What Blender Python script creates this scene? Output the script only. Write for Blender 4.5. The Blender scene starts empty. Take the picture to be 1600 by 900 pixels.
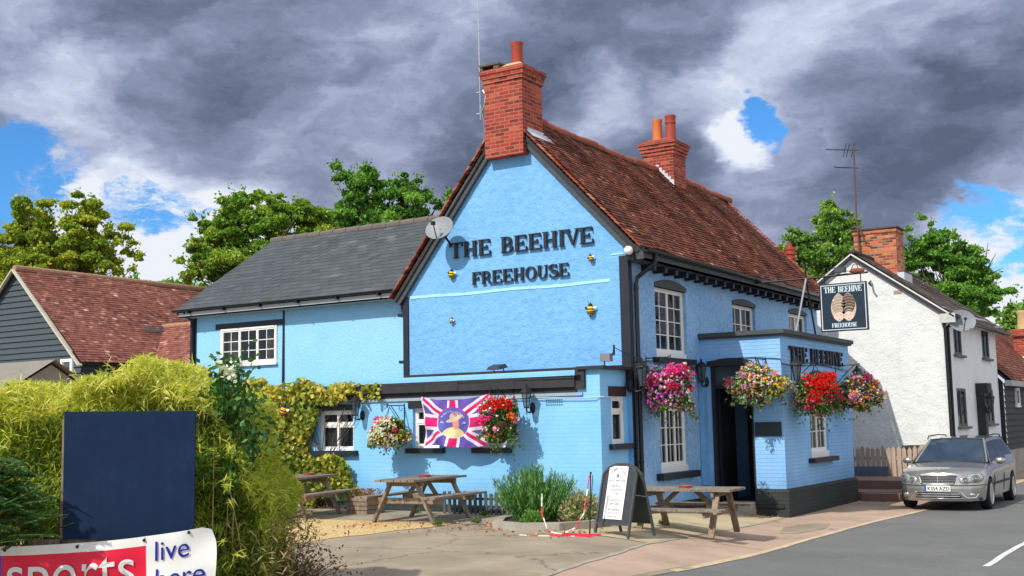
import bpy, math, random
import numpy as np
from mathutils import Vector, Matrix
random.seed(7); RNG = np.random.default_rng(7)
S = bpy.context.scene; COL = S.collection
PI = math.pi; rad = math.radians

# ------------------------------------------------------------------ camera, light, sky
def setup_view():
    yaw, pitch, roll = -.558183, .1152266, -.0200368
    fw = Vector((math.sin(yaw)*math.cos(pitch), math.cos(yaw)*math.cos(pitch), math.sin(pitch)))
    r = Vector((math.cos(yaw), -math.sin(yaw), 0)); u = r.cross(fw)
    r2 = math.cos(roll)*r + math.sin(roll)*u; u2 = -math.sin(roll)*r + math.cos(roll)*u
    cd = bpy.data.cameras.new('camera'); cam = bpy.data.objects.new('camera', cd); COL.objects.link(cam)
    cam.matrix_world = Matrix(((r2.x, u2.x, -fw.x, 0), (r2.y, u2.y, -fw.y, 0), (r2.z, u2.z, -fw.z, 1.8), (0, 0, 0, 1)))
    cd.sensor_width = 36; cd.lens = 1809.57/1600*36; cd.clip_end = 3000; cd.clip_start = .05
    S.camera = cam
setup_view()
S.view_settings.view_transform = 'Standard'; S.view_settings.look = 'None'
S.view_settings.exposure = 0.20; S.view_settings.gamma = 1; S.view_settings.use_curve_mapping = False
TO_SUN = Vector((-.24, -1, 1.0)).normalized()
sd = bpy.data.lights.new('sun', 'SUN'); sd.energy = 3.7; sd.angle = rad(.55); sd.color = (1, .95, .86)
so = bpy.data.objects.new('sun', sd); COL.objects.link(so); so.rotation_euler = TO_SUN.to_track_quat('Z', 'Y').to_euler()

def nset(node, **kw):
    for k, v in kw.items():
        if k.startswith('_'): setattr(node, k[1:], v)
    return node
class NT:
    def __init__(s, tree): s.t = tree; s.n = tree.nodes; s.l = tree.links
    def a(s, typ, ins=None, **props):
        n = s.n.new(typ)
        for k, v in props.items(): setattr(n, k, v)
        for k, v in (ins or {}).items():
            sock = n.inputs[k]
            if isinstance(v, bpy.types.NodeSocket): s.l.new(v, sock)
            else: sock.default_value = v
        return n
    def math(s, op, a, b=0., c=0., clamp=False):
        n = s.a('ShaderNodeMath', {0: a, 1: b, 2: c}, operation=op, use_clamp=clamp); return n.outputs[0]
    def vmath(s, op, a, b=(0, 0, 0), out=0):
        n = s.a('ShaderNodeVectorMath', {0: a, 1: b}, operation=op); return n.outputs[out]
    def ramp(s, fac, stops, interp='LINEAR'):
        n = s.a('ShaderNodeValToRGB', {0: fac}); cr = n.color_ramp; cr.interpolation = interp
        while len(cr.elements) > 1: cr.elements.remove(cr.elements[-1])
        cr.elements[0].position = stops[0][0]; cr.elements[0].color = (*stops[0][1], 1)
        for p, c in stops[1:]:
            e = cr.elements.new(p); e.color = (*c, 1)
        return n.outputs[0]
    def noise(s, vec, scale, detail=4, rough=.55, dist=0., out=0):
        n = s.a('ShaderNodeTexNoise', {'Vector': vec, 'Scale': scale, 'Detail': detail, 'Roughness': rough, 'Distortion': dist}); return n.outputs[out]
    def mix(s, fac, a, b, blend='MIX'):
        n = s.a('ShaderNodeMix', data_type='RGBA', blend_type=blend); n.clamp_factor = True
        for i, v in ((0, fac), (6, a), (7, b)):
            if isinstance(v, bpy.types.NodeSocket): s.l.new(v, n.inputs[i])
            else: n.inputs[i].default_value = v if i == 0 else (*v, 1) if len(v) == 3 else v
        return n.outputs[2]
    def mapr(s, v, a, b, c=0., d=1., smooth=False):
        n = s.a('ShaderNodeMapRange', {0: v, 1: a, 2: b, 3: c, 4: d}); n.interpolation_type = 'SMOOTHSTEP' if smooth else 'LINEAR'; return n.outputs[0]

def make_world():
    w = bpy.data.worlds.new('World'); S.world = w; w.use_nodes = True
    T = NT(w.node_tree); w.node_tree.nodes.clear()
    sky = T.a('ShaderNodeTexSky', sky_type='NISHITA'); sky.sun_disc = False
    sky.sun_elevation = math.asin(TO_SUN.z); sky.sun_rotation = math.atan2(TO_SUN.x, TO_SUN.y)
    sky.ozone_density = 2.5; sky.air_density = 1.0; sky.dust_density = .4
    d = T.a('ShaderNodeTexCoord').outputs['Generated']
    st = T.vmath('MULTIPLY', d, (1, 1, 1.9))
    warp = T.noise(st, 6., 6, .62, 0, 1)
    wv = T.vmath('MULTIPLY', T.vmath('SUBTRACT', warp, (.5, .5, .5)), (.14, .14, .10))
    dw = T.vmath('NORMALIZE', T.vmath('ADD', d, wv))
    sw = T.vmath('ADD', st, T.vmath('MULTIPLY', wv, (1.5, 1.5, 1.5)))
    n1 = T.noise(sw, 3.6, 7, .52); n2 = T.noise(sw, 9.5, 7, .54); n4 = T.noise(T.vmath('MULTIPLY', sw, (1, 1, 1.3)), 26., 7, .62)
    base = T.math('ADD', T.math('MULTIPLY_ADD', n1, 1.3, -.33), T.math('ADD', T.math('MULTIPLY', T.math('SUBTRACT', n2, .5), 1.0), T.math('MULTIPLY', T.math('SUBTRACT', n4, .5), .34)))
    def blob(c, r, wgt, vec=dw):
        c = Vector(c).normalized()
        dt = T.vmath('DOT_PRODUCT', vec, tuple(c), out=1)
        return T.mapr(dt, math.cos(r*1.25), 1., 0., wgt, True)
    light = [((-.74, .656, .153), .075, .62), ((-.762, .628, .150), .065, .55), ((-.70, .70, .16), .05, .35), ((-.347, .909, .233), .024, .75), ((-.36, .905, .24), .05, .2),
             ((-.146, .982, .118), .075, .75), ((-.144, .985, .085), .09, .5), ((-.306, .907, .29), .050, .26), ((-.295, .906, .31), .05, .20),
             ((-.36, .895, .262), .04, .26), ((-.202, .93, .312), .075, .28), ((-.447, .856, .258), .045, .5), ((-.42, .868, .262), .04, .3), ((-.771, .57, .284), .08, .2),
             ((-.782, .543, .305), .06, .16), ((-.691, .665, .262), .09, .12), ((-.595, .755, .276), .08, .16), ((-.70, .67, .205), .07, .35), ((-.78, .59, .225), .07, .35), ((-.63, .745, .215), .10, .22), ((-.314, .92, .235), .07, .22), ((-.276, .946, .169), .09, .2)]
    dark = [((-.653, .723, .243), .085, .22), ((-.41, .86, .318), .12, .25), ((-.244, .939, .234), .10, .26), ((-.20, .955, .20), .11, .24), ((-.145, .95, .276), .05, .34),
            ((-.697, .634, .335), .12, .22), ((-.543, .776, .26), .08, .16), ((-.48, .84, .25), .035, .18), ((-.362, .89, .300), .04, .2)]
    f = base
    for c, r, wgt in light: f = T.math('ADD', f, blob(c, r, wgt*.74))
    for c, r, wgt in dark: f = T.math('SUBTRACT', f, blob(c, r, wgt*.62))
    cloud = T.ramp(f, [(0, (.105, .132, .212)), (.20, (.165, .202, .310)), (.40, (.26, .305, .445)), (.58, (.40, .45, .62)), (.80, (.60, .67, .84)), (1.0, (.84, .88, .96))])
    b = None
    holes = [((-.806, .556, .206), .044, 1.), ((-.813, .548, .186), .050, 1.), ((-.786, .590, .196), .036, .7), ((-.742, .645, .184), .028, .85), ((-.728, .660, .182), .022, .7), ((-.328, .912, .249), .019, .95), ((-.322, .917, .237), .015, .9),
             ((-.447, .86, .228), .012, .6), ((-.157, .976, .154), .032, .85), ((-.13, .98, .147), .035, .85), ((-.19, .97, .157), .02, .6)]
    for c, r, wgt in holes:
        g = blob(c, r, wgt); b = g if b is None else T.math('MAXIMUM', b, g)
    n3 = T.noise(sw, 17., 9, .66)
    hole = T.mapr(T.math('ADD', b, T.math('MULTIPLY', T.math('SUBTRACT', n3, .5), 2.3)), .34, .85, 0., 1., True)
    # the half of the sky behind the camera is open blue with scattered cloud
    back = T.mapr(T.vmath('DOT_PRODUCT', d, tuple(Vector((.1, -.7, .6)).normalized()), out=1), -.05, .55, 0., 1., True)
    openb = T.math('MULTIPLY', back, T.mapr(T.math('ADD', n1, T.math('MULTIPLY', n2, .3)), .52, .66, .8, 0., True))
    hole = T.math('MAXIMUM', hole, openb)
    skyc = T.mix(1., sky.outputs[0], (.50, 1.10, 1.65), 'MULTIPLY')
    # unseen cloud right of and behind the camera, brightened to fill shaded walls
    cloud_fill = T.mapr(T.vmath('DOT_PRODUCT', d, tuple(Vector((.75, -.6, .35)).normalized()), out=1), -.42, .25, 0., 1., True)
    cloud = T.mix(cloud_fill, cloud, T.ramp(n2, [(.3, (.72, .76, .86)), (.7, (1.25, 1.27, 1.3))]))
    c10 = T.mix(1., cloud, (10, 10, 10), 'MULTIPLY')
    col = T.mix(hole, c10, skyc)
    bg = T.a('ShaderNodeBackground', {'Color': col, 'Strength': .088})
    o = T.a('ShaderNodeOutputWorld'); T.l.new(bg.outputs[0], o.inputs[0])
make_world()

# ------------------------------------------------------------------ materials
def newmat(name):
    m = bpy.data.materials.new(name); m.use_nodes = True; m.node_tree.nodes.clear(); return m, NT(m.node_tree)
def finish(T, color, rough=.7, bump=None, bstr=.3, bdist=.01, metal=0., spec=.3, coat=0., extra=None):
    p = T.a('ShaderNodeBsdfPrincipled', {'Roughness': rough, 'Metallic': metal, 'Specular IOR Level': spec, 'Coat Weight': coat})
    if isinstance(color, bpy.types.NodeSocket): T.l.new(color, p.inputs['Base Color'])
    else: p.inputs['Base Color'].default_value = (*color, 1)
    if bump is not None:
        b = T.a('ShaderNodeBump', {'Height': bump, 'Strength': bstr, 'Distance': bdist}); T.l.new(b.outputs[0], p.inputs['Normal'])
    for k, v in (extra or {}).items(): p.inputs[k].default_value = v
    o = T.a('ShaderNodeOutputMaterial'); T.l.new(p.outputs[0], o.inputs[0]); return p
def pos(T): return T.a('ShaderNodeNewGeometry').outputs['Position']
def objc(T): return T.a('ShaderNodeTexCoord').outputs['Object']
def wallvec(T):
    g = T.a('ShaderNodeNewGeometry'); p = T.a('ShaderNodeSeparateXYZ', {0: g.outputs['Position']}); n = T.a('ShaderNodeSeparateXYZ', {0: g.outputs['True Normal']})
    k = T.math('GREATER_THAN', T.math('ABSOLUTE', n.outputs[0]), .6)
    a = T.math('ADD', T.math('MULTIPLY', p.outputs[1], k), T.math('MULTIPLY', p.outputs[0], T.math('SUBTRACT', 1., k)))
    return T.a('ShaderNodeCombineXYZ', {0: a, 1: p.outputs[2], 2: 0.}).outputs[0]
def plain(name, c, rough=.6, var=.12, scale=6, bump=0., metal=0., spec=.3, coat=0., bs=40, **ex):
    m, T = newmat(name); v = objc(T); n = T.noise(v, scale, 6, .6)
    col = T.mix(n, tuple(x*(1-var) for x in c), tuple(min(1, x*(1+var)) for x in c))
    finish(T, col, rough, T.noise(v, bs, 5, .6) if bump else None, bump, .01, metal, spec, coat, {k.replace('_', ' '): v for k, v in ex.items()}); return m
def stucco(name, c, c2, lump=9., b1=.5, dirt=(.3, .3, .3), dirtamt=.12, dist=.02, mottle=.22):
    m, T = newmat(name); v = pos(T)
    n = T.noise(v, 1.3, 6, .6); n2 = T.noise(v, lump, 7, .62); n3 = T.noise(v, lump*6, 4, .7)
    col = T.mix(T.mapr(n, .3, .7), c, c2)
    st = T.noise(T.vmath('MULTIPLY', v, (3.5, 3.5, .5)), 1., 6, .65)
    col = T.mix(T.mapr(st, .60, .80, 0., dirtamt), col, dirt)
    col = T.mix(T.mapr(n3, .62, .75, 0., .25), col, tuple(x*.8 for x in c))
    col = T.mix(T.mapr(n2, .50, .66, 0., mottle), col, tuple(min(.95, x*1.35+.03) for x in c2)); col = T.mix(T.mapr(n2, .34, .46, mottle, 0.), col, tuple(x*.62 for x in c))
    h = T.math('ADD', T.math('MULTIPLY', n2, .75), T.math('MULTIPLY', n3, .35))
    finish(T, col, .75, h, b1, dist); return m
def brick(name, cs, mortar, bw=.225, bh=.075, ms=.009, bump=.6, paint=None, dirt=.2):
    m, T = newmat(name); v = wallvec(T); P = pos(T)
    wob = T.vmath('MULTIPLY', T.vmath('SUBTRACT', T.noise(P, 5, 3, .5, 0, 1), (.5, .5, .5)), (.012, .012, 0))
    vv = T.vmath('ADD', v, wob)
    b = T.a('ShaderNodeTexBrick', {'Vector': vv, 'Color1': (0, 0, 0, 1), 'Color2': (1, 1, 1, 1), 'Mortar': (.5, .5, .5, 1), 'Scale': 1., 'Mortar Size': ms, 'Mortar Smooth': .4, 'Brick Width': bw, 'Row Height': bh})
    b.offset = .5
    col = T.ramp(b.outputs[0], cs)
    n = T.noise(P, 14, 6, .65)
    col = T.mix(T.mapr(n, .45, .8, 0., dirt), col, tuple(x*.45 for x in cs[0][1]))
    if not paint: col = T.mix(b.outputs[1], col, mortar)
    else:
        n5 = T.noise(P, 1.6, 6, .6)
        col = T.mix(T.mapr(n5, .3, .7), paint[0], paint[1])
        col = T.mix(T.mapr(T.noise(P, 22, 6, .7), .62, .78, 0., .22), col, paint[2])
        col = T.mix(T.math('MULTIPLY', b.outputs[1], .12), col, paint[2])
        zz = T.a('ShaderNodeSeparateXYZ', {0: P}).outputs[2]; st = T.noise(T.vmath('MULTIPLY', P, (4, 4, .45)), 1., 6, .65)
        col = T.mix(T.math('MULTIPLY', T.mapr(T.math('ADD', zz, T.math('MULTIPLY', T.noise(P, 5, 6, .6), .5)), .55, 1.1, .45, .0), 1.), col, tuple(x*.6+.03 for x in paint[2]))
        col = T.mix(T.mapr(st, .56, .78, 0., .30), col, paint[2])
    h = T.math('ADD', T.math('MULTIPLY', T.math('SUBTRACT', 1., b.outputs[1]), .8), T.math('MULTIPLY', n, .5))
    h = T.math('ADD', h, T.math('MULTIPLY', b.outputs[0], .15))
    finish(T, col, .78, h, bump, .012); return m
def varmat(name, stops, rough=.8, noise_amt=.3, transl=0., dark=None, scale=3., bump=0.):
    """colour picked per face from the attribute 'var'"""
    m, T = newmat(name); a = T.a('ShaderNodeAttribute', attribute_name='var', attribute_type='GEOMETRY').outputs['Fac']
    P = pos(T); n = T.noise(P, scale, 6, .6)
    f = T.math('ADD', a, T.math('MULTIPLY', T.math('SUBTRACT', n, .5), noise_amt), clamp=True)
    col = T.ramp(f, stops)
    if dark: col = T.mix(T.mapr(T.noise(P, dark[0], 6, .7), dark[1], dark[1]+.15, 0., dark[2]), col, dark[3])
    if not transl: finish(T, col, rough, T.noise(P, 60, 4, .6) if bump else None, bump, .01, spec=.15); return m
    p = T.a('ShaderNodeBsdfPrincipled', {'Roughness': rough, 'Base Color': col, 'Specular IOR Level': .25})
    t = T.a('ShaderNodeBsdfTranslucent', {'Color': T.mix(1., col, (1.25, 1.3, .7), 'MULTIPLY')})
    mx = T.a('ShaderNodeMixShader', {0: transl, 1: p.outputs[0], 2: t.outputs[0]})
    o = T.a('ShaderNodeOutputMaterial'); T.l.new(mx.outputs[0], o.inputs[0]); return m
def glassmat(name, tint, transp, rough=.02):
    m, T = newmat(name)
    g = T.a('ShaderNodeBsdfPrincipled', {'Base Color': (*tint, 1), 'Roughness': rough, 'Specular IOR Level': .75})
    nv = T.noise(pos(T), 1.2, 3); b = T.a('ShaderNodeBump', {'Height': nv, 'Strength': .12, 'Distance': .05}); T.l.new(b.outputs[0], g.inputs['Normal'])
    t = T.a('ShaderNodeBsdfTransparent', {'Color': (.85, .9, .9, 1)})
    mx = T.a('ShaderNodeMixShader', {0: transp, 1: g.outputs[0], 2: t.outputs[0]})
    o = T.a('ShaderNodeOutputMaterial'); T.l.new(mx.outputs[0], o.inputs[0]); return m
def ground(name, cs, sc=2., grit=90, bump=.35, stones=None, stain=None, crack=None):
    m, T = newmat(name); P = pos(T)
    n = T.noise(P, sc, 8, .65); g = T.noise(P, grit, 3, .7)
    col = T.ramp(T.math('ADD', T.math('MULTIPLY', n, .8), T.math('MULTIPLY', g, .2)), cs)
    h = g
    if stones:
        vo = T.a('ShaderNodeTexVoronoi', {'Vector': P, 'Scale': stones[0]})
        sp = T.a('ShaderNodeSeparateColor', {0: vo.outputs['Color']}).outputs[0]
        col = T.mix(stones[2], col, T.ramp(sp, stones[1])); h = T.math('SUBTRACT', 1., vo.outputs['Distance'])
    if stain: col = T.mix(T.mapr(T.noise(P, stain[0], 5, .6), stain[1], stain[1]+.12, 0., stain[2]), col, stain[3])
    if crack:
        wp = T.vmath('ADD', P, T.vmath('MULTIPLY', T.noise(P, 1.6, 6, .65, 0, 1), (.9, .9, 0)))
        vo = T.a('ShaderNodeTexVoronoi', {'Vector': wp, 'Scale': crack}, feature='DISTANCE_TO_EDGE'); col = T.mix(T.mapr(vo.outputs['Distance'], .003, .010, .55, 0.), col, tuple(x[1][0]*.35 for x in (cs[0], cs[0], cs[0])))
    finish(T, col, .9, h, bump, .012, spec=.2); return m

BLUE = stucco('blue_render', (.170, .43, .78), (.205, .48, .82), 7, .95, (.13, .31, .54), .42, .05)
BLUEF = stucco('blue_pebbledash', (.22, .44, .80), (.34, .58, .88), 12, 1., (.13, .25, .46), .45, .05, .42)
BLUEB = brick('blue_painted_brick', [(0, (0, 0, 0)), (1, (1, 1, 1))], (0, 0, 0), paint=((.20, .50, .82), (.26, .57, .88), (.13, .35, .62)), bump=.30, dirt=.0)
BLUEP = brick('blue_porch_brick', [(0, (0, 0, 0)), (1, (1, 1, 1))], (0, 0, 0), paint=((.22, .46, .80), (.29, .54, .86), (.14, .31, .58)), bump=.7, dirt=.0)
WHITEST = stucco('white_render', (.68, .69, .67), (.77, .78, .75), 3.6, 1., (.45, .45, .41), .35, .055, .12)
GREYST = stucco('grey_white_render', (.70, .72, .74), (.78, .79, .80), 16, .6, (.4, .4, .38), .35, .02)
BRICK = brick('red_brick', [(0, (.15, .024, .018)), (.4, (.31, .038, .025)), (.8, (.40, .058, .032)), (1, (.46, .11, .055))], (.36, .17, .11), dirt=.45)
BRICKO = brick('orange_brick', [(0, (.10, .04, .03)), (.25, (.38, .09, .03)), (.75, (.58, .16, .05)), (1, (.60, .24, .09))], (.34, .27, .20), dirt=.5)
PLINTH = brick('black_painted_brick', [(0, (0, 0, 0)), (1, (1, 1, 1))], (0, 0, 0), paint=((.020, .030, .030), (.045, .060, .056), (.012, .016, .016)), bump=.8)
BLACK = plain('black_paint', (.022, .024, .034), .42, .35, 5, .35)
TIMBER = plain('weathered_black_timber', (.034, .033, .037), .7, .45, 7, .6)
BARGE = plain('dark_grey_barge', (.062, .070, .078), .65, .35, 6, .4)
WHITE = plain('white_paint', (.80, .79, .75), .4, .05, 5, .1)
DARKG = plain('gutter_black', (.018, .019, .022), .3, .3, 4)
IRON = plain('black_iron', (.02, .02, .022), .45, .3, 10, metal=.3)
GALV = plain('galvanised', (.42, .44, .46), .4, .2, 8, metal=.6)
LEAD = plain('lead', (.55, .58, .62), .5, .2, 6, .3)
GLASS = glassmat('window_glass', (.012, .016, .024), .35)
LGLASS = glassmat('lantern_glass', (.10, .12, .13), .55, .05)
CURT = plain('curtain', (.55, .54, .50), .9, .2, 12)
CURTB = plain('patterned_curtain', (.22, .14, .13), .9, .6, 9)
ROOM = plain('room_dark', (.03, .03, .032), .9)
TILE = varmat('clay_tile', [(0, (.060, .026, .020)), (.3, (.135, .045, .030)), (.6, (.22, .072, .046)), (.85, (.30, .11, .070)), (.96, (.42, .22, .14)), (1, (.54, .40, .30))], .85, .22, dark=(.9, .50, .60, (.070, .048, .034)), scale=14)
TILEB = varmat('barn_tile', [(0, (.11, .05, .04)), (.3, (.21, .080, .060)), (.7, (.31, .12, .090)), (.93, (.44, .23, .18)), (1, (.58, .46, .38))], .85, .25, dark=(1.3, .55, .5, (.12, .06, .05)), scale=9)
TILEV = varmat('verge_tile', [(0, (.10, .03, .02)), (.5, (.30, .065, .04)), (1, (.42, .18, .11))], .8, .3, scale=14)
SLATE = varmat('slate', [(0, (.058, .066, .070)), (.5, (.076, .086, .091)), (.9, (.096, .106, .11)), (1, (.13, .135, .14))], .55, .3, scale=5)
WTILE = varmat('grey_brown_tile', [(0, (.075, .06, .055)), (.5, (.13, .105, .09)), (1, (.21, .18, .15))], .9, .35, dark=(2., .5, .5, (.09, .085, .06)), scale=7)
BOARD = plain('grey_weatherboard', (.060, .078, .090), .7, .25, 9, .5)
BOARDK = plain('black_weatherboard', (.028, .032, .034), .65, .3, 9, .5)
POT = plain('terracotta_pot', (.34, .055, .035), .55, .2, 7, .2)
POTO = plain('orange_pot', (.62, .17, .05), .6, .2, 7, .2)
CEMENT = plain('cement', (.50, .44, .32), .9, .25, 9, .6)
def woodmat(name, cs, ax=(1, 8, 8)):
    m, T = newmat(name); v = objc(T); n = T.noise(T.vmath('MULTIPLY', v, tuple(a*2.2 for a in ax)), 2., 7, .65, .6); n2 = T.noise(v, 2.5, 4)
    col = T.ramp(T.math('ADD', T.math('MULTIPLY', n, .75), T.math('MULTIPLY', n2, .25)), cs)
    finish(T, col, .85, n, .6, .006, spec=.2); return m
WOOD = woodmat('weathered_wood', [(.25, (.075, .058, .045)), (.5, (.21, .175, .14)), (.75, (.40, .35, .29))], (7, 1, 7))
WOODL = woodmat('warm_leg_wood', [(.25, (.08, .055, .04)), (.5, (.24, .175, .125)), (.75, (.42, .33, .25))], (6, 6, 1))
PICKET = woodmat('picket_wood', [(.25, (.22, .15, .11)), (.5, (.42, .31, .23)), (.75, (.56, .45, .35))], (8, 8, 1))
BARK = woodmat('bark', [(.25, (.05, .04, .03)), (.7, (.14, .11, .08))], (6, 6, 1))
DECK = plain('brown_deck', (.20, .115, .09), .7, .3, 8, .4)
RED = plain('red_plastic', (.5, .04, .02), .4)
YEL = plain('bee_yellow', (.85, .50, .01), .45, .1)
CONC = ground('kerb_concrete', [(.3, (.24, .22, .18)), (.55, (.36, .33, .27)), (.8, (.46, .42, .34))], 3)
G_BASE = ground('base_ground', [(.3, (.20, .18, .13)), (.6, (.28, .25, .19))], .6)
G_FORE = ground('worn_tarmac_forecourt', [(.3, (.195, .160, .115)), (.5, (.30, .248, .178)), (.72, (.42, .355, .26))], .8, 110, .4, stain=(.9, .55, .5, (.24, .21, .17)), crack=.33)
G_GRAV = ground('yellow_gravel', [(.3, (.40, .26, .10)), (.7, (.58, .42, .20))], 2, 60, .8, stones=(42, [(0, (.30, .18, .07)), (.5, (.60, .42, .18)), (1, (.80, .64, .36))], .75))
G_PAVE = ground('pinkish_pavement', [(.3, (.29, .205, .145)), (.5, (.42, .300, .22)), (.72, (.53, .40, .29))], 1.1, 120, .4, stones=(120, [(0, (.30, .21, .16)), (1, (.60, .46, .38))], .25), stain=(.7, .56, .5, (.40, .31, .21)), crack=.22)
G_APRON = ground('pale_concrete_apron', [(.3, (.34, .28, .17)), (.5, (.46, .38, .24)), (.75, (.56, .47, .31))], 1.3, 90, .4, stain=(1.2, .58, .5, (.22, .19, .14)))
G_ROAD = ground('asphalt', [(.3, (.115, .12, .108)), (.5, (.160, .165, .150)), (.75, (.225, .228, .21))], .5, 130, .5, stones=(150, [(0, (.09, .09, .095)), (.85, (.18, .185, .19)), (1, (.42, .42, .40))], .4), stain=(1.6, .60, .35, (.27, .26, .24)))
G_LINE = ground('road_paint', [(.3, (.45, .45, .42)), (.6, (.72, .72, .68))], 9, 60, .3)
G_KERB = ground('flush_kerb_sandstone', [(.3, (.42, .31, .20)), (.6, (.58, .45, .30))], 4, 60, .3)
SOIL = ground('soil', [(.3, (.05, .035, .025)), (.7, (.12, .09, .06))], 8, 60, .8)

# ------------------------------------------------------------------ mesh helpers
ORG = {}
class MB:
    def __init__(s, M=None): s.v = []; s.f = []; s.mi = []; s.M = M; s.var = []
    def add(s, vs, fs, mi=0, var=0.):
        k = len(s.v)
        for p in vs:
            p = Vector(p); s.v.append(s.M @ p if s.M else p)
        for f in fs: s.f.append([i+k for i in f]); s.mi.append(mi); s.var.append(var)
    def box(s, a, b, mi=0, var=0.):
        x0, y0, z0 = a; x1, y1, z1 = b
        s.add([(x0, y0, z0), (x1, y0, z0), (x1, y1, z0), (x0, y1, z0), (x0, y0, z1), (x1, y0, z1), (x1, y1, z1), (x0, y1, z1)],
              [(0, 3, 2, 1), (4, 5, 6, 7), (0, 1, 5, 4), (1, 2, 6, 5), (2, 3, 7, 6), (3, 0, 4, 7)], mi, var)
    def beam(s, p, q, w, h, mi=0, up=(0, 0, 1), var=0.):
        p = Vector(p); q = Vector(q); d = (q-p).normalized(); up = Vector(up)
        if abs(d.dot(up)) > .98: up = Vector((0, 1, 0))
        x = d.cross(up).normalized(); y = x.cross(d).normalized(); vs = []
        for c in (p, q):
            for i, j in ((-1, -1), (1, -1), (1, 1), (-1, 1)): vs.append(c + x*w/2*i + y*h/2*j)
        s.add(vs, [(0, 1, 2, 3), (7, 6, 5, 4), (0, 4, 5, 1), (1, 5, 6, 2), (2, 6, 7, 3), (3, 7, 4, 0)], mi, var)
    def tube(s, pts, r, n=8, mi=0, cap=True):
        pts = [Vector(p) for p in pts]; rs = r if isinstance(r, (list, tuple)) else [r]*len(pts)
        rings = []; px = None
        for i, p in enumerate(pts):
            d = (pts[min(i+1, len(pts)-1)] - pts[max(i-1, 0)]).normalized()
            if px is None:
                a = Vector((0, 0, 1)) if abs(d.z) < .9 else Vector((1, 0, 0)); px = d.cross(a).normalized()
            else: px = (px - d*px.dot(d)).normalized()
            py = d.cross(px)
            rings.append([p + (px*math.cos(t*2*PI/n) + py*math.sin(t*2*PI/n))*rs[i] for t in range(n)])
        vs = [v for g in rings for v in g]; fs = []
        for i in range(len(pts)-1):
            for t in range(n): fs.append((i*n+t, i*n+(t+1) % n, (i+1)*n+(t+1) % n, (i+1)*n+t))
        if cap: fs.append(tuple(range(n-1, -1, -1))); fs.append(tuple((len(pts)-1)*n+t for t in range(n)))
        s.add(vs, fs, mi)
    def lathe(s, prof, c=(0, 0, 0), n=16, mi=0, R=None):
        vs = []; fs = []; c = Vector(c)
        for r, z in prof:
            for t in range(n):
                p = Vector((r*math.cos(t*2*PI/n), r*math.sin(t*2*PI/n), z))
                if R: p = R @ p
                vs.append(c+p)
        for i in range(len(prof)-1):
            for t in range(n): fs.append((i*n+t, i*n+(t+1) % n, (i+1)*n+(t+1) % n, (i+1)*n+t))
        fs.append(tuple(range(n-1, -1, -1))); fs.append(tuple((len(prof)-1)*n+t for t in range(n)))
        s.add(vs, fs, mi)
    def ell(s, c, r, n=12, m=8, mi=0, R=None):
        prof = [(math.sin(PI*(i+.02)/(m+.04)), -math.cos(PI*(i+.02)/(m+.04))) for i in range(m+1)]
        vs = []; fs = []; c = Vector(c)
        for a, z in prof:
            for t in range(n):
                p = Vector((a*math.cos(t*2*PI/n)*r[0], a*math.sin(t*2*PI/n)*r[1], z*r[2]))
                vs.append(c + (R @ p if R else p))
        for i in range(m):
            for t in range(n): fs.append((i*n+t, i*n+(t+1) % n, (i+1)*n+(t+1) % n, (i+1)*n+t))
        s.add(vs, fs, mi)
    def prism(s, poly, d0, d1, mi=0):
        """poly of (a, z) pushed from d0 to d1 along the middle axis"""
        n = len(poly); vs = [(a, d0, z) for a, z in poly]+[(a, d1, z) for a, z in poly]
        s.add(vs, [tuple(range(n)), tuple(range(2*n-1, n-1, -1))]+[(i, i+n, (i+1) % n+n, (i+1) % n) for i in range(n)], mi)
    def build(s, name, mats, parent=None, world=True, smooth=35, props=None, fix=True):
        me = bpy.data.meshes.new(name); o = bpy.data.objects.new(name, me); COL.objects.link(o)
        off = Vector((0, 0, 0))
        if parent is not None:
            o.parent = parent
            off = ORG.get(parent.name, Vector((0, 0, 0))) if world else off
            ORG[o.name] = off
        if props and 'at' in props: off = Vector(props['at']); o.location = off; ORG[o.name] = off
        me.from_pydata([v-off for v in s.v], [], s.f); me.update()
        if not isinstance(mats, (list, tuple)): mats = [mats]
        for m in mats: me.materials.append(m)
        if len(mats) > 1: me.polygons.foreach_set('material_index', s.mi)
        if any(s.var):
            a = me.attributes.new('var', 'FLOAT', 'FACE'); a.data.foreach_set('value', s.var)
        if fix and len(s.f) < 40000:
            import bmesh
            bm = bmesh.new(); bm.from_mesh(me); bmesh.ops.recalc_face_normals(bm, faces=bm.faces); bm.to_mesh(me); bm.free()
        if smooth:
            me.polygons.foreach_set('use_smooth', [True]*len(me.polygons)); me.set_sharp_from_angle(angle=rad(smooth))
        return o
def tag(o, label=None, cat=None, group=None, kind=None):
    if label: o['label'] = label
    if cat: o['category'] = cat
    if group: o['group'] = group
    if kind: o['kind'] = kind
    return o
def thing(name, label, cat, loc=(0, 0, 0), rz=0, group=None):
    o = bpy.data.objects.new(name, None); COL.objects.link(o); o.location = loc; o.rotation_euler = (0, 0, rz)
    o.empty_display_size = .2; ORG[o.name] = Vector(loc); return tag(o, label, cat, group)
def dup(root, loc, rz, label=None):
    r = root.copy(); COL.objects.link(r); r.location = loc; r.rotation_euler = (0, 0, rz)
    if label: r['label'] = label
    for ch in list(root.children):
        c = ch.copy(); COL.objects.link(c); c.parent = r
        for g in ch.children:
            d = g.copy(); COL.objects.link(d); d.parent = c
    return r
def WF(a, n, o=(0, 0, 0)):
    """wall frame: (along, out, up) to world"""
    a = Vector(a); n = Vector(n); return Matrix(((a.x, n.x, 0, o[0]), (a.y, n.y, 0, o[1]), (a.z, n.z, 1, o[2]), (0, 0, 0, 1)))
def facing_front(y): return WF((1, 0, 0), (0, -1, 0), (0, y, 0))
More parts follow.
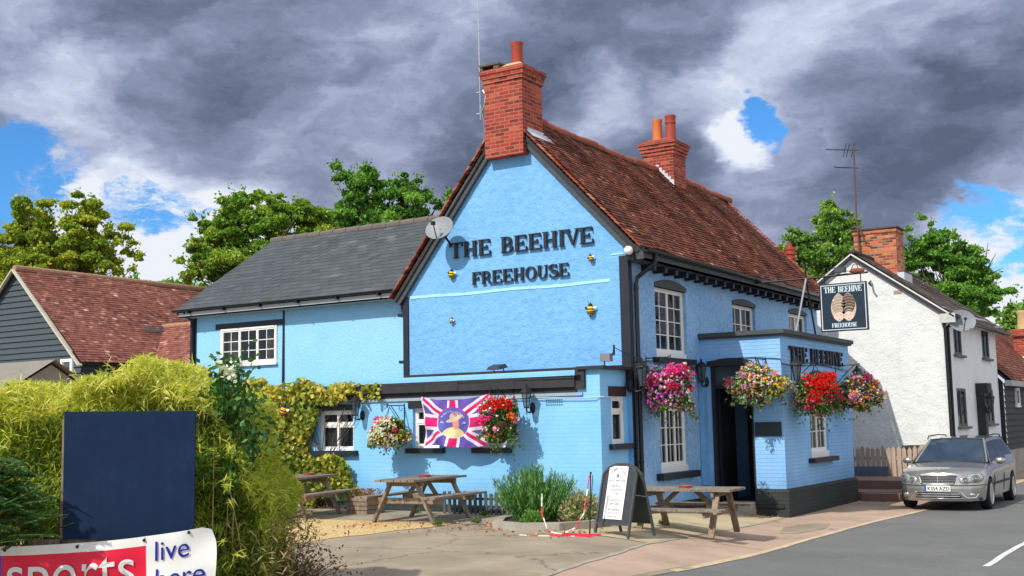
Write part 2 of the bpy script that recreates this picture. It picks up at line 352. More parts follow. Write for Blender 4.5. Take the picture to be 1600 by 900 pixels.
def facing_road(x): return WF((0, 1, 0), (1, 0, 0), (x, 0, 0))
def wall_holes(mb, a0, a1, z0, z1, holes, depth=.22, mi=0):
    A = sorted({a0, a1, *[h[0] for h in holes], *[h[1] for h in holes]}); Z = sorted({z0, z1, *[h[2] for h in holes], *[h[3] for h in holes]})
    for i in range(len(A)-1):
        for j in range(len(Z)-1):
            ca, cz = (A[i]+A[i+1])/2, (Z[j]+Z[j+1])/2
            if any(h[0] < ca < h[1] and h[2] < cz < h[3] for h in holes): continue
            mb.add([(A[i], 0, Z[j]), (A[i+1], 0, Z[j]), (A[i+1], 0, Z[j+1]), (A[i], 0, Z[j+1])], [(0, 1, 2, 3)], mi)
    for h in holes:
        x0, x1, y0, y1 = h; D = -depth
        for q in ([(x0, 0, y0), (x0, D, y0), (x0, D, y1), (x0, 0, y1)], [(x1, 0, y0), (x1, D, y0), (x1, D, y1), (x1, 0, y1)],
                  [(x0, 0, y0), (x1, 0, y0), (x1, D, y0), (x0, D, y0)], [(x0, 0, y1), (x1, 0, y1), (x1, D, y1), (x0, D, y1)]):
            mb.add(q, [(0, 1, 2, 3)], mi)
def window(root, M, a0, a1, z0, z1, d=.12, cas=2, cols=2, rows=4, top=0., lintel=.12, lint_over=.08, sill=.09, sill_over=.12, arch=0., curtain=None, mat=None, sillmat=None, lmat=None, topcols=None, sillproj=.10, whitesill=.0, side_curt=False):
    mat = mat or WHITE; sillmat = sillmat or BLACK; lmat = lmat or BLACK
    mb = MB(M); fo = -d+.05; fb = -d-.02; e = .045
    zb = z0+whitesill
    for A, B, Z0, Z1 in ((a0, a0+e, zb, z1), (a1-e, a1, zb, z1), (a0+e, a1-e, z1-e, z1), (a0+e, a1-e, zb, zb+e)): mb.box((A, fb, Z0), (B, fo, Z1))
    if whitesill: mb.box((a0-.0, fb, z0), (a1+.0, fo+.05, zb))
    ztop = z1-e
    if top: mb.box((a0+e, fb, z1-e-top-.04), (a1-e, fo-.003, z1-e-top)); ztop = z1-e-top-.04
    w = (a1-a0-2*e)/cas; g = .035; pn = MB(M)
    for c in range(cas):
        x0 = a0+e+c*w; x1 = x0+w
        for (zz0, zz1, cc, rr) in ([(zb+e, ztop, cols, rows)]+([(z1-e-top, z1-e, topcols or cols, 1)] if top else [])):
            for A, B, Z0, Z1 in ((x0, x0+g, zz0, zz1), (x1-g, x1, zz0, zz1), (x0+g, x1-g, zz0, zz0+g), (x0+g, x1-g, zz1-g, zz1)): mb.box((A, fb+.01, Z0), (B, fo-.012, Z1))
            for k in range(1, cc):
                xx = x0+g+(x1-x0-2*g)*k/cc; mb.box((xx-.009, fb+.02, zz0+g), (xx+.009, fo-.022, zz1-g))
            for k in range(1, rr):
                zz = zz0+g+(zz1-zz0-2*g)*k/rr; mb.box((x0+g, fb+.022, zz-.009), (x1-g, fo-.024, zz+.009))
            pn.add([(x0+g, fo-.035, zz0+g), (x1-g, fo-.035, zz0+g), (x1-g, fo-.035, zz1-g), (x0+g, fo-.035, zz1-g)], [(0, 1, 2, 3)])
    f = mb.build('window', mat, root, smooth=0); pn.build('pane', GLASS, f, smooth=0)
    if curtain is not None:
        n = 26
        spans = [(a0+e, a0+e+(a1-a0)*.24), (a1-e-(a1-a0)*.24, a1-e)] if side_curt else [(a0+e, a1-e)]
        for s0, s1 in spans:
            vs = []; cm = MB(M)
            for i in range(n+1):
                x = s0+(s1-s0)*i/n; y = fb-.10+.02*math.sin(i*1.9)
                vs += [(x, y, z0+.02), (x, y, z1-.02)]
            cm.add(vs, [(2*i, 2*i+2, 2*i+3, 2*i+1) for i in range(n)]); cm.build('curtain', curtain, f, fix=False)
    if lintel:
        lm = MB(M); lo = lint_over
        if arch:
            n = 10; bot = [(a0-lo+(a1-a0+2*lo)*i/n, z1+arch*(1-(2*i/n-1)**2)*.0) for i in range(n+1)]
            topp = [(a0-lo+(a1-a0+2*lo)*i/n, z1+lintel*.55+arch*(1-(2*i/n-1)**2)) for i in range(n, -1, -1)]
            lm.prism(bot+topp, -.1, .018)
        else: lm.box((a0-lo, -.1, z1+.002), (a1+lo, .02, z1+lintel))
        lm.build('lintel', lmat, f, smooth=0)
    if sill:
        sm = MB(M); sm.box((a0-sill_over, -.15, z0-sill), (a1+sill_over, sillproj, z0-.002)); sm.build('sill', sillmat, f, smooth=0)
    return f

def tile_roof(name, mats, parent, P0, A, U, L, Sl, tw, g, th=.018, jit=.006, sag=None, stagger=True, under=.07, skipfn=None, bias=0.):
    """every tile its own slightly lifted quad with a front edge; A along the eave, U up the slope"""
    P0 = Vector(P0); A = Vector(A).normalized(); U = Vector(U).normalized(); N = A.cross(U).normalized()
    if N.z < 0: N = -N
    rows = int(Sl/g); cols = int(L/tw)+1; vs = []; fs = []; var = []
    for r in range(rows+1):
        off = (-.5*tw if r % 2 and stagger else 0) + random.uniform(-.01, .01)
        for c in range(cols+1):
            a0 = max(0, min(L, c*tw+off)); a1 = max(0, min(L, (c+1)*tw+off-.004))
            if a1-a0 < .02: continue
            u0 = r*g+random.uniform(-jit, jit); u1 = min((r+1)*g+g*.25, Sl)
            if u1 <= u0: continue
            if skipfn and skipfn((a0+a1)/2, u0): continue
            h0 = th+random.uniform(0, jit); h1 = .003
            s = sag((a0+a1)/2, u0) if sag else 0.
            q = [P0+A*a0+U*u0+N*(h0+s), P0+A*a1+U*u0+N*(h0+s+random.uniform(-jit, jit)*.5), P0+A*a1+U*u1+N*(h1+s), P0+A*a0+U*u1+N*(h1+s)]
            e = [P0+A*a0+U*u0+N*(s-.02), P0+A*a1+U*u0+N*(s-.02)]
            k = len(vs); vs += q+e; fs += [(k, k+1, k+2, k+3), (k+4, k+5, k+1, k)]
            v = min(1, max(0, random.gauss(.45+bias, .2))); v = random.uniform(.93, 1.) if random.random() < .008 else min(v, .92); var += [v+.001]*2
    me = bpy.data.meshes.new(name); o = bpy.data.objects.new(name, me); COL.objects.link(o); o.parent = parent
    off = ORG[parent.name]; ORG[o.name] = off
    me.from_pydata([v-off for v in vs], [], fs); me.update(); me.materials.append(mats)
    a = me.attributes.new('var', 'FLOAT', 'FACE'); a.data.foreach_set('value', var)
    d = MB(); B = [P0-N*.065, P0+A*L-N*.065, P0+A*L+U*Sl-N*.065, P0+U*Sl-N*.065]; d.add(B+[p-N*under for p in B], [(0, 1, 2, 3), (7, 6, 5, 4), (0, 4, 5, 1), (1, 5, 6, 2), (2, 6, 7, 3), (3, 7, 4, 0)])
    d.build('roof_deck', TIMBER, o, smooth=0)
    return o
def leaves(name, mat, C, T, L, W, parent=None, var=None, at=None, flat=.0, props=None, fold=0.):
    """rhombus leaves: centres C, directions T, lengths L, widths W"""
    n = len(C); C = np.asarray(C, float); T = np.asarray(T, float); T = T/(np.linalg.norm(T, axis=1)[:, None]+1e-9)
    R = RNG.normal(size=(n, 3)); R[:, 2] *= (1-flat); B = np.cross(T, R); B /= (np.linalg.norm(B, axis=1)[:, None]+1e-9)
    L = np.broadcast_to(L, n)[:, None]*1.; W = np.broadcast_to(W, n)[:, None]*1.
    off = np.zeros(3)
    if parent is not None: off = np.array(ORG[parent.name])
    elif at is not None: off = np.array(at, float)
    V = np.empty((n, 4, 3)); V[:, 0] = C-T*L*.5; V[:, 1] = C+B*W*.5-T*L*.08; V[:, 2] = C+T*L*.5; V[:, 3] = C-B*W*.5-T*L*.08
    if fold: V[:, 2, 2] -= (L*fold)[:, 0]
    V = (V-off).reshape(-1, 3)
    me = bpy.data.meshes.new(name); o = bpy.data.objects.new(name, me); COL.objects.link(o)
    me.vertices.add(n*4); me.vertices.foreach_set('co', V.ravel()); me.loops.add(n*4); me.loops.foreach_set('vertex_index', np.arange(n*4, dtype=np.int32))
    me.polygons.add(n); me.polygons.foreach_set('loop_start', np.arange(0, n*4, 4, dtype=np.int32)); me.polygons.foreach_set('loop_total', np.full(n, 4, dtype=np.int32))
    me.update(calc_edges=True); me.materials.append(mat)
    a = me.attributes.new('var', 'FLOAT', 'FACE'); vv = var if var is not None else RNG.random(n); a.data.foreach_set('value', np.asarray(vv, np.float32)*.998+.001)
    if parent is not None: o.parent = parent; ORG[o.name] = Vector(off)
    elif at is not None: o.location = at
    return o

# ------------------------------------------------------------------ ground
def gz(x, y):
    t = min(max(((x+9.5)*.6+(y-18)*.2)/2., 0), 1); return .133-.303*t*t*(3-2*t)
def interp(y, tab):
    if y <= tab[0][0]: return tab[0][1]
    for (a, b), (c, d) in zip(tab, tab[1:]):
        if y <= c: return b+(d-b)*(y-a)/(c-a)
    return tab[-1][1]
KERB = [(-40, -5.9), (5, -5.93), (14, -6.0), (18, -6.04), (21.7, -5.93), (24.5, -5.68), (30, -5.5), (45, -5.35), (200, 2.)]
INNER = [(-40, -5.95), (2, -6.02), (8, -6.25), (11.4, -6.66), (15.2, -7.30), (18, -7.5), (22.4, -7.72), (40, -7.9), (200, -3)]
def strip(name, mat, ys, xl, xr, off, nx=10, label=None, wob=0.):
    mb = MB(); k = 0; ny = len(ys)
    vs = []
    for y in ys:
        a = xl(y); b = xr(y)
        for i in range(nx+1):
            x = a+(b-a)*i/nx
            if wob and i in (0, nx): x += (math.sin(y*7.3+i)+math.sin(y*17.1))*wob
            vs.append((x, y, gz(x, y)+off))
    mb.add(vs, [(j*(nx+1)+i, j*(nx+1)+i+1, (j+1)*(nx+1)+i+1, (j+1)*(nx+1)+i) for j in range(ny-1) for i in range(nx)])
    return tag(mb.build(name, mat, smooth=30, fix=False), kind='structure')
def lin(a, b, n): return [a+(b-a)*i/n for i in range(n+1)]
yy = lin(-40, 2, 8)+lin(3, 42, 78)+lin(46, 200, 20)
# one sheet to the horizon
def ground_sheet():
    xs = [-900, -400, -200, -100, -60, -40, -30]+lin(-25, 8, 66)+[12, 20, 40, 100, 300, 900]; ys = [-300, -100, -40, -10]+lin(0, 45, 90)+[60, 90, 150, 300, 600, 1400]
    mb = MB(); nx = len(xs); mb.add([(x, y, gz(x, y)-.004) for y in ys for x in xs], [(j*nx+i, j*nx+i+1, (j+1)*nx+i+1, (j+1)*nx+i) for j in range(len(ys)-1) for i in range(nx-1)])
    tag(mb.build('ground', G_BASE, smooth=30, fix=False), kind='structure')
ground_sheet()
strip('road', G_ROAD, yy, lambda y: interp(y, KERB), lambda y: interp(y, KERB)+6.2, .002, 14)
strip('pavement', G_PAVE, yy, lambda y: interp(y, INNER), lambda y: interp(y, KERB), .003, 8)
strip('far_pavement', G_PAVE, yy, lambda y: interp(y, KERB)+6.2, lambda y: interp(y, KERB)+8.2, .003, 6)
strip('forecourt', G_FORE, lin(-5, 22.4, 56), lambda y: -26., lambda y: interp(y, INNER), .004, 40)
strip('flush_kerb', G_KERB, lin(13.2, 45, 70), lambda y: interp(y, KERB)-.10, lambda y: interp(y, KERB)+.02, .009, 1, wob=.006)
strip('kerb_channel', G_FORE, lin(-10, 14, 40), lambda y: interp(y, KERB)-.14, lambda y: interp(y, KERB)-.0, .009, 2, wob=.01)
# crack line between forecourt and pavement
strip('joint_strip', CONC, lin(6, 22, 50), lambda y: interp(y, INNER)-.05, lambda y: interp(y, INNER)+.02, .010, 1, wob=.012)
strip('concrete_apron', G_APRON, lin(15.3, 22.4, 24), lambda y: max(-9.5, -8.9-(y-15.3)*.25), lambda y: interp(y, INNER)-.05, .009, 8)
def grav_r(y): return -11.75 + (y-12)*.11
strip('gravel_bed', G_GRAV, lin(8., 16.05, 24), lambda y: -17.5, lambda y: -12.3+(y-8)*.135 + .05*math.sin(y*5), .010, 24)
strip('patio', G_FORE, lin(16.05, 18.08, 8), lambda y: -17.5, lambda y: -10.6, .012, 20)
for k, y0 in enumerate((16.1, 24.1, 32.1, 40.1)):
    strip('road_marking', G_LINE, lin(y0, y0+4, 8), lambda y: interp(y, KERB)+3.03, lambda y: interp(y, KERB)+3.12, .008, 1, wob=.004)
strip('tarmac_patch', G_FORE, lin(19.3, 21.4, 8), lambda y: -7.1+abs(y-20.4)*.25, lambda y: -6.35-abs(y-20.3)*.2, .009, 3)
# ------------------------------------------------------------------ the pub
XF, YG, YA, YW, XA = -9.42, 19.15, 18.09, 19.45, -9.52
YP, XP, YP2 = 22.39, -7.71, 27.12
pub = thing('pub', 'sky blue pub with a steep red tiled roof, slate roofed wing and flat porch', 'pub', (-12, 19.15, 0))
def p(mb, name, mats, **k): return mb.build(name, mats, pub, **k)
# gable wall and back walls
m = MB(facing_front(YG)); m.prism([(-14.62, -.3), (-9.425, -.3), (-9.425, 5.12), (-11.96, 7.80), (-14.62, 4.52)], -.22, 0)
p(m, 'gable_wall', BLUE, smooth=0)
m = MB(facing_front(30.4)); m.prism([(-14.62, -.3), (-9.43, -.3), (-9.43, 5.12), (-11.96, 7.80), (-14.62, 4.52)], 0, .22); m.box((-14.6, -11.2, -.3), (-14.4, 0, 4.5)); p(m, 'back_wall', BLUE, smooth=0)
# road side wall
W1 = (20.27, 21.74, 2.98, 4.35); W2 = (24.3, 25.72, 3.05, 4.32); W3 = (28.1, 29.5, 3.05, 4.38); WG = (20.30, 21.62, .78, 2.42)
m = MB(facing_road(XF)); wall_holes(m, 19.152, 30.4, -.3, 5.15, [W1, W2, W3, WG], .26)
for a in lin(19.4, 30.2, 16): pass
p(m, 'road_side_wall', BLUEF, smooth=0, fix=False)
MR = facing_road(XF); MRP = facing_road(XP); MF = facing_front(YG); MA = facing_front(YA); MAS = facing_road(XA)
window(pub, MR, *W1, cas=2, cols=2, rows=4, lintel=.14, arch=.10, lint_over=.02, sill=.11, sill_over=.16, sillproj=.13, whitesill=.10, curtain=CURTB, lmat=BARGE, side_curt=True)
window(pub, MR, *W2, cas=2, cols=2, rows=3, lintel=.12, arch=.08, lint_over=.02, sill=.08, curtain=CURT, lmat=BARGE, side_curt=True, whitesill=.06)
window(pub, MR, *W3, cas=2, cols=2, rows=3, lintel=.12, arch=.08, lint_over=.02, sill=.08, curtain=CURT, lmat=BARGE, whitesill=.06, side_curt=True)
window(pub, MR, *WG, cas=3, cols=2, rows=3, top=.34, lintel=.12, lint_over=.06, sill=.13, sill_over=.22, sillproj=.15, curtain=CURTB, side_curt=True, whitesill=.11)
# main roof, two slopes
EX, EZ, RX, RZ = -9.08, 4.93, -11.96, 7.97
sag = lambda a, u: .025*math.sin(a*.9+1)+.018*math.sin(a*2.3+u)-.012*math.sin(a*5.1)
up = Vector((RX-EX, 0, RZ-EZ)); SL = up.length
YR0, YR1 = 19.02, 30.62
def chim_gap(a, u): return False
rf = tile_roof('roof', TILE, pub, (EX, YR0, EZ), (0, 1, 0), up, YR1-YR0, SL, .165, .098, .022, .007, sag)
upl = Vector((RX+14.85, 0, RZ-4.40)); tile_roof('roof', TILE, pub, (-14.85, YR0, 4.40), (0, 1, 0), upl, YR1-YR0, upl.length, .165, .098, .022, .007, sag)
m = MB()
y = 20.2
while y < YR1:
    m.tube([(RX, y, RZ+.0+sag(y-YR0, 0)*.8), (RX, y+.33, RZ+.012+sag(y-YR0, 0)*.8)], .105, 10, var=0) if False else m.lathe([(.10, 0), (.112, .33)], (RX, y, RZ-.015+sag(y-YR0, 0)), 12, 0, Matrix.Rotation(-PI/2, 3, 'X')); y += .325
for i in range(len(m.f)): m.var.append(0) if i >= len(m.var) else None
rd = m.build('ridge_tiles', plain('ridge_clay', (.30, .085, .05), .8, .5, 3, .4), rf)
# verge tiles stepping up both gable edges
def verge(P, Q, w=.07, nm='verge_tiles', yoff=0.):
    P = Vector(P); Q = Vector(Q); n = int((Q-P).length/.10); m = MB(); d = (Q-P)/n
    for i in range(n):
        a = P+d*i; b = a+d*1.25; j = random.uniform(-.008, .008)
        m.beam(a+Vector((0, j, .020)), b+Vector((0, j, -.0)), .10, .028, var=random.random()*.98+.01)
    return m.build(nm, TILEV, pub, smooth=0)
verge((EX+.02, YR0-.02, EZ), (RX, YR0-.02, RZ-.02)); verge((-14.87, YR0-.02, 4.39), (RX, YR0-.02, RZ-.02)); verge((EX+.02, YR1, EZ), (RX, YR1, RZ-.02))
# bargeboards on the gable
m = MB(); nr = Vector((up.x, 0, up.z)).normalized(); nn = Vector((-nr.z, 0, nr.x)); nn = nn if nn.z < 0 else -nn
for (E0, U) in (((EX, EZ), up), ((-14.85, 4.40), upl)):
    d = Vector((U.x, 0, U.z)).normalized(); q = Vector((d.z, 0, -d.x)); q = q if q.z < 0 else -q
    a = Vector((E0[0], 19.09, E0[1]))+q*.145+d*.0; b = Vector((RX, 19.09, RZ))+q*.145; m.beam(a, b, .07, .17, up=q)
p(m, 'bargeboard', BARGE, smooth=0)
# eaves box, gutter, rafter feet
m = MB(); m.box((-9.40, 19.08, 4.70), (-9.06, 30.55, 4.745)); m.box((-9.085, 19.08, 4.70), (-9.06, 30.55, 4.86)); m.box((-9.42, 19.05, 4.72), (-9.05, 19.09, 5.0)); p(m, 'soffit_board', BARGE, smooth=0)
m = MB(); n = 8
for y0 in lin(19.1, 29.1, 5)[:-1]+[29.1]: pass
vs = []; prof = [(math.cos(PI+PI*i/n)*.062, math.sin(PI+PI*i/n)*.062) for i in range(n+1)]
for yv in (19.06, 30.6):
    for x, z in prof: vs.append((-9.0+x, yv, 4.90+z))
m.add(vs, [(i, i+1, i+n+2, i+n+1) for i in range(n)]); m.add([(v[0]*1.0, v[1], v[2]+.004) for v in vs], [(i, i+1, i+n+2, i+n+1) for i in range(n)])
for yv in lin(19.6, 30.2, 12): m.box((-9.075, yv-.02, 4.83), (-9.055, yv+.02, 4.92))
p(m, 'gutter', DARKG)
for i, yv in enumerate(lin(19.75, 30.25, 21)):
    m = MB(); m.box((-9.415, yv-.05, 4.585), (-9.15, yv+.05, 4.70)); p(m, 'rafter_foot', BLACK, smooth=0)
# corner posts and string course on the gable
m = MB(MF); m.box((-14.62, 0, 2.62), (-14.49, .035, 4.42)); m.box((-14.76, -.32, 4.02), (-14.62, .03, 4.09)); m.box((-14.74, -.32, 3.05), (-14.62, .03, 3.11)); m.box((-14.70, -.32, 4.12), (-14.62, .0, 4.5)); p(m, 'corner_post', BLACK, smooth=0)
m = MB(MF); m.box((-9.585, 0, 2.4), (-9.40, .04, 4.82)); m.box((-9.42, -.10, -.2), (-9.395, .0, 4.7)); p(m, 'corner_post', BLACK, smooth=0)
m = MB(MF)
xs = lin(-14.45, -9.80, 30)
for a, b in zip(xs, xs[1:]):
    za = 4.395+.010*math.sin(a*3)+(a+14.45)*-.003; m.box((a, -.01, za-.028), (b+.001, .010+.002*math.sin(a*9), za+.026+.006*math.sin(a*13)))
p(m, 'string_course', plain('pale_blue_band', (.38, .70, .90), .8, .06, 6)); m = MB(MF); m.box((-9.76, -.01, 4.855), (-9.5, .010, 4.885)); p(m, 'string_course', plain('pale_blue_band2', (.38, .70, .90), .8, .06, 6))
# timber rail over the annex roof, annex fascia beam
m = MB(MF); m.box((-14.6, -.0, 2.63), (-9.60, .05, 2.80)); p(m, 'timber_rail', TIMBER, smooth=0)
m = MB(MA)
xs = lin(-21.2, -9.98, 18)
for a, b in zip(xs, xs[1:]):
    j = random.uniform(-.012, .012); m.box((a, -.08, 2.40+j*.4), (b+.001, .10+j, 2.59+j*.6))
m.box((-21.2, -.05, 2.30), (-9.98, .03, 2.41)); p(m, 'fascia_beam', TIMBER, smooth=0)
m = MB(MA); m.box((-21.2, -.03, 2.245), (-9.86, .035, 2.30)); p(m, 'pale_trim_board', plain('grey_blue_trim', (.30, .38, .45), .7, .2, 6), smooth=0)
m = MB(MA); m.box((-9.985, -.06, 2.36), (-9.80, .06, 2.70)); p(m, 'beam_end_block', TIMBER, smooth=0)
m = MB(); m.add([(-21.2, 17.98, 2.585), (-9.87, 17.98, 2.60), (-9.87, 19.5, 2.68), (-21.2, 19.5, 2.66)], [(0, 1, 2, 3)]); m.add([(-21.2, 17.98, 2.55), (-9.87, 17.98, 2.55), (-9.87, 19.5, 2.6), (-21.2, 19.5, 2.6)], [(0, 1, 2, 3)]); p(m, 'annex_roof', TIMBER, smooth=0, fix=False)
# annex walls
AW1 = (-16.02, -15.1, 1.30, 2.10); AW2 = (-13.62, -12.98, 1.34, 2.10); AW3 = (-12.08, -11.48, 1.34, 2.14)
m = MB(MA); wall_holes(m, -21.2, XA, -.3, 2.70, [AW1, AW2, AW3], .2); m.prism([(-21.2, -.3), (-21.2, 2.7), (-21.19, 2.7), (-21.19, -.3)], -1.4, 0)
AS = (18.50, 18.98, 1.38, 2.22)
m.M = MAS; wall_holes(m, YA, 19.152, -.3, 2.70, [AS], .2)
m.M = None; m.add([(-9.9, 18.09, 2.695), (XA, 18.09, 2.695), (XA, 19.15, 2.695), (-9.9, 19.15, 2.695)], [(0, 1, 2, 3)]); p(m, 'annex_wall', BLUEB, smooth=0, fix=False)
m = MB(); m.box((-9.93, 17.99, 2.70), (-9.40, 19.15, 2.755)); p(m, 'annex_coping', TIMBER, smooth=0)
window(pub, MA, *AW1, cas=2, cols=1, rows=1, top=.22, lintel=.12, sill=.10, lmat=BLACK, curtain=CURT, side_curt=True)
window(pub, MA, *AW2, cas=1, cols=1, rows=1, top=.2, lintel=.17, lint_over=.10, sill=.10, curtain=CURT)
window(pub, MA, *AW3, cas=1, cols=1, rows=1, top=.2, lintel=.17, lint_over=.10, sill=.10, curtain=CURT)
window(pub, MAS, *AS, cas=1, cols=1, rows=1, top=.2, lintel=.18, lint_over=.10, sill=.10, sillproj=.12, curtain=CURT, lmat=plain('dark_red_lintel', (.05, .02, .022), .6), d=.06)
m = MB(MA); m.box((-21.2, -.1, -.3), (XA+.03, .03, .285)); m.M = MAS; m.box((YA, -.1, -.3), (19.15, .03, .285)); m.M = MR; m.box((19.152, -.1, -.3), (22.38, .025, .20)); p(m, 'plinth', PLINTH, smooth=0)
m = MB(MA)
for r in range(3):
    for c in range(8): m.box((-10.62+c*.045, 0, 2.17-r*.045), (-10.595+c*.045, .004, 2.19-r*.045))
p(m, 'air_brick', BLACK, smooth=0)
# cables on the walls
m = MB()
m.tube([(x, 18.03, 2.20+.018*math.sin(x*2.1)+.02*(x+21)/12) for x in lin(-13.2, -9.6, 24)]+[(-9.46, 18.1, 2.21), (-9.46, 18.5, 2.20), (-9.46, 18.8, 2.08), (-9.46, 18.86, 1.9)], .009, 5)
p(m, 'cable', plain('white_cable', (.5, .53, .56), .5))
m = MB(); m.tube([(XF+.02, y, 2.86+.05*math.sin(y*1.3)) for y in lin(19.2, 22.3, 16)], .008, 5); m.tube([(x, YP-.02, 2.95+.05*math.sin((x+9.3)*2)) for x in lin(-9.3, -7.72, 10)]+[(XP+.02, y, 2.86-.03*math.sin(y*1.7)) for y in lin(22.4, 27.0, 18)], .008, 5); p(m, 'cable', DARKG)
# downpipes
m = MB(); m.tube([(-9.02, 19.5, 4.86), (-9.02, 19.5, 4.74), (-9.05, 19.47, 4.66), (-9.33, 19.34, 4.42), (-9.355, 19.33, 4.30), (-9.355, 19.33, -.15)], .042, 10)
for z in (4.2, 2.5, 1.0): m.lathe([(.05, 0), (.05, .05)], (-9.355, 19.33, z), 10)
m.tube([(-9.37, 19.19, 2.7), (-9.37, 19.19, -.1)], .025, 8)
p(m, 'downpipe', DARKG)
# porch
PW = (24.05, 25.28, .93, 2.60)
m = MB(MRP); wall_holes(m, YP, YP2, .35, 3.45, [PW], .2)
m.M = facing_front(YP); wall_holes(m, XF, XP, .3, 3.45, [(-9.17, -8.33, .0, 2.86)], .12)
m.M = facing_front(YP2); m.add([(XF, 0, -.2), (XP, 0, -.2), (XP, 0, 3.45), (XF, 0, 3.45)], [(0, 1, 2, 3)]); p(m, 'porch_wall', BLUEP, smooth=0, fix=False)
window(pub, MRP, *PW, cas=2, cols=2, rows=4, lintel=.10, arch=.12, lint_over=.03, sill=.10, sill_over=.22, sillproj=.15, whitesill=.12, curtain=CURT, d=.10, side_curt=True)
m = MB(); m.box((XF, YP-.10, 3.45), (XP+.11, YP2+.10, 3.535)); m.box((XF, YP-.06, 3.41), (XP+.07, YP2+.06, 3.452)); p(m, 'porch_coping', BARGE, smooth=0)
m = MB()
for (a, b) in (((-8.33, YP-.05, -.3), (XP+.05, YP+.25, .33)), ((XP-.2, YP+.252, -.3), (XP+.05, YP2+.05, .33))): m.box(a, b)
m2 = []
for pts in ([(XP+.052, YP-.052, .33), (XP+.052, YP2+.05, .33), (XP+.003, YP2+.05, .385), (XP+.003, YP-.003, .385)], [(-8.33, YP-.052, .33), (XP+.052, YP-.052, .33), (XP+.003, YP-.003, .385), (-8.33, YP-.003, .385)]): m.add(pts, [(0, 1, 2, 3)])
p(m, 'porch_plinth', PLINTH, smooth=0, fix=False)
# doorway: frame, curved hood, fanlight, dark lobby
m = MB(facing_front(YP)); m.box((-9.20, -.10, .12), (-9.13, .02, 2.86)); m.box((-8.36, -.10, .12), (-8.325, .01, 2.86)); m.box((-9.13, -.08, 2.40), (-8.36, .0, 2.46)); fr = p(m, 'doorway', BLACK, smooth=0)
m = MB(facing_front(YP)); n = 10; m.prism([(-9.26+.98*i/n, 2.84+.02) for i in range(n+1)]+[(-9.26+.98*i/n, 2.93+.08*(1-(2*i/n-1)**2)) for i in range(n, -1, -1)], -.05, .07); m.build('hood', BLACK, fr, smooth=0)
m = MB(facing_front(YP)); m.add([(-9.13, -.05, 2.46), (-8.36, -.05, 2.46), (-8.36, -.05, 2.86), (-9.13, -.05, 2.86)], [(0, 1, 2, 3)]); m.build('fanlight', glassmat('fanlight_glass', (.05, .06, .075), .1, .1), fr, smooth=0)
m = MB(); m.box((-9.12, 22.5, .13), (-9.07, 23.3, 2.4)); m.ell((-9.04, 23.2, 1.25), (.03, .03, .03), 8, 6); m.build('door_leaf', plain('navy_door', (.012, .014, .024), .35), fr)
m = MB(); m.add([(-9.4, 24.9, -.1), (-7.95, 24.9, -.1), (-7.95, 24.9, 3.4), (-9.4, 24.9, 3.4)], [(0, 1, 2, 3)]); m.box((-9.4, 22.3, .02), (-7.75, 26.9, .08)); m.build('lobby', ROOM, fr, smooth=0)
m = MB(); m.box((-9.25, 21.98, -.2), (-8.33, 22.36, .07)); m.box((-9.0, 22.2, .06), (-8.35, 22.45, .13)); p(m, 'doorstep', CONC, smooth=0)
m = MB(); m.box((-9.408, 22.20, .45), (-9.30, 22.388, 2.90)); p(m, 'door_jamb', BLUE, smooth=0)
# wing: wall, roof
WW = (-20.24, -18.46, 3.26, 4.10)
MW = facing_front(YW)
m = MB(MW); wall_holes(m, -21.2, -14.62, 2.4, 4.62, [WW], .16); p(m, 'wing_wall', stucco('blue_wing_pebbledash', (.26, .57, .88), (.31, .62, .91), 22, .8, (.18, .40, .64), .15, .02), smooth=0, fix=False)
m = MB(); m.add([(-21.2, YW, -.3), (-21.2, 25.5, -.3), (-21.2, 25.5, 4.55), (-21.2, 22.4, 6.60), (-21.2, YW, 4.62)], [(0, 1, 2, 3, 4)]); m.add([(-21.2, 25.5, -.3), (-14.6, 25.5, -.3), (-14.6, 25.5, 4.6), (-21.2, 25.5, 4.6)], [(0, 1, 2, 3)]); p(m, 'wing_end_wall', BLUE, smooth=0, fix=False)
window(pub, MW, *WW, cas=3, cols=2, rows=3, lintel=.13, lint_over=.18, sill=.055, sill_over=.02, sillmat=WHITE, d=.02, sillproj=.07, curtain=CURT, side_curt=True)
UW = Vector((0, 22.4-19.08, 6.70-4.60)); rw = tile_roof('roof', SLATE, pub, (-21.42, 19.08, 4.60), (1, 0, 0), UW, 6.76, UW.length, .30, .20, .010, .003, lambda a, u: .01*math.sin(a*1.3), under=.05)
tile_roof('roof', SLATE, pub, (-14.66, 19.08+UW.normalized().y*.5, 4.60+UW.normalized().z*.5), (1, 0, 0), UW, 1.9, UW.length-.5, .30, .20, .010, .003, under=.05)
UW2 = Vector((0, 22.4-25.72, 6.70-4.60)); tile_roof('roof', SLATE, pub, (-21.42, 25.72, 4.60), (1, 0, 0), UW2, 8.6, UW2.length, .30, .20, .010, .003, under=.05)
m = MB()
x = -21.45
while x < -13.2: m.lathe([(.10, 0), (.115, .44)], (x, 22.4, 6.685), 10, 0, Matrix.Rotation(PI/2, 3, 'Y')); x += .43
m.build('ridge_tiles', plain('grey_ridge', (.14, .12, .105), .85, .3, 4, .4), rw)
m = MB(); m.box((-21.3, 19.10, 4.42), (-14.9, 19.14, 4.54)); m.box((-21.3, 19.1, 4.42), (-14.9, YW, 4.45)); p(m, 'wing_fascia', plain('grey_fascia', (.42, .44, .46), .6, .1, 4), smooth=0)
m = MB(); vs = []
for xv in (-21.45, -14.8):
    for yq, z in prof: vs.append((xv, 19.04+yq*.9, 4.60+z*.8))
m.add(vs, [(i, i+1, i+n-2+1, i+n-2) for i in range(0)]); k = 9
m.add([], []); m.f += [[i, i+1, i+k+1, i+k] for i in range(8)]; m.mi += [0]*8; m.var += [0.]*8
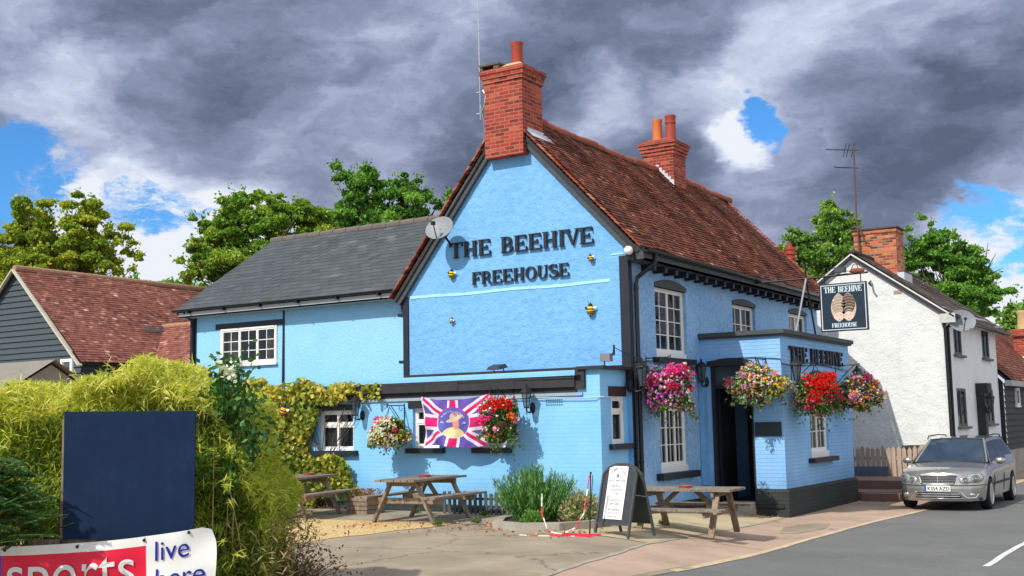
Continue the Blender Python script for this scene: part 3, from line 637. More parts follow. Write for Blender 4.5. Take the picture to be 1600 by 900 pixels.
for xv in lin(-20.9, -15.2, 5): m.box((xv-.02, 18.99, 4.50), (xv+.02, 19.1, 4.56))
p(m, 'gutter', DARKG, fix=False)
m = MB(MW); m.tube([(-18.26, -.0, 4.44), (-18.26, .03, 2.6)], .028, 8); m.tube([(-21.12, .34, 4.56), (-21.12, .30, 4.45), (-21.14, .09, 4.36), (-21.14, .09, 2.5)], .04, 8); m.box((-21.2, 0, 2.5), (-21.07, .03, 4.42)); p(m, 'downpipe', BLACK)
# chimneys
def chimney(name, x0, x1, y0, y1, z0, z1, mat, corb=3, label=None, taper=0., step=.03):
    m = MB(); m.box((x0, y0, z0), (x1, y1, z1-.075*corb*1.2))
    for i in range(corb):
        o = step*(i+1); za = z1-.075*corb*1.2+i*.075*1.2; m.box((x0-o, y0-o, za), (x1+o, y1+o, za+.075*1.2-(0 if i == corb-1 else 0)))
    return m.build(name, mat, pub, smooth=0)
c1 = chimney('chimney', -12.39, -11.50, 18.935, 19.70, 7.02, 8.80, BRICK, 3, step=.024)
m = MB(); vs = [(-12.0, 18.90, 8.80), (-11.44, 18.90, 8.80), (-11.44, 19.76, 8.80), (-12.0, 19.76, 8.80), (-11.95, 19.12, 8.93), (-11.66, 19.12, 8.93), (-11.66, 19.5, 8.93), (-11.95, 19.5, 8.93)]
m.add(vs, [(0, 1, 5, 4), (1, 2, 6, 5), (2, 3, 7, 6), (3, 0, 4, 7), (4, 5, 6, 7)]); m.build('flaunching', plain('yellow_mortar', (.55, .40, .17), .9, .2, 9, .5), c1, smooth=0)
m = MB(); m.lathe([(.125, 0), (.118, .46), (.135, .50), (.135, .535), (.105, .54), (.10, .1)], (-11.83, 19.32, 8.86), 18); m.build('chimney_pot', POT, c1)
m = MB(); m.box((-12.46, 18.90, 8.80), (-12.40, 19.76, 8.89)); m.box((-12.47, 18.88, 8.89), (-12.0, 19.78, 8.93)); m.box((-12.14, 18.90, 8.8), (-12.02, 19.76, 8.89)); m.build('vent_cap', plain('sooty_slab', (.12, .09, .07), .9, .4, 8), c1, smooth=0)
m = MB(); m.prism([(-11.50, 7.22), (-11.0, 7.02), (-11.10, 6.93), (-11.52, 7.42)], 0, 0) if False else None
dR = Vector((EX-RX, 0, EZ-RZ)).normalized(); nR = Vector((-dR.z, 0, dR.x)); nR = nR if nR.z > 0 else -nR
def flash(P, w, l, name='flashing'):
    m = MB(); P = Vector(P); y0, y1 = w; a = P+nR*.035; b = P+dR*l+nR*.035
    m.add([(a.x, y0, a.z), (a.x, y1, a.z), (b.x, y1, b.z), (b.x, y0, b.z)], [(0, 1, 2, 3)]); m.add([(a.x, y0, a.z-.03), (a.x, y1, a.z-.03), (b.x, y1, b.z-.03), (b.x, y0, b.z-.03)], [(3, 2, 1, 0)]); return m
m = flash((-11.50, 0, RZ-(RX+11.5)*-1.0*1.055 if False else 7.485), (19.02, 19.86), .22); m.box((-11.515, 19.1, 7.36), (-11.485, 19.71, 7.56)); m.build('flashing', LEAD, c1, smooth=0)
# second chimney straddling the ridge
c2 = chimney('chimney', -12.30, -11.48, 26.05, 26.80, 7.1, 8.62, BRICK, 3, step=.026)
m = MB()
for i, (a, b) in enumerate(((.10, .0), (.02, .07), (-.08, .13))):
    m.box((-12.34-a+.03, 26.01-a+.03, 8.62+b*.8), (-11.44+a-.03, 26.84+a-.03, 8.676+b*.8))
m.build('tiled_cap', BRICK, c2, smooth=0)
m = MB(); m.lathe([(.13, 0), (.118, .52), (.13, .55), (.13, .60), (.10, .60), (.095, .2)], (-12.02, 26.36, 8.74), 18); m.build('chimney_pot', POTO, c2)
m = MB(); m.lathe([(.135, 0), (.125, .46), (.14, .48), (.14, .52), (.125, .53), (.13, .60), (.145, .64), (.145, .68), (.11, .68), (.10, .2)], (-11.70, 26.46, 8.74), 18); m.build('chimney_pot', POT, c2)
m = MB()
for i in range(6):
    x = -11.95+.08*i; zr = RZ-(x-RX)*1.055; m.box((x, 26.025, zr-.1), (x+.08, 26.052, zr+.15))
m2 = flash((-11.48, 0, RZ-(.48)*1.055), (25.95, 26.92), .22)
m.add(m2.v, m2.f); m.build('flashing', LEAD, c2, smooth=0)
m = MB(); m.box((-11.2, 29.8, 6.2), (-11.0, 30.0, 6.3)); 
# small vented pot behind the far slope
m = MB(); m.lathe([(.14, -.5), (.14, .0), (.17, .02), (.17, .07), (.14, .08), (.14, .12), (.17, .14), (.17, .19), (.14, .20), (.14, .25), (.16, .27), (.16, .34), (.06, .36), (.05, .48)], (-10.27, 31.0, 6.10), 16)
tag(m.build('ventilated_flue', POT, None, props={'at': (-10.27, 31, 5.6)}), 'short ribbed red clay flue poking up behind the far end of the pub roof', 'flue')
m = MB(); m.box((-10.6, 30.75, -.3), (-9.95, 31.3, 5.62)); p(m, 'rear_stack', BRICK, smooth=0)
# ------------------------------------------------------------------ lettering
def arc(cx, cz, rx, rz, a0, a1, w0, w1, n=12):
    """stroke along an ellipse, width w1 where it runs upright and w0 where it runs level"""
    q = []
    for i in range(n+1):
        t = rad(a0+(a1-a0)*i/n); c, s = math.cos(t), math.sin(t); w = w0+(w1-w0)*abs(c)**1.5; q.append(((cx+rx*c, cz+rz*s), (cx+(rx-w)*c, cz+(rz-w*.9)*s)))
    return [[q[i][0], q[i+1][0], q[i+1][1], q[i][1]] for i in range(n)]
def rc(a, b, c, d): return [[(a, c), (b, c), (b, d), (a, d)]]
def stem(x, w=.17, se=.05): return rc(x, x+w, 0, 1)+rc(x-.07, x+w+.07, 0, se)+rc(x-.07, x+w+.07, 1-se, 1)
def serif_glyphs():
    G = {}
    G['T'] = (rc(.02, .84, .93, 1)+rc(.02, .07, .74, .95)+rc(.79, .84, .74, .95)+rc(.345, .515, 0, .95)+rc(.25, .61, 0, .05), .90)
    G['H'] = (stem(.09)+stem(.60)+rc(.25, .61, .475, .54), .92)
    G['E'] = (stem(.09)+rc(.2, .72, .935, 1)+rc(.2, .55, .475, .54)+rc(.2, .76, 0, .065)+rc(.67, .72, .73, .95)+rc(.51, .555, .38, .63)+rc(.71, .76, .03, .27), .84)
    G['F'] = (stem(.09)+rc(.2, .70, .935, 1)+rc(.2, .55, .475, .54)+rc(.65, .70, .73, .95)+rc(.51, .555, .38, .63), .78)
    G['I'] = (stem(.09), .36)
    G['V'] = ([[(.04, 1), (.22, 1), (.50, .0), (.42, 0)]]+[[(.66, 1), (.73, 1), (.49, 0), (.44, .02)]]+rc(-.03, .30, .95, 1)+rc(.57, .83, .95, 1), .82)
    G['B'] = (stem(.09)+rc(.2, .42, .935, 1)+rc(.2, .44, .485, .545)+rc(.2, .44, 0, .065)+arc(.42, .755, .24, .245, 90, -90, .06, .16)+arc(.44, .27, .29, .27, 90, -90, .06, .17), .80)
    G['R'] = (stem(.09)+rc(.2, .42, .935, 1)+rc(.2, .44, .475, .535)+arc(.42, .74, .25, .26, 90, -90, .06, .16)+[[(.36, .49), (.54, .49), (.80, 0), (.62, 0)]]+rc(.62, .86, 0, .05), .84)
    G['O'] = (arc(.44, .5, .41, .51, 0, 360, .06, .17, 30), .90)
    G['U'] = (rc(.10, .27, .30, 1)+rc(.02, .36, .95, 1)+rc(.66, .73, .30, 1)+rc(.56, .84, .95, 1)+arc(.415, .33, .315, .345, 180, 360, .07, .12, 14), .88)
    a = []
    pts = []
    for i in range(25):
        u = i/24
        if u < .5: t = rad(35+ (235)*u*2); x = .36+.25*math.cos(t); z = .745+.22*math.sin(t)
        else: t = rad(90-(235)*(u-.5)*2); x = .37+.28*math.cos(t); z = .265+.23*math.sin(t)
        pts.append((x, z, .035+.065*math.sin(PI*u)**2))
    for i in range(24):
        (x0, z0, w0), (x1, z1, w1) = pts[i], pts[i+1]; d = math.hypot(x1-x0, z1-z0)+1e-6; nx, nz = -(z1-z0)/d, (x1-x0)/d
        a.append([(x0+nx*w0, z0+nz*w0), (x1+nx*w1, z1+nz*w1), (x1-nx*w1, z1-nz*w1), (x0-nx*w0, z0-nz*w0)])
    G['S'] = (a+rc(.555, .60, .70, .98)+rc(.08, .125, .02, .30), .74)
    return G
GL = serif_glyphs()
def serif_text(M, s, a0, a1, z0, h, depth, mat, parent, name='letter', each=True, z1=None, front=0.):
    tot = sum((GL[c][1] if c != ' ' else .55) for c in s); k = (a1-a0)/tot; x = a0
    allm = MB(M)
    for c in s:
        if c == ' ': x += .55*k; continue
        m = MB(M) if each else allm; t = (x-a0)/(a1-a0); zz = z0+(z1-z0 if z1 else 0)*t
        for i, poly in enumerate(GL[c][0]): m.prism([(x+q[0]*k, zz+q[1]*h) for q in poly], front+.004, front+depth-(i % 5)*.0007)
        x += GL[c][1]*k
        if each: m.build(name, mat, parent, smooth=0)
    if not each: return allm.build(name, mat, parent, smooth=0)
g1 = thing('wall_lettering', 'large black serif letters THE BEEHIVE fixed across the blue gable', 'lettering', (-11.75, YG, 5.1))
serif_text(MF, 'THE BEEHIVE', -13.42, -10.08, 5.12, .315, .05, BLACK, g1, front=.012)
g2 = thing('wall_lettering', 'smaller black serif letters FREEHOUSE on the gable below the pub name', 'lettering', (-11.75, YG, 4.5))
serif_text(MF, 'FREEHOUSE', -12.88, -10.63, 4.54, .255, .045, BLACK, g2, front=.012)
g3 = thing('wall_lettering', 'black serif letters THE BEEHIVE on the road side of the porch parapet', 'lettering', (XP, 24.7, 2.9))
serif_text(MRP, 'THE BEEHIVE', 22.84, 26.52, 2.905, .32, .05, BLACK, g3, front=.012)
def txt(s, size, align='CENTER', res=3):
    cu = bpy.data.curves.new('t', 'FONT'); cu.body = s; cu.size = size; cu.align_x = align; cu.resolution_u = res
    o = bpy.data.objects.new('t', cu); COL.objects.link(o); dg = bpy.context.evaluated_depsgraph_get(); dg.update()
    me = bpy.data.meshes.new_from_object(o.evaluated_get(dg)); vs = [v.co.copy() for v in me.vertices]; fs = [list(q.vertices) for q in me.polygons]
    bpy.data.objects.remove(o); bpy.data.curves.remove(cu); bpy.data.meshes.remove(me); return vs, fs
def put_txt(mb, s, size, a, z, out, mi=0, align='CENTER', sx=1., rot=0.):
    vs, fs = txt(s, size, align); c, sn = math.cos(rot), math.sin(rot)
    mb.add([(a+(v.x*sx)*c-v.y*sn, out, z+(v.x*sx)*sn+v.y*c) for v in vs], fs, mi)

# ------------------------------------------------------------------ fixings on the walls
def bee(x, z, s, label, rot=0., yel=YEL, y0=YG-.03):
    t = thing('wall_bee', label, 'bee ornament', (x, y0, z), 0, 'bee ornaments on the wall')
    R = Matrix.Rotation(rot, 3, 'Y'); q = lambda v: Vector((x, y0-.03, z))+R @ (Vector(v)*s)
    m = MB(); m.ell(q((0, 0, -.02)), (.115*s, .09*s, .14*s), 14, 10, R=R); m.build('body', yel, t)
    m = MB(); m.ell(q((0, 0, .14)), (.07*s, .065*s, .06*s), 10, 8); m.tube([q((.02, -.03, .19)), q((.06, -.05, .26))], .008*s, 5); m.tube([q((-.02, -.03, .19)), q((-.06, -.05, .26))], .008*s, 5)
    m.lathe([(.02*s, -.02*s), (.004*s, -.07*s)], q((0, 0, -.15)), 8); m.build('head', BLACK, t)
    for zz, rr in ((.02, .119), (-.065, .115), (-.12, .085)):
        m = MB(); pts = [q((math.cos(a)*rr, math.sin(a)*rr*.8, zz)) for a in lin(0, 2*PI, 16)]; m.tube(pts, .017*s, 6); m.build('stripe', BLACK, t)
    for sgn in (1, -1):
        m = MB(); m.ell(q((.13*sgn, .01, .05)), (.075*s, .012*s, .045*s), 10, 6, R=Matrix.Rotation(rot-.5*sgn, 3, 'Y')); m.build('wing', WHITE if sgn > 0 else BLACK, t)
bee(-13.36, 4.80, .54, 'yellow and black bee ornament on the gable under the satellite dish', .1)
bee(-10.16, 4.83, .40, 'yellow and black bee ornament on the gable just right of the word FREEHOUSE', -.2)
bee(-13.38, 3.86, .33, 'smallest pale yellow bee ornament low on the left of the gable', .5, plain('pale_yellow', (.80, .70, .30), .5, .1))
bee(-10.20, 3.86, .62, 'largest yellow and black bee ornament low on the right of the gable', 0)
bee(-16.62, 2.12, .72, 'bright yellow bee ornament among the leaves of the climbing vine', .3, plain('orange_yellow', (.85, .38, .01), .5, .1), 17.72)
def dish(name, c, aim, r, mat, label, arm, cat='satellite dish', wallpt=None):
    t = thing(name, label, cat, c); q = Vector(aim).normalized().to_track_quat('Z', 'Y').to_matrix(); c = Vector(c)
    m = MB(); prof = [(r*k/7, .16*r*(k/7)**2) for k in range(1, 8)]; prof2 = [(a, b-.008) for a, b in prof[::-1]]
    m.lathe([(r*.02, 0)]+prof+prof2+[(r*.02, -.008)], c, 28, R=q @ Matrix.Diagonal((1, .86, 1))); m.build('reflector', mat, t)
    m = MB(); f = c+q @ Vector((0, -.18*r, r*.95)); m.tube([c+q @ Vector((0, -.84*r, .12*r)), f], .012, 6); m.box(f-Vector((.03, .04, .035)), f+Vector((.03, .04, .035))); m.build('feed_arm', GALV if mat is not DISHG else IRON, t)
    m = MB(); m.tube([c, c+Vector(arm)*.5, wallpt or c+Vector(arm)], .022, 8); m.build('mount', IRON, t)
DISHG = plain('dish_grey', (.22, .24, .26), .5, .1, 4); DISHM = plain('dish_mesh', (.22, .23, .24), .5, .2, 60)
dish('satellite_dish', (-13.36, 18.72, 5.68), (.10, -.9, .42), .31, DISHG, 'pale grey satellite dish on the left bargeboard of the blue gable', (0.02, .35, -.3))
dish('satellite_dish', (-6.30, 33.15, 4.28), (.55, -1, .35), .37, DISHG, 'grey satellite dish on the road corner of the white house', (-.45, .2, -.15))
# dome light, flood lights
m = MB(); m.ell((-9.30, 18.95, 4.88), (.085, .085, .085), 16, 10); t = thing('security_light', 'white globe shaped security light under the eaves at the corner of the gable', 'security light', (-9.30, 19.0, 4.8)); m.build('globe', WHITE, t)
m = MB(); m.box((-9.38, 18.98, 4.70), (-9.22, 19.12, 4.84)); m.tube([(-9.30, 19.0, 4.84), (-9.30, 18.97, 4.72)], .03, 8); m.build('mount', DARKG, t)
def flood(x, y, z, label, w=.20):
    t = thing('floodlight', label, 'floodlight', (x, y, z)); m = MB(WF((1, 0, 0), (0, -1, 0), (x, y, z))); m.add([(-w, .0, .0), (w, 0, .0), (w*.75, .24, -.05), (-w*.75, .24, -.05), (-w*.7, .0, .07), (w*.7, 0, .07), (w*.6, .2, .02), (-w*.6, .2, .02)], [(0, 1, 2, 3), (4, 7, 6, 5), (0, 4, 5, 1), (1, 5, 6, 2), (2, 6, 7, 3), (3, 7, 4, 0)]); m.build('lamp_head', BLACK, t)
    m = MB(WF((1, 0, 0), (0, -1, 0), (x, y, z))); m.tube([(-w*.6, .05, .0), (-w*.5, -.02, -.13)], .01, 6); m.tube([(w*.6, .05, .0), (w*.5, -.02, -.13)], .01, 6); m.build('bracket', BLACK, t)
flood(-12.03, 18.75, 2.84, 'black floodlight on the timber rail below the gable')
t = thing('floodlight', 'grey boxy lamp head with a bent cable on the corner coping', 'floodlight', (-9.62, 18.6, 2.76))
m = MB(); m.box((-9.72, 18.5, 2.85), (-9.52, 18.62, 2.99)); m.build('lamp_head', plain('lamp_grey', (.20, .21, .22), .5), t)
m = MB(); m.tube([(-9.66, 18.56, 2.76), (-9.66, 18.56, 2.86)], .012, 6); m.tube([(-9.5, 18.56, 2.95), (-9.46, 18.56, 3.10), (-9.30, 18.7, 2.98), (-9.10, 18.9, 2.86), (-9.3, 19.1, 2.86)], .010, 6); m.tube([(-9.46, 18.56, 3.14), (-9.46, 18.56, 2.95)], .018, 6); m.build('cable_arm', DARKG, t)
def lantern(pt, n, label, s=1., up=True):
    """six sided coach lantern standing on a swan arm; pt is on the wall, n points out"""
    n = Vector(n); pt = Vector(pt); t = thing('coach_lantern', label, 'wall lantern', pt, 0, 'black coach lanterns on the pub walls')
    c = pt+n*.20*s; m = MB(); m.ell(pt+n*.01+Vector((0, 0, -.12*s)), (.05*s, .05*s, .09*s), 10, 8); m.tube([pt+Vector((0, 0, -.12*s)), pt+n*.10*s+Vector((0, 0, -.20*s)), c+Vector((0, 0, -.18*s)), c+Vector((0, 0, -.10*s))], .014*s, 7); m.build('bracket', IRON, t)
    m = MB(); m.lathe([(.045*s, -.10*s), (.085*s, .14*s)], c, 6); m.build('glass', LGLASS, t, smooth=0)
    m = MB(); m.lathe([(.055*s, -.125*s), (.05*s, -.10*s)], c, 6); m.lathe([(.11*s, .135*s), (.105*s, .15*s), (.05*s, .21*s), (.02*s, .22*s), (.018*s, .26*s), (.004*s, .275*s)], c, 6)
    for k in range(6):
        a = k*PI/3; m.tube([c+Vector((.047*s*math.cos(a), .047*s*math.sin(a), -.10*s)), c+Vector((.088*s*math.cos(a), .088*s*math.sin(a), .14*s))], .007*s, 4)
    m.build('frame', IRON, t, smooth=0)
lantern((-14.86, YA, 2.12), (0, -1, 0), 'black wall lantern between the vine and the first hanging basket', 1.1)
lantern((-10.90, YA, 2.18), (0, -1, 0), 'black wall lantern right of the red flowered basket beside the flag', 1.1)
lantern((-9.42, 19.05, 2.56), (1, 0, 0), 'black wall lantern by the downpipe at the corner of the pub', 1.3)
lantern((XF, 21.3, 2.62), (1, 0, 0), 'black wall lantern showing above the magenta hanging basket', 1.1)
lantern((-9.30, YP-.02, 2.68), (0, -1, 0), 'black wall lantern beside the door hood', 1.2)
lantern((XP, 22.60, 2.66), (1, 0, 0), 'black wall lantern at the near end of the porch front under the letters', 1.2)
lantern((XP, 26.95, 2.62), (1, 0, 0), 'black wall lantern at the far end of the porch front', 1.2)
m = MB(); m.box((-9.418, 21.70, 1.92), (-9.385, 21.86, 2.12)); m.ell((-9.38, 21.78, 2.02), (.02, .045, .045), 10, 6, 1)
tag(m.build('bell_plate', [BLACK, plain('brass', (.7, .5, .2), .3, metal=.8)], props={'at': (-9.4, 21.78, 2.0)}), 'small square black plate with a round brass bell left of the doorway', 'bell')
m = MB(facing_front(YP)); m.box((-8.305, 0.002, 1.415), (-7.755, .02, 1.70), 0); put_txt(m, 'Licensed premises', .001, -8.03, 1.6, .0205, 0)
tag(m.build('name_plaque', plain('slate_plaque', (.03, .038, .055), .35, .3, 20), props={'at': (-8.03, YP, 1.4)}, smooth=0), 'dark slate plaque on the sunlit pier beside the doorway', 'plaque')
# aerials
t = thing('aerial_mast', 'tall thin grey aerial rod clamped to the gable chimney', 'aerial', (-12.5, 19.05, 7.9))
m = MB(); m.tube([(-12.53, 19.0, 7.85), (-12.53, 19.0, 8.6), (-12.56, 19.0, 10.9)], [.016, .016, .011], 8); 
for z in (8.9, 9.3, 9.7, 10.1): m.lathe([(.02, 0), (.02, .03)], (-12.54, 19.0, z), 8)
m.build('mast', GALV, t)
m = MB(); m.tube([(-12.62, 19.0, 8.42), (-12.40, 19.05, 8.45)], .014, 6); m.tube([(-12.62, 19.0, 7.98), (-12.40, 19.05, 8.0)], .014, 6); m.tube([(-12.44, 18.98, 8.44), (-12.36, 18.95, 8.3), (-12.40, 18.95, 8.1), (-12.5, 19.0, 8.0)], .018, 6); m.tube([(-12.52, 18.98, 8.2), (-12.44, 18.99, 7.7), (-12.46, 19.03, 7.2), (-13.2, 19.02, 6.3), (-14.2, 19.03, 5.0)], .007, 5); m.build('clamp', GALV, t)
# ------------------------------------------------------------------ flag
FC = {'purple': (.14, .085, .42), 'white': (.80, .76, .80), 'magenta': (.72, .012, .17), 'disc': (.13, .12, .46), 'cream': (.78, .66, .32), 'hat': (.74, .58, .46), 'skin': (.80, .30, .20), 'pinkhat': (.60, .22, .30)}
def cloth(name, c):
    m, T = newmat(name); p = T.a('ShaderNodeBsdfPrincipled', {'Base Color': (*c, 1), 'Roughness': .6, 'Specular IOR Level': .25}); t = T.a('ShaderNodeBsdfTranslucent', {'Color': (*c, 1)})
    mx = T.a('ShaderNodeMixShader', {0: .18, 1: p.outputs[0], 2: t.outputs[0]}); o = T.a('ShaderNodeOutputMaterial'); T.l.new(mx.outputs[0], o.inputs[0]); return m
fk = list(FC); FM = [cloth('flag_'+k, FC[k]) for k in fk]
def flag_xyz(u, v, lift=0.):
    x = -13.14+1.50*u+.015*math.sin(v*5)-(1-v)*.09*u; zt = 2.315+.02*u-.105*math.sin(PI*u)**.8; zb = 1.385+.02*math.sin(u*7)-.02*u; z = zb+(zt-zb)*v
    fold = .028*math.sin(9*u+4*v+1)+.03*math.sin(15*(u-.5)*(1.1-v)+v*6)*(.4+.6*(1-v))+.012*math.sin(26*u-9*v)
    return Vector((x, 17.80+fold-lift-.10*math.sin(PI*u), z))
def jack(u, v):
    x = (u-.5)*1.62; y = (v-.5)*1.0; e = (x/.415)**2+((y-.02)/.335)**2
    if e < 1:
        if e > .93: return 'white' if y < .1 else 'magenta'
        hx, hy = x-.04, y-.10
        if (hx/.23)**2+((hy-.0+hx*-.30)/.05)**2 < 1 or ((hx+.0)/.13)**2+((hy-.02)/.12)**2 < 1 and hy > -.02: return 'hat' if (hx-.02)**2+(hy-.11)**2 > .0035 else 'pinkhat'
        if ((x-.055)/.095)**2+((y-.0)/.13)**2 < 1: return 'skin'
        if (x/.26)**2+((y+.25)/.17)**2 < 1: return 'cream'
        return 'disc'
    if abs(x) < .082 or abs(y) < .10: return 'magenta'
    if abs(x) < .145 or abs(y) < .165: return 'white'
    for s in (1, -1):
        d = (y-s*x*.617)/1.175
        if abs(d) < .036: return 'magenta'
    for s in (1, -1):
        d = (y-s*x*.617)/1.175
        if abs(d) < .098: return 'white'
    return 'purple'
m = MB(); NU, NV = 190, 120
vs = [flag_xyz(i/NU, j/NV) for j in range(NV+1) for i in range(NU+1)]
for v in vs: m.v.append(v)
for j in range(NV):
    for i in range(NU):
        m.f.append([j*(NU+1)+i, j*(NU+1)+i+1, (j+1)*(NU+1)+i+1, (j+1)*(NU+1)+i]); m.mi.append(0 if False else fk.index('white' if i < 4 else jack((i+.5)/NU, (j+.5)/NV))); m.var.append(0.)
fl = m.build('jubilee_flag', FM, props={'at': (-12.4, 17.8, 2.3)}, smooth=180, fix=False)
tag(fl, 'pink white and purple union flag with a round portrait, strung up between two hanging baskets', 'flag')
m = MB()
def flag_txt(s, cu, cv, R, a0, a1, size):
    for i, ch in enumerate(s):
        if ch == ' ': continue
        a = rad(a0+(a1-a0)*i/(len(s)-1)) if len(s) > 1 else 0; vs, fs = txt(ch, size)
        x0 = R[0]*math.sin(a); y0 = R[1]*math.cos(a); r = -a*.8
        m.add([flag_xyz(cu+(x0+v.x*math.cos(r)-v.y*math.sin(r))/1.50, cv+(y0+v.x*math.sin(r)+v.y*math.cos(r))/.93, .012) for v in vs], fs)
flag_txt("The Queen's Platinum Jubilee", .5, .5, (.30, .225), -62, 62, .055)
flag_txt('1952', .5, .5, (.27, .0), -86, -56, .06); flag_txt('2022', .5, .5, (.27, .0), 56, 86, .06)
m.build('lettering', FM[1], fl, fix=False)
m = MB(); m.tube([flag_xyz(0, 1), (-13.3, 17.95, 2.50)], .006, 5); m.tube([flag_xyz(1, 1), (-11.75, 17.95, 2.50)], .006, 5); m.build('string', DARKG, fl)

# ------------------------------------------------------------------ hanging baskets
LEAFG = varmat('basket_leaf', [(0, (.035, .085, .018)), (.5, (.085, .17, .035)), (1, (.20, .27, .07))], .6, .2, .25)
SILV = varmat('silver_leaf', [(0, (.20, .27, .17)), (1, (.42, .50, .38))], .7, .2, .2)
def petal(name, a, b): return varmat('petals_'+name, [(0, a), (1, b)], .55, .1, .25)
PET = {'red': petal('red', (.55, .004, .006), (.80, .02, .012)), 'crimson': petal('crimson', (.45, .01, .05), (.72, .04, .12)), 'hotpink': petal('hotpink', (.70, .015, .20), (.85, .07, .30)),
       'magenta': petal('magenta', (.60, .03, .50), (.80, .10, .65)), 'pink': petal('pink', (.75, .22, .38), (.85, .45, .55)), 'yellow': petal('yellow', (.75, .42, .02), (.85, .60, .05)), 'white': petal('white', (.70, .72, .55), (.85, .85, .75)),
       'orange': petal('orange', (.75, .10, .01), (.85, .22, .02)), 'lilac': petal('lilac', (.35, .22, .60), (.60, .45, .75))}
LINER = plain('coir_liner', (.10, .06, .03), .95, .4, 30, .6)
def basket(c, r, label, heads, bloom, hook, wall, trail=.25, silver=0., nleaf=3800, seed=1):
    """heads: (colour, direction, size); bloom: scattered small flowers (colour, count)"""
    g = np.random.default_rng(seed); c = Vector(c); t = thing('hanging_basket', label, 'hanging basket', c, 0, 'flower filled hanging baskets on the pub')
    rx, ry, rz = r
    m = MB(); prof = [(.30*math.sin(a), -.24*math.cos(a)) for a in lin(.1, PI/2, 6)]; m.lathe([(p[0]*min(1, rx/.36), p[1]) for p in prof], c+Vector((0, 0, -.02)), 16); m.build('basket', LINER, t)
    m = MB(); hk = Vector(hook)
    for k in range(3):
        a = k*2*PI/3+.5; m.tube([c+Vector((.28*math.cos(a), .28*math.sin(a), 0)), hk], .006, 4)
    m.build('chain', IRON, t)
    n = nleaf; d = g.normal(size=(n, 3)); d /= np.linalg.norm(d, axis=1)[:, None]
    lump = 1+.24*np.sin(d[:, 0]*4+seed)*np.cos(d[:, 2]*3.4+seed*2)+.14*np.sin(d[:, 1]*7+d[:, 2]*6+seed)
    rr = (.45+.60*g.random(n)**.5)*lump; P = d*rr[:, None]*np.array([rx, ry, rz]); P[:, 2] -= (g.random(n) < .07)*g.random(n)**1.5*trail
    T = d+g.normal(size=(n, 3))*.7; T[:, 2] -= .25
    for k in range(9):   # trailing stems
        idx = g.choice(n, 34, replace=False); a = g.uniform(0, 6.28); ln = g.uniform(.2, 1.)*trail*.8; tt = g.random(34); base = np.array([rx*.8*math.cos(a), ry*.8*math.sin(a), -rz*.55]); P[idx] = base+np.outer(tt, [.05*math.cos(a)*3, .05*math.sin(a)*3, -ln])+g.normal(size=(34, 3))*.022
    C = P+np.array(c); ns = int(n*silver); L = .045+.035*g.random(n)
    leaves('foliage', LEAFG, C[ns:], T[ns:], L[ns:], L[ns:]*.62, t)
    if ns: 
        sel = (P[:, 0] < 0)|(g.random(n) < .5); idx = np.where(sel)[0][:ns]; leaves('silver_foliage', SILV, C[idx]+d[idx]*.04, T[idx], L[idx]*1.3, L[idx]*.5, t)
    byc = {}
    for col, dr, s in heads:
        dv = np.array(Vector(dr).normalized()); cc = np.array(c)+dv*np.array([rx, ry, rz])*(.90+.34*g.random()); k = int(46*s)
        q = g.normal(size=(k, 3)); q /= np.linalg.norm(q, axis=1)[:, None]; q *= (.55+.45*g.random(k))[:, None]*.085*s*np.array([1, 1, .75]); byc.setdefault(col, []).append((cc+q, q+g.normal(size=(k, 3))*.06, .042*np.ones(k)))
    for col, k in bloom:
        dd = g.normal(size=(k, 3)); dd /= np.linalg.norm(dd, axis=1)[:, None]; ctr = g.normal(size=3); ctr[1] = -abs(ctr[1])-.3; ctr[0] += .3; ctr /= np.linalg.norm(ctr); dd = dd+ctr*.75*np.array([1, 1, .6]); dd /= np.linalg.norm(dd, axis=1)[:, None]; lm = 1+.24*np.sin(dd[:, 0]*4+seed)*np.cos(dd[:, 2]*3.4+seed*2)+.14*np.sin(dd[:, 1]*7+dd[:, 2]*6+seed); cc = np.array(c)+dd*np.array([rx, ry, rz])*(lm[:, None]*(1.0+.18*g.random((k, 1))))
        for _ in range(4): byc.setdefault(col, []).append((cc+g.normal(size=(k, 3))*.010, np.cross(dd, g.normal(size=(k, 3))), .036+.012*g.random(k)))
    for col, L3 in byc.items():
        CC = np.vstack([a for a, b, e in L3]); TT = np.vstack([b for a, b, e in L3]); LL = np.concatenate([e for a, b, e in L3]); leaves('flowers', PET[col], CC, TT, LL, LL*.85, t)['kind'] = 'stuff'
    # iron bracket on the wall holding it
    w = Vector(wall); b = MB(); n_ = Vector((hk.x-w.x, hk.y-w.y, 0)); b.tube([w+Vector((0, 0, .02)), hk+Vector((0, 0, .02)), hk+n_*.15+Vector((0, 0, .05)), hk+n_*.12+Vector((0, 0, -.02))], .011, 6); b.tube([w+Vector((0, 0, -.40)), w+n_*.45+Vector((0, 0, -.18)), hk+n_*-.12+Vector((0, 0, .01))], .009, 6); b.tube([w+Vector((0, 0, .06)), w+Vector((0, 0, -.46))], .013, 6)
    b.tube([w+n_*.25+Vector((0, 0, -.03+.05*math.cos(a)*1)) + n_.normalized()*.05*math.sin(a) for a in lin(0, 5, 8)], .006, 5)
    return t, b
BR = []
def brk(tb, label):
    t, b = tb; o = b.build('basket_bracket', IRON, props={'at': ORG[t.name]}); tag(o, label, 'bracket', 'iron brackets carrying the baskets')
def hd(col, n, g, zlo=-.6, zhi=1, s=1., front=(0, -1)):
    out = []
    for _ in range(n):
        a = g.uniform(-1.4, 1.4); z = g.uniform(zlo, zhi); ca, sa = math.cos(a), math.sin(a); fx, fy = front; out.append((col, (fx*ca-fy*sa, fy*ca+fx*sa, z), s*g.uniform(.8, 1.3)))
    return out
g = random.Random(3)
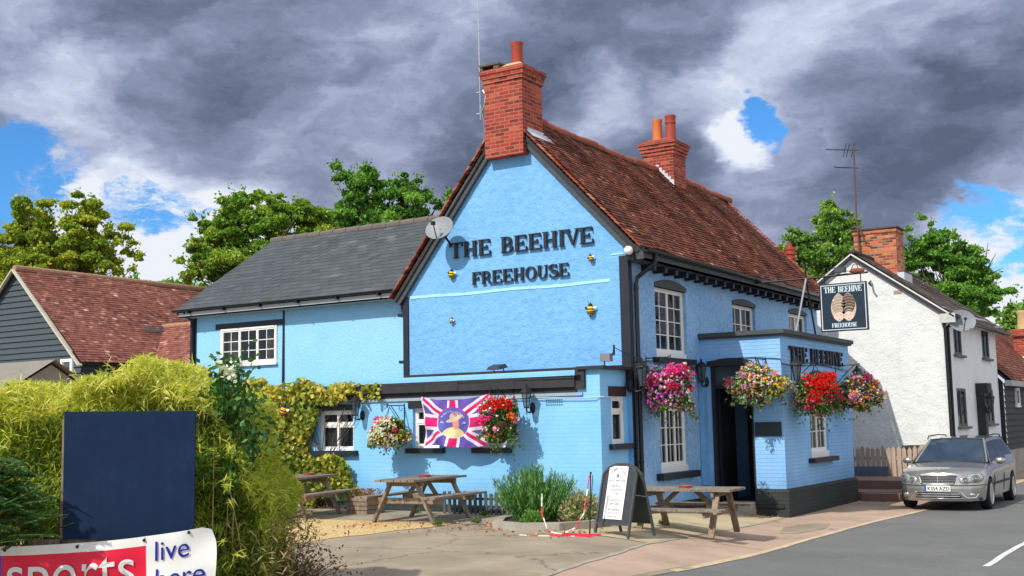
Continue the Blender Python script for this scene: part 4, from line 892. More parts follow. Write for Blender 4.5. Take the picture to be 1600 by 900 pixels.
brk(basket((-13.82, 17.62, 1.66), (.33, .31, .26), 'rounded hanging basket of creamy white flowers with a pink crown, left of the flag', hd('hotpink', 4, g, .6, 1.4, .9)+hd('crimson', 2, g, -.2, .5, .7)+hd('pink', 2, g, .5, 1, .7), [('white', 430), ('yellow', 70), ('hotpink', 16)], (-13.82, 17.62, 2.14), (-13.82, YA, 2.14), seed=4), 'scrolled iron bracket above the creamy white basket left of the flag')
brk(basket((-11.30, 17.60, 1.84), (.34, .32, .36), 'tall hanging basket with red geraniums overlapping the right edge of the flag', hd('red', 12, g, .5, 1.7, 1.1)+hd('hotpink', 7, g, -.2, .5, 1., (-.8, -.6))+hd('pink', 4, g, -.6, .6, .9)+hd('orange', 2, g, 0, .5, .8), [('white', 26), ('lilac', 20), ('crimson', 26), ('yellow', 20)], (-11.30, 17.60, 2.36), (-11.30, YA, 2.36), trail=.45, seed=5), 'iron bracket above the red geranium basket')
E1 = (1, -.4)
brk(basket((-8.98, 19.78, 2.36), (.44, .46, .40), 'big magenta and hot pink hanging basket in front of the first road side window', hd('hotpink', 13, g, .4, 1.8, 1.35, E1)+hd('crimson', 5, g, -.1, .5, 1.1, E1), [('magenta', 260), ('pink', 110), ('white', 70), ('lilac', 50), ('yellow', 20)], (-8.98, 19.78, 2.92), (XF, 19.78, 2.92), trail=.45, silver=.12, nleaf=4600, seed=11), 'iron bracket above the magenta basket by the downpipe')
brk(basket((-8.02, 21.88, 2.44), (.50, .40, .31), 'wide silvery hanging basket with yellow and pink flowers at the doorway', hd('pink', 5, g, -.3, .9, .8, (.6, -1))+hd('hotpink', 1, g, 0, .4, .7, (0, -1)), [('yellow', 150), ('pink', 110), ('white', 50), ('orange', 20)], (-8.02, 21.88, 2.92), (-8.02, YP, 2.92), trail=.3, silver=.30, nleaf=4800, seed=8), 'iron bracket above the doorway basket')
brk(basket((-7.22, 22.98, 2.24), (.42, .46, .38), 'bright red geranium hanging basket in front of the porch window', hd('red', 22, g, -.2, 1.6, 1.5, E1)+hd('crimson', 9, g, -.9, .3, 1.2, E1), [('crimson', 60), ('white', 16), ('pink', 14)], (-7.22, 22.98, 2.84), (XP, 22.98, 2.84), trail=.45, silver=.10, nleaf=4600, seed=9), 'iron bracket above the red porch basket')
brk(basket((-7.24, 26.05, 2.32), (.42, .46, .36), 'mixed orange pink and purple hanging basket at the far corner of the porch', hd('hotpink', 7, g, .6, 1.6, 1.0, (1, -.2))+hd('orange', 4, g, .1, .6, 1.1, E1)+hd('pink', 6, g, -.7, 0, 1.2, (1, -.5)), [('yellow', 120), ('lilac', 70), ('white', 40), ('crimson', 50)], (-7.24, 26.05, 2.90), (XP, 26.05, 2.90), trail=.4, silver=.08, nleaf=4600, seed=10), 'iron bracket at the far corner of the porch')

# ------------------------------------------------------------------ picnic tables
def picnic(loc, rz, label, L=1.8):
    t = thing('picnic_table', label, 'picnic table', loc, rz, 'wooden picnic tables outside the pub')
    b = lambda m, n, mt=WOOD: m.build(n, mt, t, world=False, smooth=0)
    m = MB()
    for k in range(6): y = -.325+k*.13; m.box((-L/2+random.uniform(-.012, .012), y-.058, .685), (L/2+random.uniform(-.012, .012), y+.058, .722+random.uniform(-.003, .003)))
    b(m, 'table_top')
    for s in (-1, 1):
        m = MB()
        for k in (0, 1): y = s*(.60+k*.135); m.box((-L/2+random.uniform(-.01, .01), y-.06, .405), (L/2, y+.06, .440))
        b(m, 'seat')
    for sx in (-1, 1):
        x = sx*.60
        for s in (-1, 1):
            m = MB(); m.beam((x+sx*.0, s*.24, .685), (x, s*.60, .0), .045, .095, up=(1, 0, 0)); b(m, 'leg', WOODL)
        m = MB(); m.box((x-sx*.046-.0225, -.74, .31), (x-sx*.046+.0225, .74, .405)); b(m, 'seat_bearer', WOODL)
        m = MB(); m.box((x-sx*.046-.0225, -.36, .60), (x-sx*.046+.0225, .36, .684)); b(m, 'top_bearer', WOODL)
        m = MB(); m.beam((x-sx*.08, 0, .36), (x-sx*.45, 0, .68), .045, .07); b(m, 'brace', WOODL)
    return t
tz = gz(-12.2, 16.4)
picnic((-12.2, 16.45, tz+.02), rad(95), 'weathered picnic table on the gravel beneath the flag')
picnic((-7.62, 17.35, gz(-7.6, 17.3)+.0), rad(2), 'weathered picnic table behind the A board near the doorway', 1.7)
picnic((-15.05, 16.35, tz+.02), rad(101), 'weathered picnic table half hidden by the hedge under the vine', 1.9)
def ashtray(x, y, z, label):
    m = MB(); m.lathe([(.10, 0), (.115, .035), (.10, .037), (.09, .012)], (x, y, z), 16); tag(m.build('ashtray', plain('terracotta_dish', (.42, .09, .05), .6), props={'at': (x, y, z)}), label, 'ashtray', 'dishes on the picnic tables')
ashtray(-12.25, 16.6, tz+.745, 'small terracotta ashtray on the table beneath the flag'); ashtray(-7.62, 17.3, gz(-7.6, 17.3)+.724, 'small orange ashtray on the table near the doorway'); ashtray(-15.2, 16.9, tz+.745, 'small red ashtray on the table under the vine')
# planter crate
t = thing('wooden_planter', 'square wooden planter of stacked battens holding dry reddish plants', 'planter', (-14.2, 17.35, .14))
m = MB()
for k in range(4):
    z = .145+k*.078
    for s in (-1, 1): m.box((-14.2-.25, 17.35+s*.25-.02, z), (-14.2+.25, 17.35+s*.25+.02, z+.066)); m.box((-14.2+s*.23-.02, 17.12, z+.006), (-14.2+s*.23+.02, 17.58, z+.072))
m.build('crate', WOODL, t, smooth=0); m = MB(); m.box((-14.42, 17.12, .16), (-13.98, 17.58, .41)); m.build('soil', SOIL, t)
n = 900; C = np.column_stack([RNG.uniform(-14.44, -13.96, n), RNG.uniform(17.1, 17.6, n), .42+.18*RNG.random(n)**1.6]); leaves('foliage', varmat('dry_red_leaf', [(0, (.18, .05, .03)), (.5, (.36, .16, .09)), (.8, (.10, .16, .05)), (1, (.5, .30, .18))], .8, .1, .2), C, RNG.normal(size=(n, 3))+[0, 0, .8], .05, .02, t)
# low slatted edging behind the middle table
t = thing('low_picket_edging', 'low dark picket edging against the wall behind the middle picnic table', 'edging', (-12.0, 17.75, .13)); 
for z_ in (.22, .40): m = MB(); m.box((-12.7, 17.76, z_), (-11.0, 17.79, z_+.045)); m.build('rail', BARGE, t)
m = MB()
for x in lin(-12.65, -11.05, 14): m.box((x-.03, 17.74, .13), (x+.03, 17.76, .54+random.uniform(-.02, .02)))
m.build('picket', plain('grey_green_timber', (.075, .095, .09), .7, .3), t, smooth=0)
# ------------------------------------------------------------------ kerbed bed with a bush
def bed():
    m = MB(); out = [(-10.55, 17.95), (-10.5, 16.2), (-10.1, 15.45), (-9.55, 15.25), (-8.95, 15.55), (-8.65, 16.15), (-8.75, 17.0), (-9.0, 17.95)]
    cx, cy = -9.6, 16.8; n = len(out); inn = [(cx+(x-cx)*.86, cy+(y-cy)*.86) for x, y in out]; vs = []
    for (x, y) in out: vs += [(x, y, gz(x, y)-.05), (x, y, .255)]
    for (x, y) in inn: vs += [(x, y, .255), (x, y, .16)]
    fs = []
    for i in range(n-1): a = 2*i; b = 2*i+2; c = 2*n+2*i; d = c+2; fs += [(a, b, b+1, a+1), (a+1, b+1, d, c), (c, d, d+1, c+1)]
    m.add(vs, fs); k = tag(m.build('bed_kerb', CONC, props={'at': (-9.6, 15.3, .13)}, smooth=30, fix=False), 'low curved concrete kerb holding the shrub bed against the pub', 'kerb')
    m = MB(); m.add([(x, y, .215) for x, y in inn], [tuple(range(n))]); tag(m.build('bed_soil', SOIL, smooth=0), kind='structure')
bed()
def shrub(name, label, c, r, n, L, W, mat, upw=.5, cat='shrub', seed=0, stems=12, zmin=0.):
    g = np.random.default_rng(seed); t = thing(name, label, cat, c); d = g.normal(size=(n, 3)); d /= np.linalg.norm(d, axis=1)[:, None]; d[:, 2] = np.abs(d[:, 2])
    rr = g.random(n)**.4*(1+.18*np.sin(d[:, 0]*6+seed)*np.cos(d[:, 1]*5)); P = d*rr[:, None]*np.array(r)+np.array(c)+[0, 0, .03]
    T = d*.8+g.normal(size=(n, 3))*.45+[0, 0, upw]; leaves('foliage', mat, P, T, L*(.6+.8*g.random(n)), W, t)
    m = MB(); cc = Vector(c)
    for k in range(stems):
        a = g.uniform(0, 6.28); m.tube([cc, cc+Vector((r[0]*.35*math.cos(a), r[1]*.35*math.sin(a), r[2]*.4)), cc+Vector((r[0]*.7*math.cos(a), r[1]*.7*math.sin(a), r[2]*.75))], [.014, .009, .004], 5)
    m.build('stems', BARK, t); return t
# rosemary-like bush: upright spikes
def spiky():
    c = Vector((-9.85, 16.35, .2)); t = thing('rosemary_bush', 'dense dark green rosemary bush with upright spikes in the kerbed bed', 'bush', c); g = np.random.default_rng(5)
    CC = []; TT = []; st = MB()
    for k in range(300):
        a = g.uniform(0, 2*PI); lean = g.random()**.6; h = (.80-.22*lean)*g.uniform(.55, 1.20); bx = .50*lean*math.cos(a); by = .45*lean*math.sin(a); dr = Vector((bx*1.0, by*.9, h)); b0 = c+Vector((bx*.55, by*.55, 0)); tip = b0+dr; n = int(h*75)
        st.tube([b0, tip], [.006, .003], 3, cap=False)
        for i in range(n):
            u = (i+.5)/n; p = b0+dr*u; CC.append(p+Vector(g.normal(size=3)*.008)); TT.append(Vector((g.normal()*.42, g.normal()*.42, 1.)))
    C = np.array(CC); leaves('foliage', varmat('rosemary', [(0, (.03, .12, .02)), (.5, (.08, .24, .04)), (1, (.20, .40, .08))], .6, .2, .2), C+RNG.normal(size=C.shape)*.012, np.array(TT), .115, .013, t); st.build('stems', BARK, t, fix=False)
spiky()
VARG = varmat('variegated', [(0, (.10, .16, .05)), (.5, (.30, .36, .14)), (.8, (.58, .58, .30)), (1, (.45, .12, .08))], .6, .1, .25)
shrub('variegated_shrub', 'small variegated yellow green shrub at the right end of the kerbed bed', (-9.0, 16.35, .2), (.34, .34, .48), 1900, .055, .035, VARG, seed=3)
shrub('low_herb', 'bright green low herb spilling over the kerb at the foot of the rosemary', (-9.55, 15.75, .2), (.20, .18, .20), 700, .04, .028, varmat('bright_herb', [(0, (.08, .20, .03)), (1, (.20, .38, .06))], .6, .1, .3), seed=4, stems=5)
for k, (x, y) in enumerate([(-11.25, 15.6), (-10.9, 16.2), (-11.6, 17.5), (-13.2, 17.6), (-8.3, 17.9)]):
    shrub('weed', ['low green weed at the foot of the nearest table leg', 'small green weed on the concrete between the middle table and the bed', 'green weed against the wall behind the middle table', 'small weed beside the wooden planter', 'small weed at the wall foot behind the A board', 'small weed under the doorway picnic table'][k], (x, y, gz(x, y)), (.10, .10, .08), 130, .05, .015, LEAFG, cat='weed', seed=20+k, stems=2)
DRY = varmat('fallen_leaf', [(0, (.25, .05, .02)), (.5, (.42, .16, .06)), (1, (.5, .34, .14))], .9, .1)
n = 420; X = np.concatenate([RNG.uniform(-12.8, -8.2, 260), RNG.uniform(-8.8, -7.8, 60), RNG.uniform(-7.7, -6.3, 100)]); Yy = np.concatenate([RNG.normal(15.4, .5, 260), RNG.normal(22.1, .15, 60), RNG.uniform(27.2, 28.2, 100)])
o = leaves('fallen_leaves', DRY, np.column_stack([X, Yy, [gz(a, b)+.02+random.random()*.01 for a, b in zip(X, Yy)]]), RNG.normal(size=(n, 3))*[1, 1, .15], .055, .035, at=(-10, 15.5, .1)); tag(o, kind='stuff')
# red and white barrier chain heap on two leaning rods
t = thing('barrier_chain', 'red and white plastic chain hanging from a thin pole beside the shrub bed', 'plastic chain', (-8.35, 15.25, .12))
m = MB(); m.tube([(-8.26, 15.25, .12), (-8.23, 15.27, 1.02)], .009, 6); m.tube([(-8.30, 15.30, .12), (-8.2, 15.28, 1.0)], .006, 5); m.ell((-8.23, 15.27, 1.03), (.018, .018, .02), 8, 6); m.build('pole', DARKG, t)
def chainline(pts, mats, nm):
    m = MB(); P = [Vector(a) for a in pts]
    for i in range(len(P)-1):
        n = max(1, int((P[i+1]-P[i]).length/.045))
        for k in range(n):
            c = P[i].lerp(P[i+1], (k+.5)/n); d = (P[i+1]-P[i]).normalized(); m.beam(c-d*.024, c+d*.024, .020, .008, mi=(i*7+k)//4 % 2, up=(1, 0, 0) if k % 2 else (0, 1, 0))
    m.build(nm, mats, t, smooth=0)
PR, PW_ = plain('chain_red', (.70, .03, .08), .5), plain('chain_white', (.80, .76, .72), .5)
chainline([(-8.24, 15.25, 1.0), (-8.26, 15.20, .75), (-8.30, 15.16, .45), (-8.42, 15.1, .24), (-8.62, 15.05, .15), (-8.85, 15.05, .18), (-9.0, 15.12, .45), (-9.03, 15.2, .72)], [PR, PW_], 'chain')
pts = [(-8.95+.9*random.random(), 14.95+.35*random.random(), .135+.015*random.random()) for _ in range(16)]; chainline(pts, [PR, PR], 'chain'); chainline([(-9.2, 14.8, .14), (-8.9, 14.75, .14), (-8.5, 14.9, .14), (-8.1, 15.1, .12)], [PW_, PR], 'chain')
# ------------------------------------------------------------------ A board
def aboard():
    x, y = -7.93, 15.72; z = gz(x, y)+.0; t = thing('a_board', 'dark folding A board with a white menu sheet standing in front of the pub corner', 'A board', (x, y, z), rad(-17))
    b = lambda m, n, mt: m.build(n, mt, t, world=False, smooth=0)
    t.scale = (.94, .94, .94)
    AB = plain('chalkboard', (.045, .052, .058), .5, .3, 8, .2); w = .36; H = 1.12; lean = .30
    def FP(a, zz, o): return Vector((a, -lean+(lean-.02)*zz/H-o*.97, zz+o*.25))
    def BP(a, zz, o): return Vector((a, lean-(lean-.02)*zz/H+o*.97, zz+o*.25))
    for F, nm in ((FP, 'front_leaf'), (BP, 'back_leaf')):
        m = MB(); outl = [(-w, .20), (w, .20), (w, H-.16), (w*.70, H-.05), (w*.3, H), (-w*.3, H), (-w*.70, H-.05), (-w, H-.16)]; n = len(outl)
        m.add([F(a, zz, 0) for a, zz in outl]+[F(a, zz, -.012) for a, zz in outl], [tuple(range(n)), tuple(range(2*n-1, n-1, -1))]+[(i, (i+1) % n, (i+1) % n+n, i+n) for i in range(n)]); b(m, nm, AB)
        for s in (-1, 1): m = MB(); m.beam(F(s*w, -.0, .004), F(s*w, H-.15, .004), .035, .035, up=(0, 1, 0)); b(m, 'leg', BARGE)
        m = MB(); m.beam(F(-w, .20, .004), F(w, .20, .004), .03, .03); b(m, 'rail', BARGE); m = MB()
        pts = [F(a, zz, .004) for a, zz in ((-w, H-.16), (-w*.7, H-.05), (-w*.3, H), (w*.3, H), (w*.7, H-.05), (w, H-.16))]
        for p0, p1 in zip(pts, pts[1:]): m.beam(p0, p1, .03, .03)
        b(m, 'top_trim', BARGE)
    for s in (-1, 1): m = MB(); m.beam(FP(s*w, .66, -.02), BP(s*w, .62, -.02), .02, .006); b(m, 'strut', GALV)
    m = MB(); sw = .205; z0, z1 = .27, 1.09; m.add([FP(-sw-.03, z0, .010), FP(sw-.03, z0, .010), FP(sw-.03, z1, .010), FP(-sw-.03, z1, .010)], [(0, 1, 2, 3)]); sh = b(m, 'menu_sheet', plain('paper', (.80, .80, .80), .5, .03))
    m = MB()
    def line(s, zz, size, mi=0):
        vs, fs = txt(s, size); m.add([FP(-.03+v.x, zz+v.y, .013) for v in vs], fs, mi)
    s = 'CHUBBY PIZZA'
    for i, ch in enumerate(s):
        a = rad(-66+132*i/(len(s)-1)); vs, fs = txt(ch, .062); m.add([FP(-.03+.145*math.sin(a)+v.x*math.cos(a)+v.y*math.sin(a), .90+.13*math.cos(a)-v.x*math.sin(a)+v.y*math.cos(a), .013) for v in vs], fs)
    m.add([FP(-.03+q, .91+r, .013) for q, r in ((-.035, 0), (-.012, 0), (0, .035), (.012, 0), (.035, 0), (0, .075))], [(0, 1, 2, 5), (2, 3, 4, 5)])
    line('WOOD FIRED PIZZA', .845, .042); line('PIZZAS AT', .765, .048); line('THE BEEHIVE', .705, .048, 1); line('17:00', .645, .046); line('THURSDAY', .54, .052, 1); line('5PM - 8PM', .485, .046); line('PRE-ORDERS', .40, .046); line('WELCOME', .35, .046, 2); line('PLEASE ASK', .30, .034)
    m.build('writing', [plain('ink', (.08, .08, .09), .6), plain('ink_green', (.10, .25, .20), .6), plain('ink_pink', (.55, .15, .2), .6)], t, world=False, fix=False, smooth=0)
aboard()
# ------------------------------------------------------------------ hanging pub sign
def pubsign():
    x0, x1, z0, z1, y = -7.61, -6.59, 3.60, 4.64, 24.85; cx = (x0+x1)/2
    t = thing('pub_sign', 'square navy THE BEEHIVE FREEHOUSE sign painted with two tall beehive hairdos, hung above the porch', 'pub sign', (cx, y, z0)); M = facing_front(y); NAVY = plain('sign_navy', (.018, .030, .050), .35, .5, 5); WB = plain('sign_paleblue', (.62, .76, .82), .4)
    m = MB(M); m.box((x0, -.03, z0), (x1, .03, z1)); b = m.build('board', NAVY, t, smooth=0)
    m = MB(M); e = .045
    for q in ((x0+.03, x1-.03, z0+.03, z0+e), (x0+.03, x1-.03, z1-e, z1-.03), (x0+.03, x0+e, z0+e, z1-e), (x1-e, x1-.03, z0+e, z1-e)): m.box((q[0], .03, q[2]), (q[1], .034, q[3]))
    m.build('border', plain('sign_border', (.70, .75, .78), .4), t, smooth=0)
    serif_text(M, 'THE BEEHIVE', x0+.10, x1-.10, z1-.20, .125, .006, WB, t, 'name_lettering', False, None, .029); serif_text(M, 'THE BEEHIVE', x0+.108, x1-.092, z1-.198, .125, .010, WB, t, 'name_lettering', False, None, .029); serif_text(M, 'FREEHOUSE', x0+.24, x1-.24, z0+.085, .09, .006, WB, t, 'freehouse_lettering', False, None, .029); serif_text(M, 'FREEHOUSE', x0+.247, x1-.233, z0+.086, .09, .010, WB, t, 'freehouse_lettering', False, None, .029)
    mats = [plain('glow_cream', (.50, .44, .34), .6), plain('hair_light', (.36, .27, .20), .5, .5, 30), plain('hair_dark', (.10, .065, .05), .5, .5, 30), plain('face_pale', (.80, .52, .42), .6), plain('lip', (.30, .03, .03), .5), plain('hair_shine', (.62, .53, .45), .5)]
    m = MB(M); zc = (z0+z1)/2
    def poly(pts, mi, d): m.prism(pts, .030, .030+d, mi)
    def drop(cx_, top, bot, w, k=1., n=26):
        P = []
        for i in range(n):
            a = 2*PI*i/n; c = math.cos(a); s = math.sin(a); zz = (top+bot)/2+(top-bot)/2*s; u = (zz-bot)/(top-bot); P.append((cx_+c*w*k*(.74+.62*u*(1-u)*1.7-.10*u), zz))
        return P
    for sx in (-1, 1): poly(drop(cx+sx*.105, z1-.22, z0+.205, .175), 0, .003)
    for sx, mi in ((-1, 1), (1, 2)):
        poly(drop(cx+sx*.105, z1-.235, z0+.36, .155), mi, .006)
        for k in range(6):
            zz = z1-.31-k*.062; w = .07+.06*math.sin((k+1.2)*.5); q = [(cx+sx*.105-w+2*w*i/8, zz+.035*math.sin(PI*i/8)+.012*i/8) for i in range(9)]; poly(q+[(a, b-.012) for a, b in q[::-1]], 5 if mi == 1 or k > 3 else 1, .008)
        f = drop(cx+sx*.105, z0+.42, z0+.225, .115, 1.05); poly(f, 3, .0095)
        for ex in (-.045, .045): poly([(cx+sx*.105+ex-.018, z0+.345), (cx+sx*.105+ex+.018, z0+.345), (cx+sx*.105+ex+.018, z0+.355), (cx+sx*.105+ex-.018, z0+.357)], 2, .0115)
        poly([(cx+sx*.105-.018, z0+.262), (cx+sx*.105, z0+.252), (cx+sx*.105+.018, z0+.262), (cx+sx*.105, z0+.275)], 4, .0115)
    poly([(cx-.235, z1-.36), (cx-.20, z1-.34), (cx-.19, z1-.37), (cx-.215, z1-.385)], 3, .012)
    m.build('painting', mats, t, smooth=0)
    m = MB(); m.tube([(-9.35, y, 4.80), (-7.9, y, 4.80), (-6.55, y, 4.83)], .022, 8); m.tube([(-7.9, y, 4.80), (-7.9, y, 5.18)], .02, 8); m.tube([(-7.9, y, 4.80), (-7.86, y-1.0, 3.54)], .022, 8, 1); m.tube([(-7.9, y, 4.80), (-7.9, y+.50, 3.54)], .022, 8); m.tube([(-7.9, y, 5.12), (-9.1, y, 4.84)], .008, 5); m.tube([(-7.9, y, 5.12), (-6.8, y, 4.84)], .006, 5)
    for x in (x0+.12, x1-.12): m.tube([(x, y, z1), (x, y, 4.82)], .012, 6)
    m.build('bracket', [IRON, GALV], t)
    m = MB(); m.box((-7.22, y-.18, 4.86), (-7.0, y-.02, 4.97)); m.build('lamp_head', BARGE, t, smooth=0)
    m = MB(); m.ell((-6.78, y, 4.88), (.17, .05, .06), 12, 8); m.tube([(-6.9, y, 4.92), (-6.85, y, 5.02), (-6.78, y, 5.02), (-6.75, y, 4.9)], .009, 6); m.build('rusty_scroll', plain('rust', (.20, .07, .04), .8, .4, 12, .4), t)
pubsign()
# ------------------------------------------------------------------ the estate car
def carpaint():
    m, T = newmat('car_paint'); n = T.noise(objc(T), 900, 2); col = T.mix(n, (.31, .298, .268), (.43, .412, .375))
    finish(T, col, .32, metal=.75, spec=.5, coat=1., extra={'Coat Roughness': .04}); return m
PAINT = carpaint(); TYRE = plain('tyre', (.016, .016, .017), .8, .2, 20); RIM = plain('alloy', (.62, .63, .65), .25, .05, 4, metal=.9); CHROME = plain('chrome', (.80, .80, .82), .12, .02, 4, metal=1.); TRIM = plain('black_trim', (.02, .02, .022), .5)
def clearglass():
    m, T = newmat('headlight_glass'); finish(T, (.36, .38, .37), .10, spec=.8, coat=1., metal=.3); return m
HLG = clearglass()
CGL = glassmat('car_glass', (.020, .045, .085), .22, .01)  # blue tint paints the sky reflection into the car windows
def car(loc, rz):
    t = thing('estate_car', 'silver grey estate car parked facing the camera on the kerb side of the road', 'car', loc, rz)
    b = lambda m, n, mt, par=None, **k: m.build(n, mt, par or t, world=False, **{'smooth': 32, **k})
    WY = (.79, 3.50); WR = .315
    def hw(s):
        w = .862
        if s < .62: w *= 1-.25*((.62-s)/.62)**2.5
        if s > 3.9: w *= 1-.13*((s-3.9)/.64)**2.2
        return w
    lerp = lambda tab, s: interp(s, tab)
    HC = [(0, .765), (.12, .82), (.35, .865), (.7, .895), (1.1, .945), (1.35, .965), (4.54, 1.0)]
    HB = [(0, .70), (.15, .755), (.4, .81), (.8, .845), (1.3, .90), (2.6, .945), (4.2, .97), (4.54, .93)]
    def yo(x, z, s):
        k = max(0, 1-s/.62); f = -.14*(1-min(1, (abs(x)/.65))**2.2)*k
        f += (.05*min(1, max(0, (z-.50)/.05)) + .06*max(0, (z-.56)/.2))*k
        if z < .30: f += (.30-z)*.35*k
        k2 = max(0, (s-3.9)/.64); f += k2*(.07*(1-(abs(x)/.8)**2) - .10*max(0, (z-.5)/.4)); return f
    def zb(s):
        z = .235 if .4 < s < 4.0 else .20
        for wy in WY:
            d = abs(s-wy)
            if d < .365: z = max(z, .30+math.sqrt(max(0, .365**2-d*d)))
        return z
    st = sorted(set([round(v, 4) for v in lin(0, .42, 8)+lin(.42, 1.17, 26)+lin(1.17, 3.12, 16)+lin(3.12, 3.88, 26)+lin(3.88, 4.54, 9)]))
    rows = []
    for s in st:
        w = hw(s); z0 = zb(s); zbt = lerp(HB, s); zc = lerp(HC, s); pr = []
        for k in range(9):
            z = z0+(zbt-z0)*k/8; u = (z-.2)/(zbt-.2); x = w*(1-.045*(1-u)**2*1.2-.07*max(0, u-.62)**1.6*3.0); 
            for wy in WY:
                d = math.hypot(s-wy, z-.31)
                if .36 < d < .44: x += .012*(1-(d-.36)/.08)
            if .545 < z < .575: x -= .004
            pr.append((x, z))
        xs = pr[-1][0]
        for k in range(1, 7):
            q = k/6; pr.append((xs*(1-q), zbt+(zc-zbt)*math.sin(q*PI/2)**.75))
        rows.append([(x, s+yo(x, z, s), z) for x, z in pr]+[(-x, s+yo(x, z, s), z) for x, z in pr[-2::-1]])
    W = len(rows[0]); m = MB(); m.add([v for r in rows for v in r], [(i*W+j, i*W+j+1, (i+1)*W+j+1, (i+1)*W+j) for i in range(len(rows)-1) for j in range(W-1)])
    # nose and tail faces: connect left/right points of the end rings
    for ri, flip in ((0, 1), (len(rows)-1, 0)):
        R = rows[ri]; s = st[ri]; half = (W-1)//2
        for j in range(half):
            a0, a1 = R[j], R[j+1]; N = 14; ring = []
            for k in range(N+1):
                q = 1-2*k/N; ring.append([(a[0]*q, s+yo(a[0]*q, a[2], s), a[2]+(0 if j+1 < 9 or a is a0 and j < 9 else 0)) for a in (a0, a1)])
            m.add([p for r in ring for p in r], [(2*k, 2*k+2, 2*k+3, 2*k+1) for k in range(N)])
    body = b(m, 'body', PAINT, smooth=38, fix=False)
    m = MB(); m.box((-.78, .2, .21), (.78, 4.4, .26)); 
    for wy in WY: m.box((-.80, wy-.36, .26), (.80, wy+.36, .66))
    b(m, 'underbody', TRIM, smooth=0)
    # shut lines and side rub strips
    for s_ in (-1, 1):
        m = MB()
        for y in (1.33, 2.46, 3.42): 
            xs = hw(y)
            m.beam((s_*(xs*.955+.004), y, .30), (s_*(xs+.002), y, .60), .012, .012); m.beam((s_*(xs+.002), y, .60), (s_*(xs*.94+.004), y, .92), .012, .012)
        m.box((s_*.862-.008, 1.2, .475), (s_*.862+.010, 3.1, .515)); b(m, 'side_strip', TRIM, smooth=0)
        for y in (2.30, 3.30): m = MB(); m.ell((s_*.845, y, .80), (.022, .095, .018), 10, 6); b(m, 'door_handle', PAINT)
    # greenhouse
    def zt(y):
        if y < 2.02: return .955+(1.395-.955)*min(1, max(0, (y-1.28)/.74))**.88
        if y < 3.9: return 1.395+.03*math.sin(PI*(y-2.02)/2.4)
        return 1.405-(y-3.9)**1.4*1.05
    def gx(z): return .800-(max(z, .9)-.90)*.46
    ys = lin(1.28, 4.44, 64); K = 8; P = {0: MB(), 1: MB(), 2: MB(), 3: MB()}
    for sg in (-1, 1):
        P.update({1: MB(), 2: MB(), 3: MB()})
        for a, c in zip(ys, ys[1:]):
            y = (a+c)/2
            for k in range(K):
                u = (k+.5)/K; top = zt(y); bt = interp(y, HB)-.01
                if top-bt < .03: continue
                q = []
                for yy_, uu in ((a, k/K), (c, k/K), (c, (k+1)/K), (a, (k+1)/K)):
                    tt = max(zt(yy_), interp(yy_, HB)-.005); bb = interp(yy_, HB)-.01; z = bb+(tt-bb)*uu; q.append((sg*(gx(z)+(0 if yy_ > 1.3 else 0)), yy_, z))
                mar = top-.055 if y < 3.95 else top-.05; z = bt+(top-bt)*u
                if z > mar or z < bt+.03 or y < 1.40 or y > 4.25: mi = 0
                elif 2.47 < y < 2.56 or 3.40 < y < 3.46: mi = 3
                else: mi = 1 if y < 2.5 else 2
                (P[mi] if mi != 2 or y < 3.43 else P.setdefault(4+sg, MB())).add(q, [(0, 1, 2, 3)])
        b(P[1], 'front_side_window', CGL, fix=False); b(P[2], 'rear_side_window', CGL, fix=False); b(P[3], 'door_pillar', TRIM, fix=False); b(P[4+sg], 'quarter_window', CGL, fix=False)
    # roof skin
    ry = [y for y in ys if y >= 1.98]; NX = 10
    def rp(y, k):
        z = zt(y); x = gx(z)*(1-2*k/NX); return (x, y, z+.035*(1-(x/gx(z))**2))
    m = P[0]; m.add([rp(y, k) for y in ry for k in range(NX+1)], [(i*(NX+1)+k, i*(NX+1)+k+1, (i+1)*(NX+1)+k+1, (i+1)*(NX+1)+k) for i in range(len(ry)-1) for k in range(NX)])
    b(m, 'roof', PAINT, smooth=40, fix=False)
    def scr(u, v):  # windscreen
        y0 = 1.22-.10*(1-(2*u-1)**2); y = y0+(2.03-y0)*v; z = .95+(1.425-.95)*v**.92-.03*((2*u-1)**2); xw = .745-(.745-.565)*v; return (xw*(2*u-1), y+.10*(2*u-1)**2*.55*(1-v), z)
    m = MB(); n = 12; m.add([scr(.035+.93*i/n, .02+.94*j/n) for j in range(n+1) for i in range(n+1)], [(j*(n+1)+i, j*(n+1)+i+1, (j+1)*(n+1)+i+1, (j+1)*(n+1)+i) for j in range(n) for i in range(n)]); b(m, 'windscreen', CGL, fix=False)
    for sg in (0, 1):
        m = MB(); m.tube([scr(sg*.975+.0125, v) for v in lin(0, 1, 6)], .026, 7); b(m, 'windscreen_pillar', PAINT)
    m = MB(); m.tube([scr(u, .985) for u in lin(.02, .98, 10)], .018, 6); b(m, 'screen_seal', TRIM); m = MB(); m.tube([scr(u, .0) for u in lin(.0, 1, 10)], .016, 6); b(m, 'screen_seal', TRIM)
    m = MB(); m.tube([scr(.35, .015), scr(.72, .10)], .010, 5); m.tube([scr(.62, .02), scr(.93, .07)], .010, 5); b(m, 'wiper', TRIM)
    m = MB(); m.box((-.76, 1.30, .86), (.76, 4.35, .90))
    for sx in (-.37, .37):
        m.box((sx-.24, 2.25, .80), (sx+.24, 2.38, 1.18)); m.box((sx-.12, 2.27, 1.18), (sx+.12, 2.36, 1.33))
    m.box((-.70, 3.15, .80), (.70, 3.28, 1.15)); m.box((-.72, 1.30, .88), (.72, 1.62, .95)); b(m, 'seats', plain('grey_interior', (.07, .07, .075), .8), smooth=0)
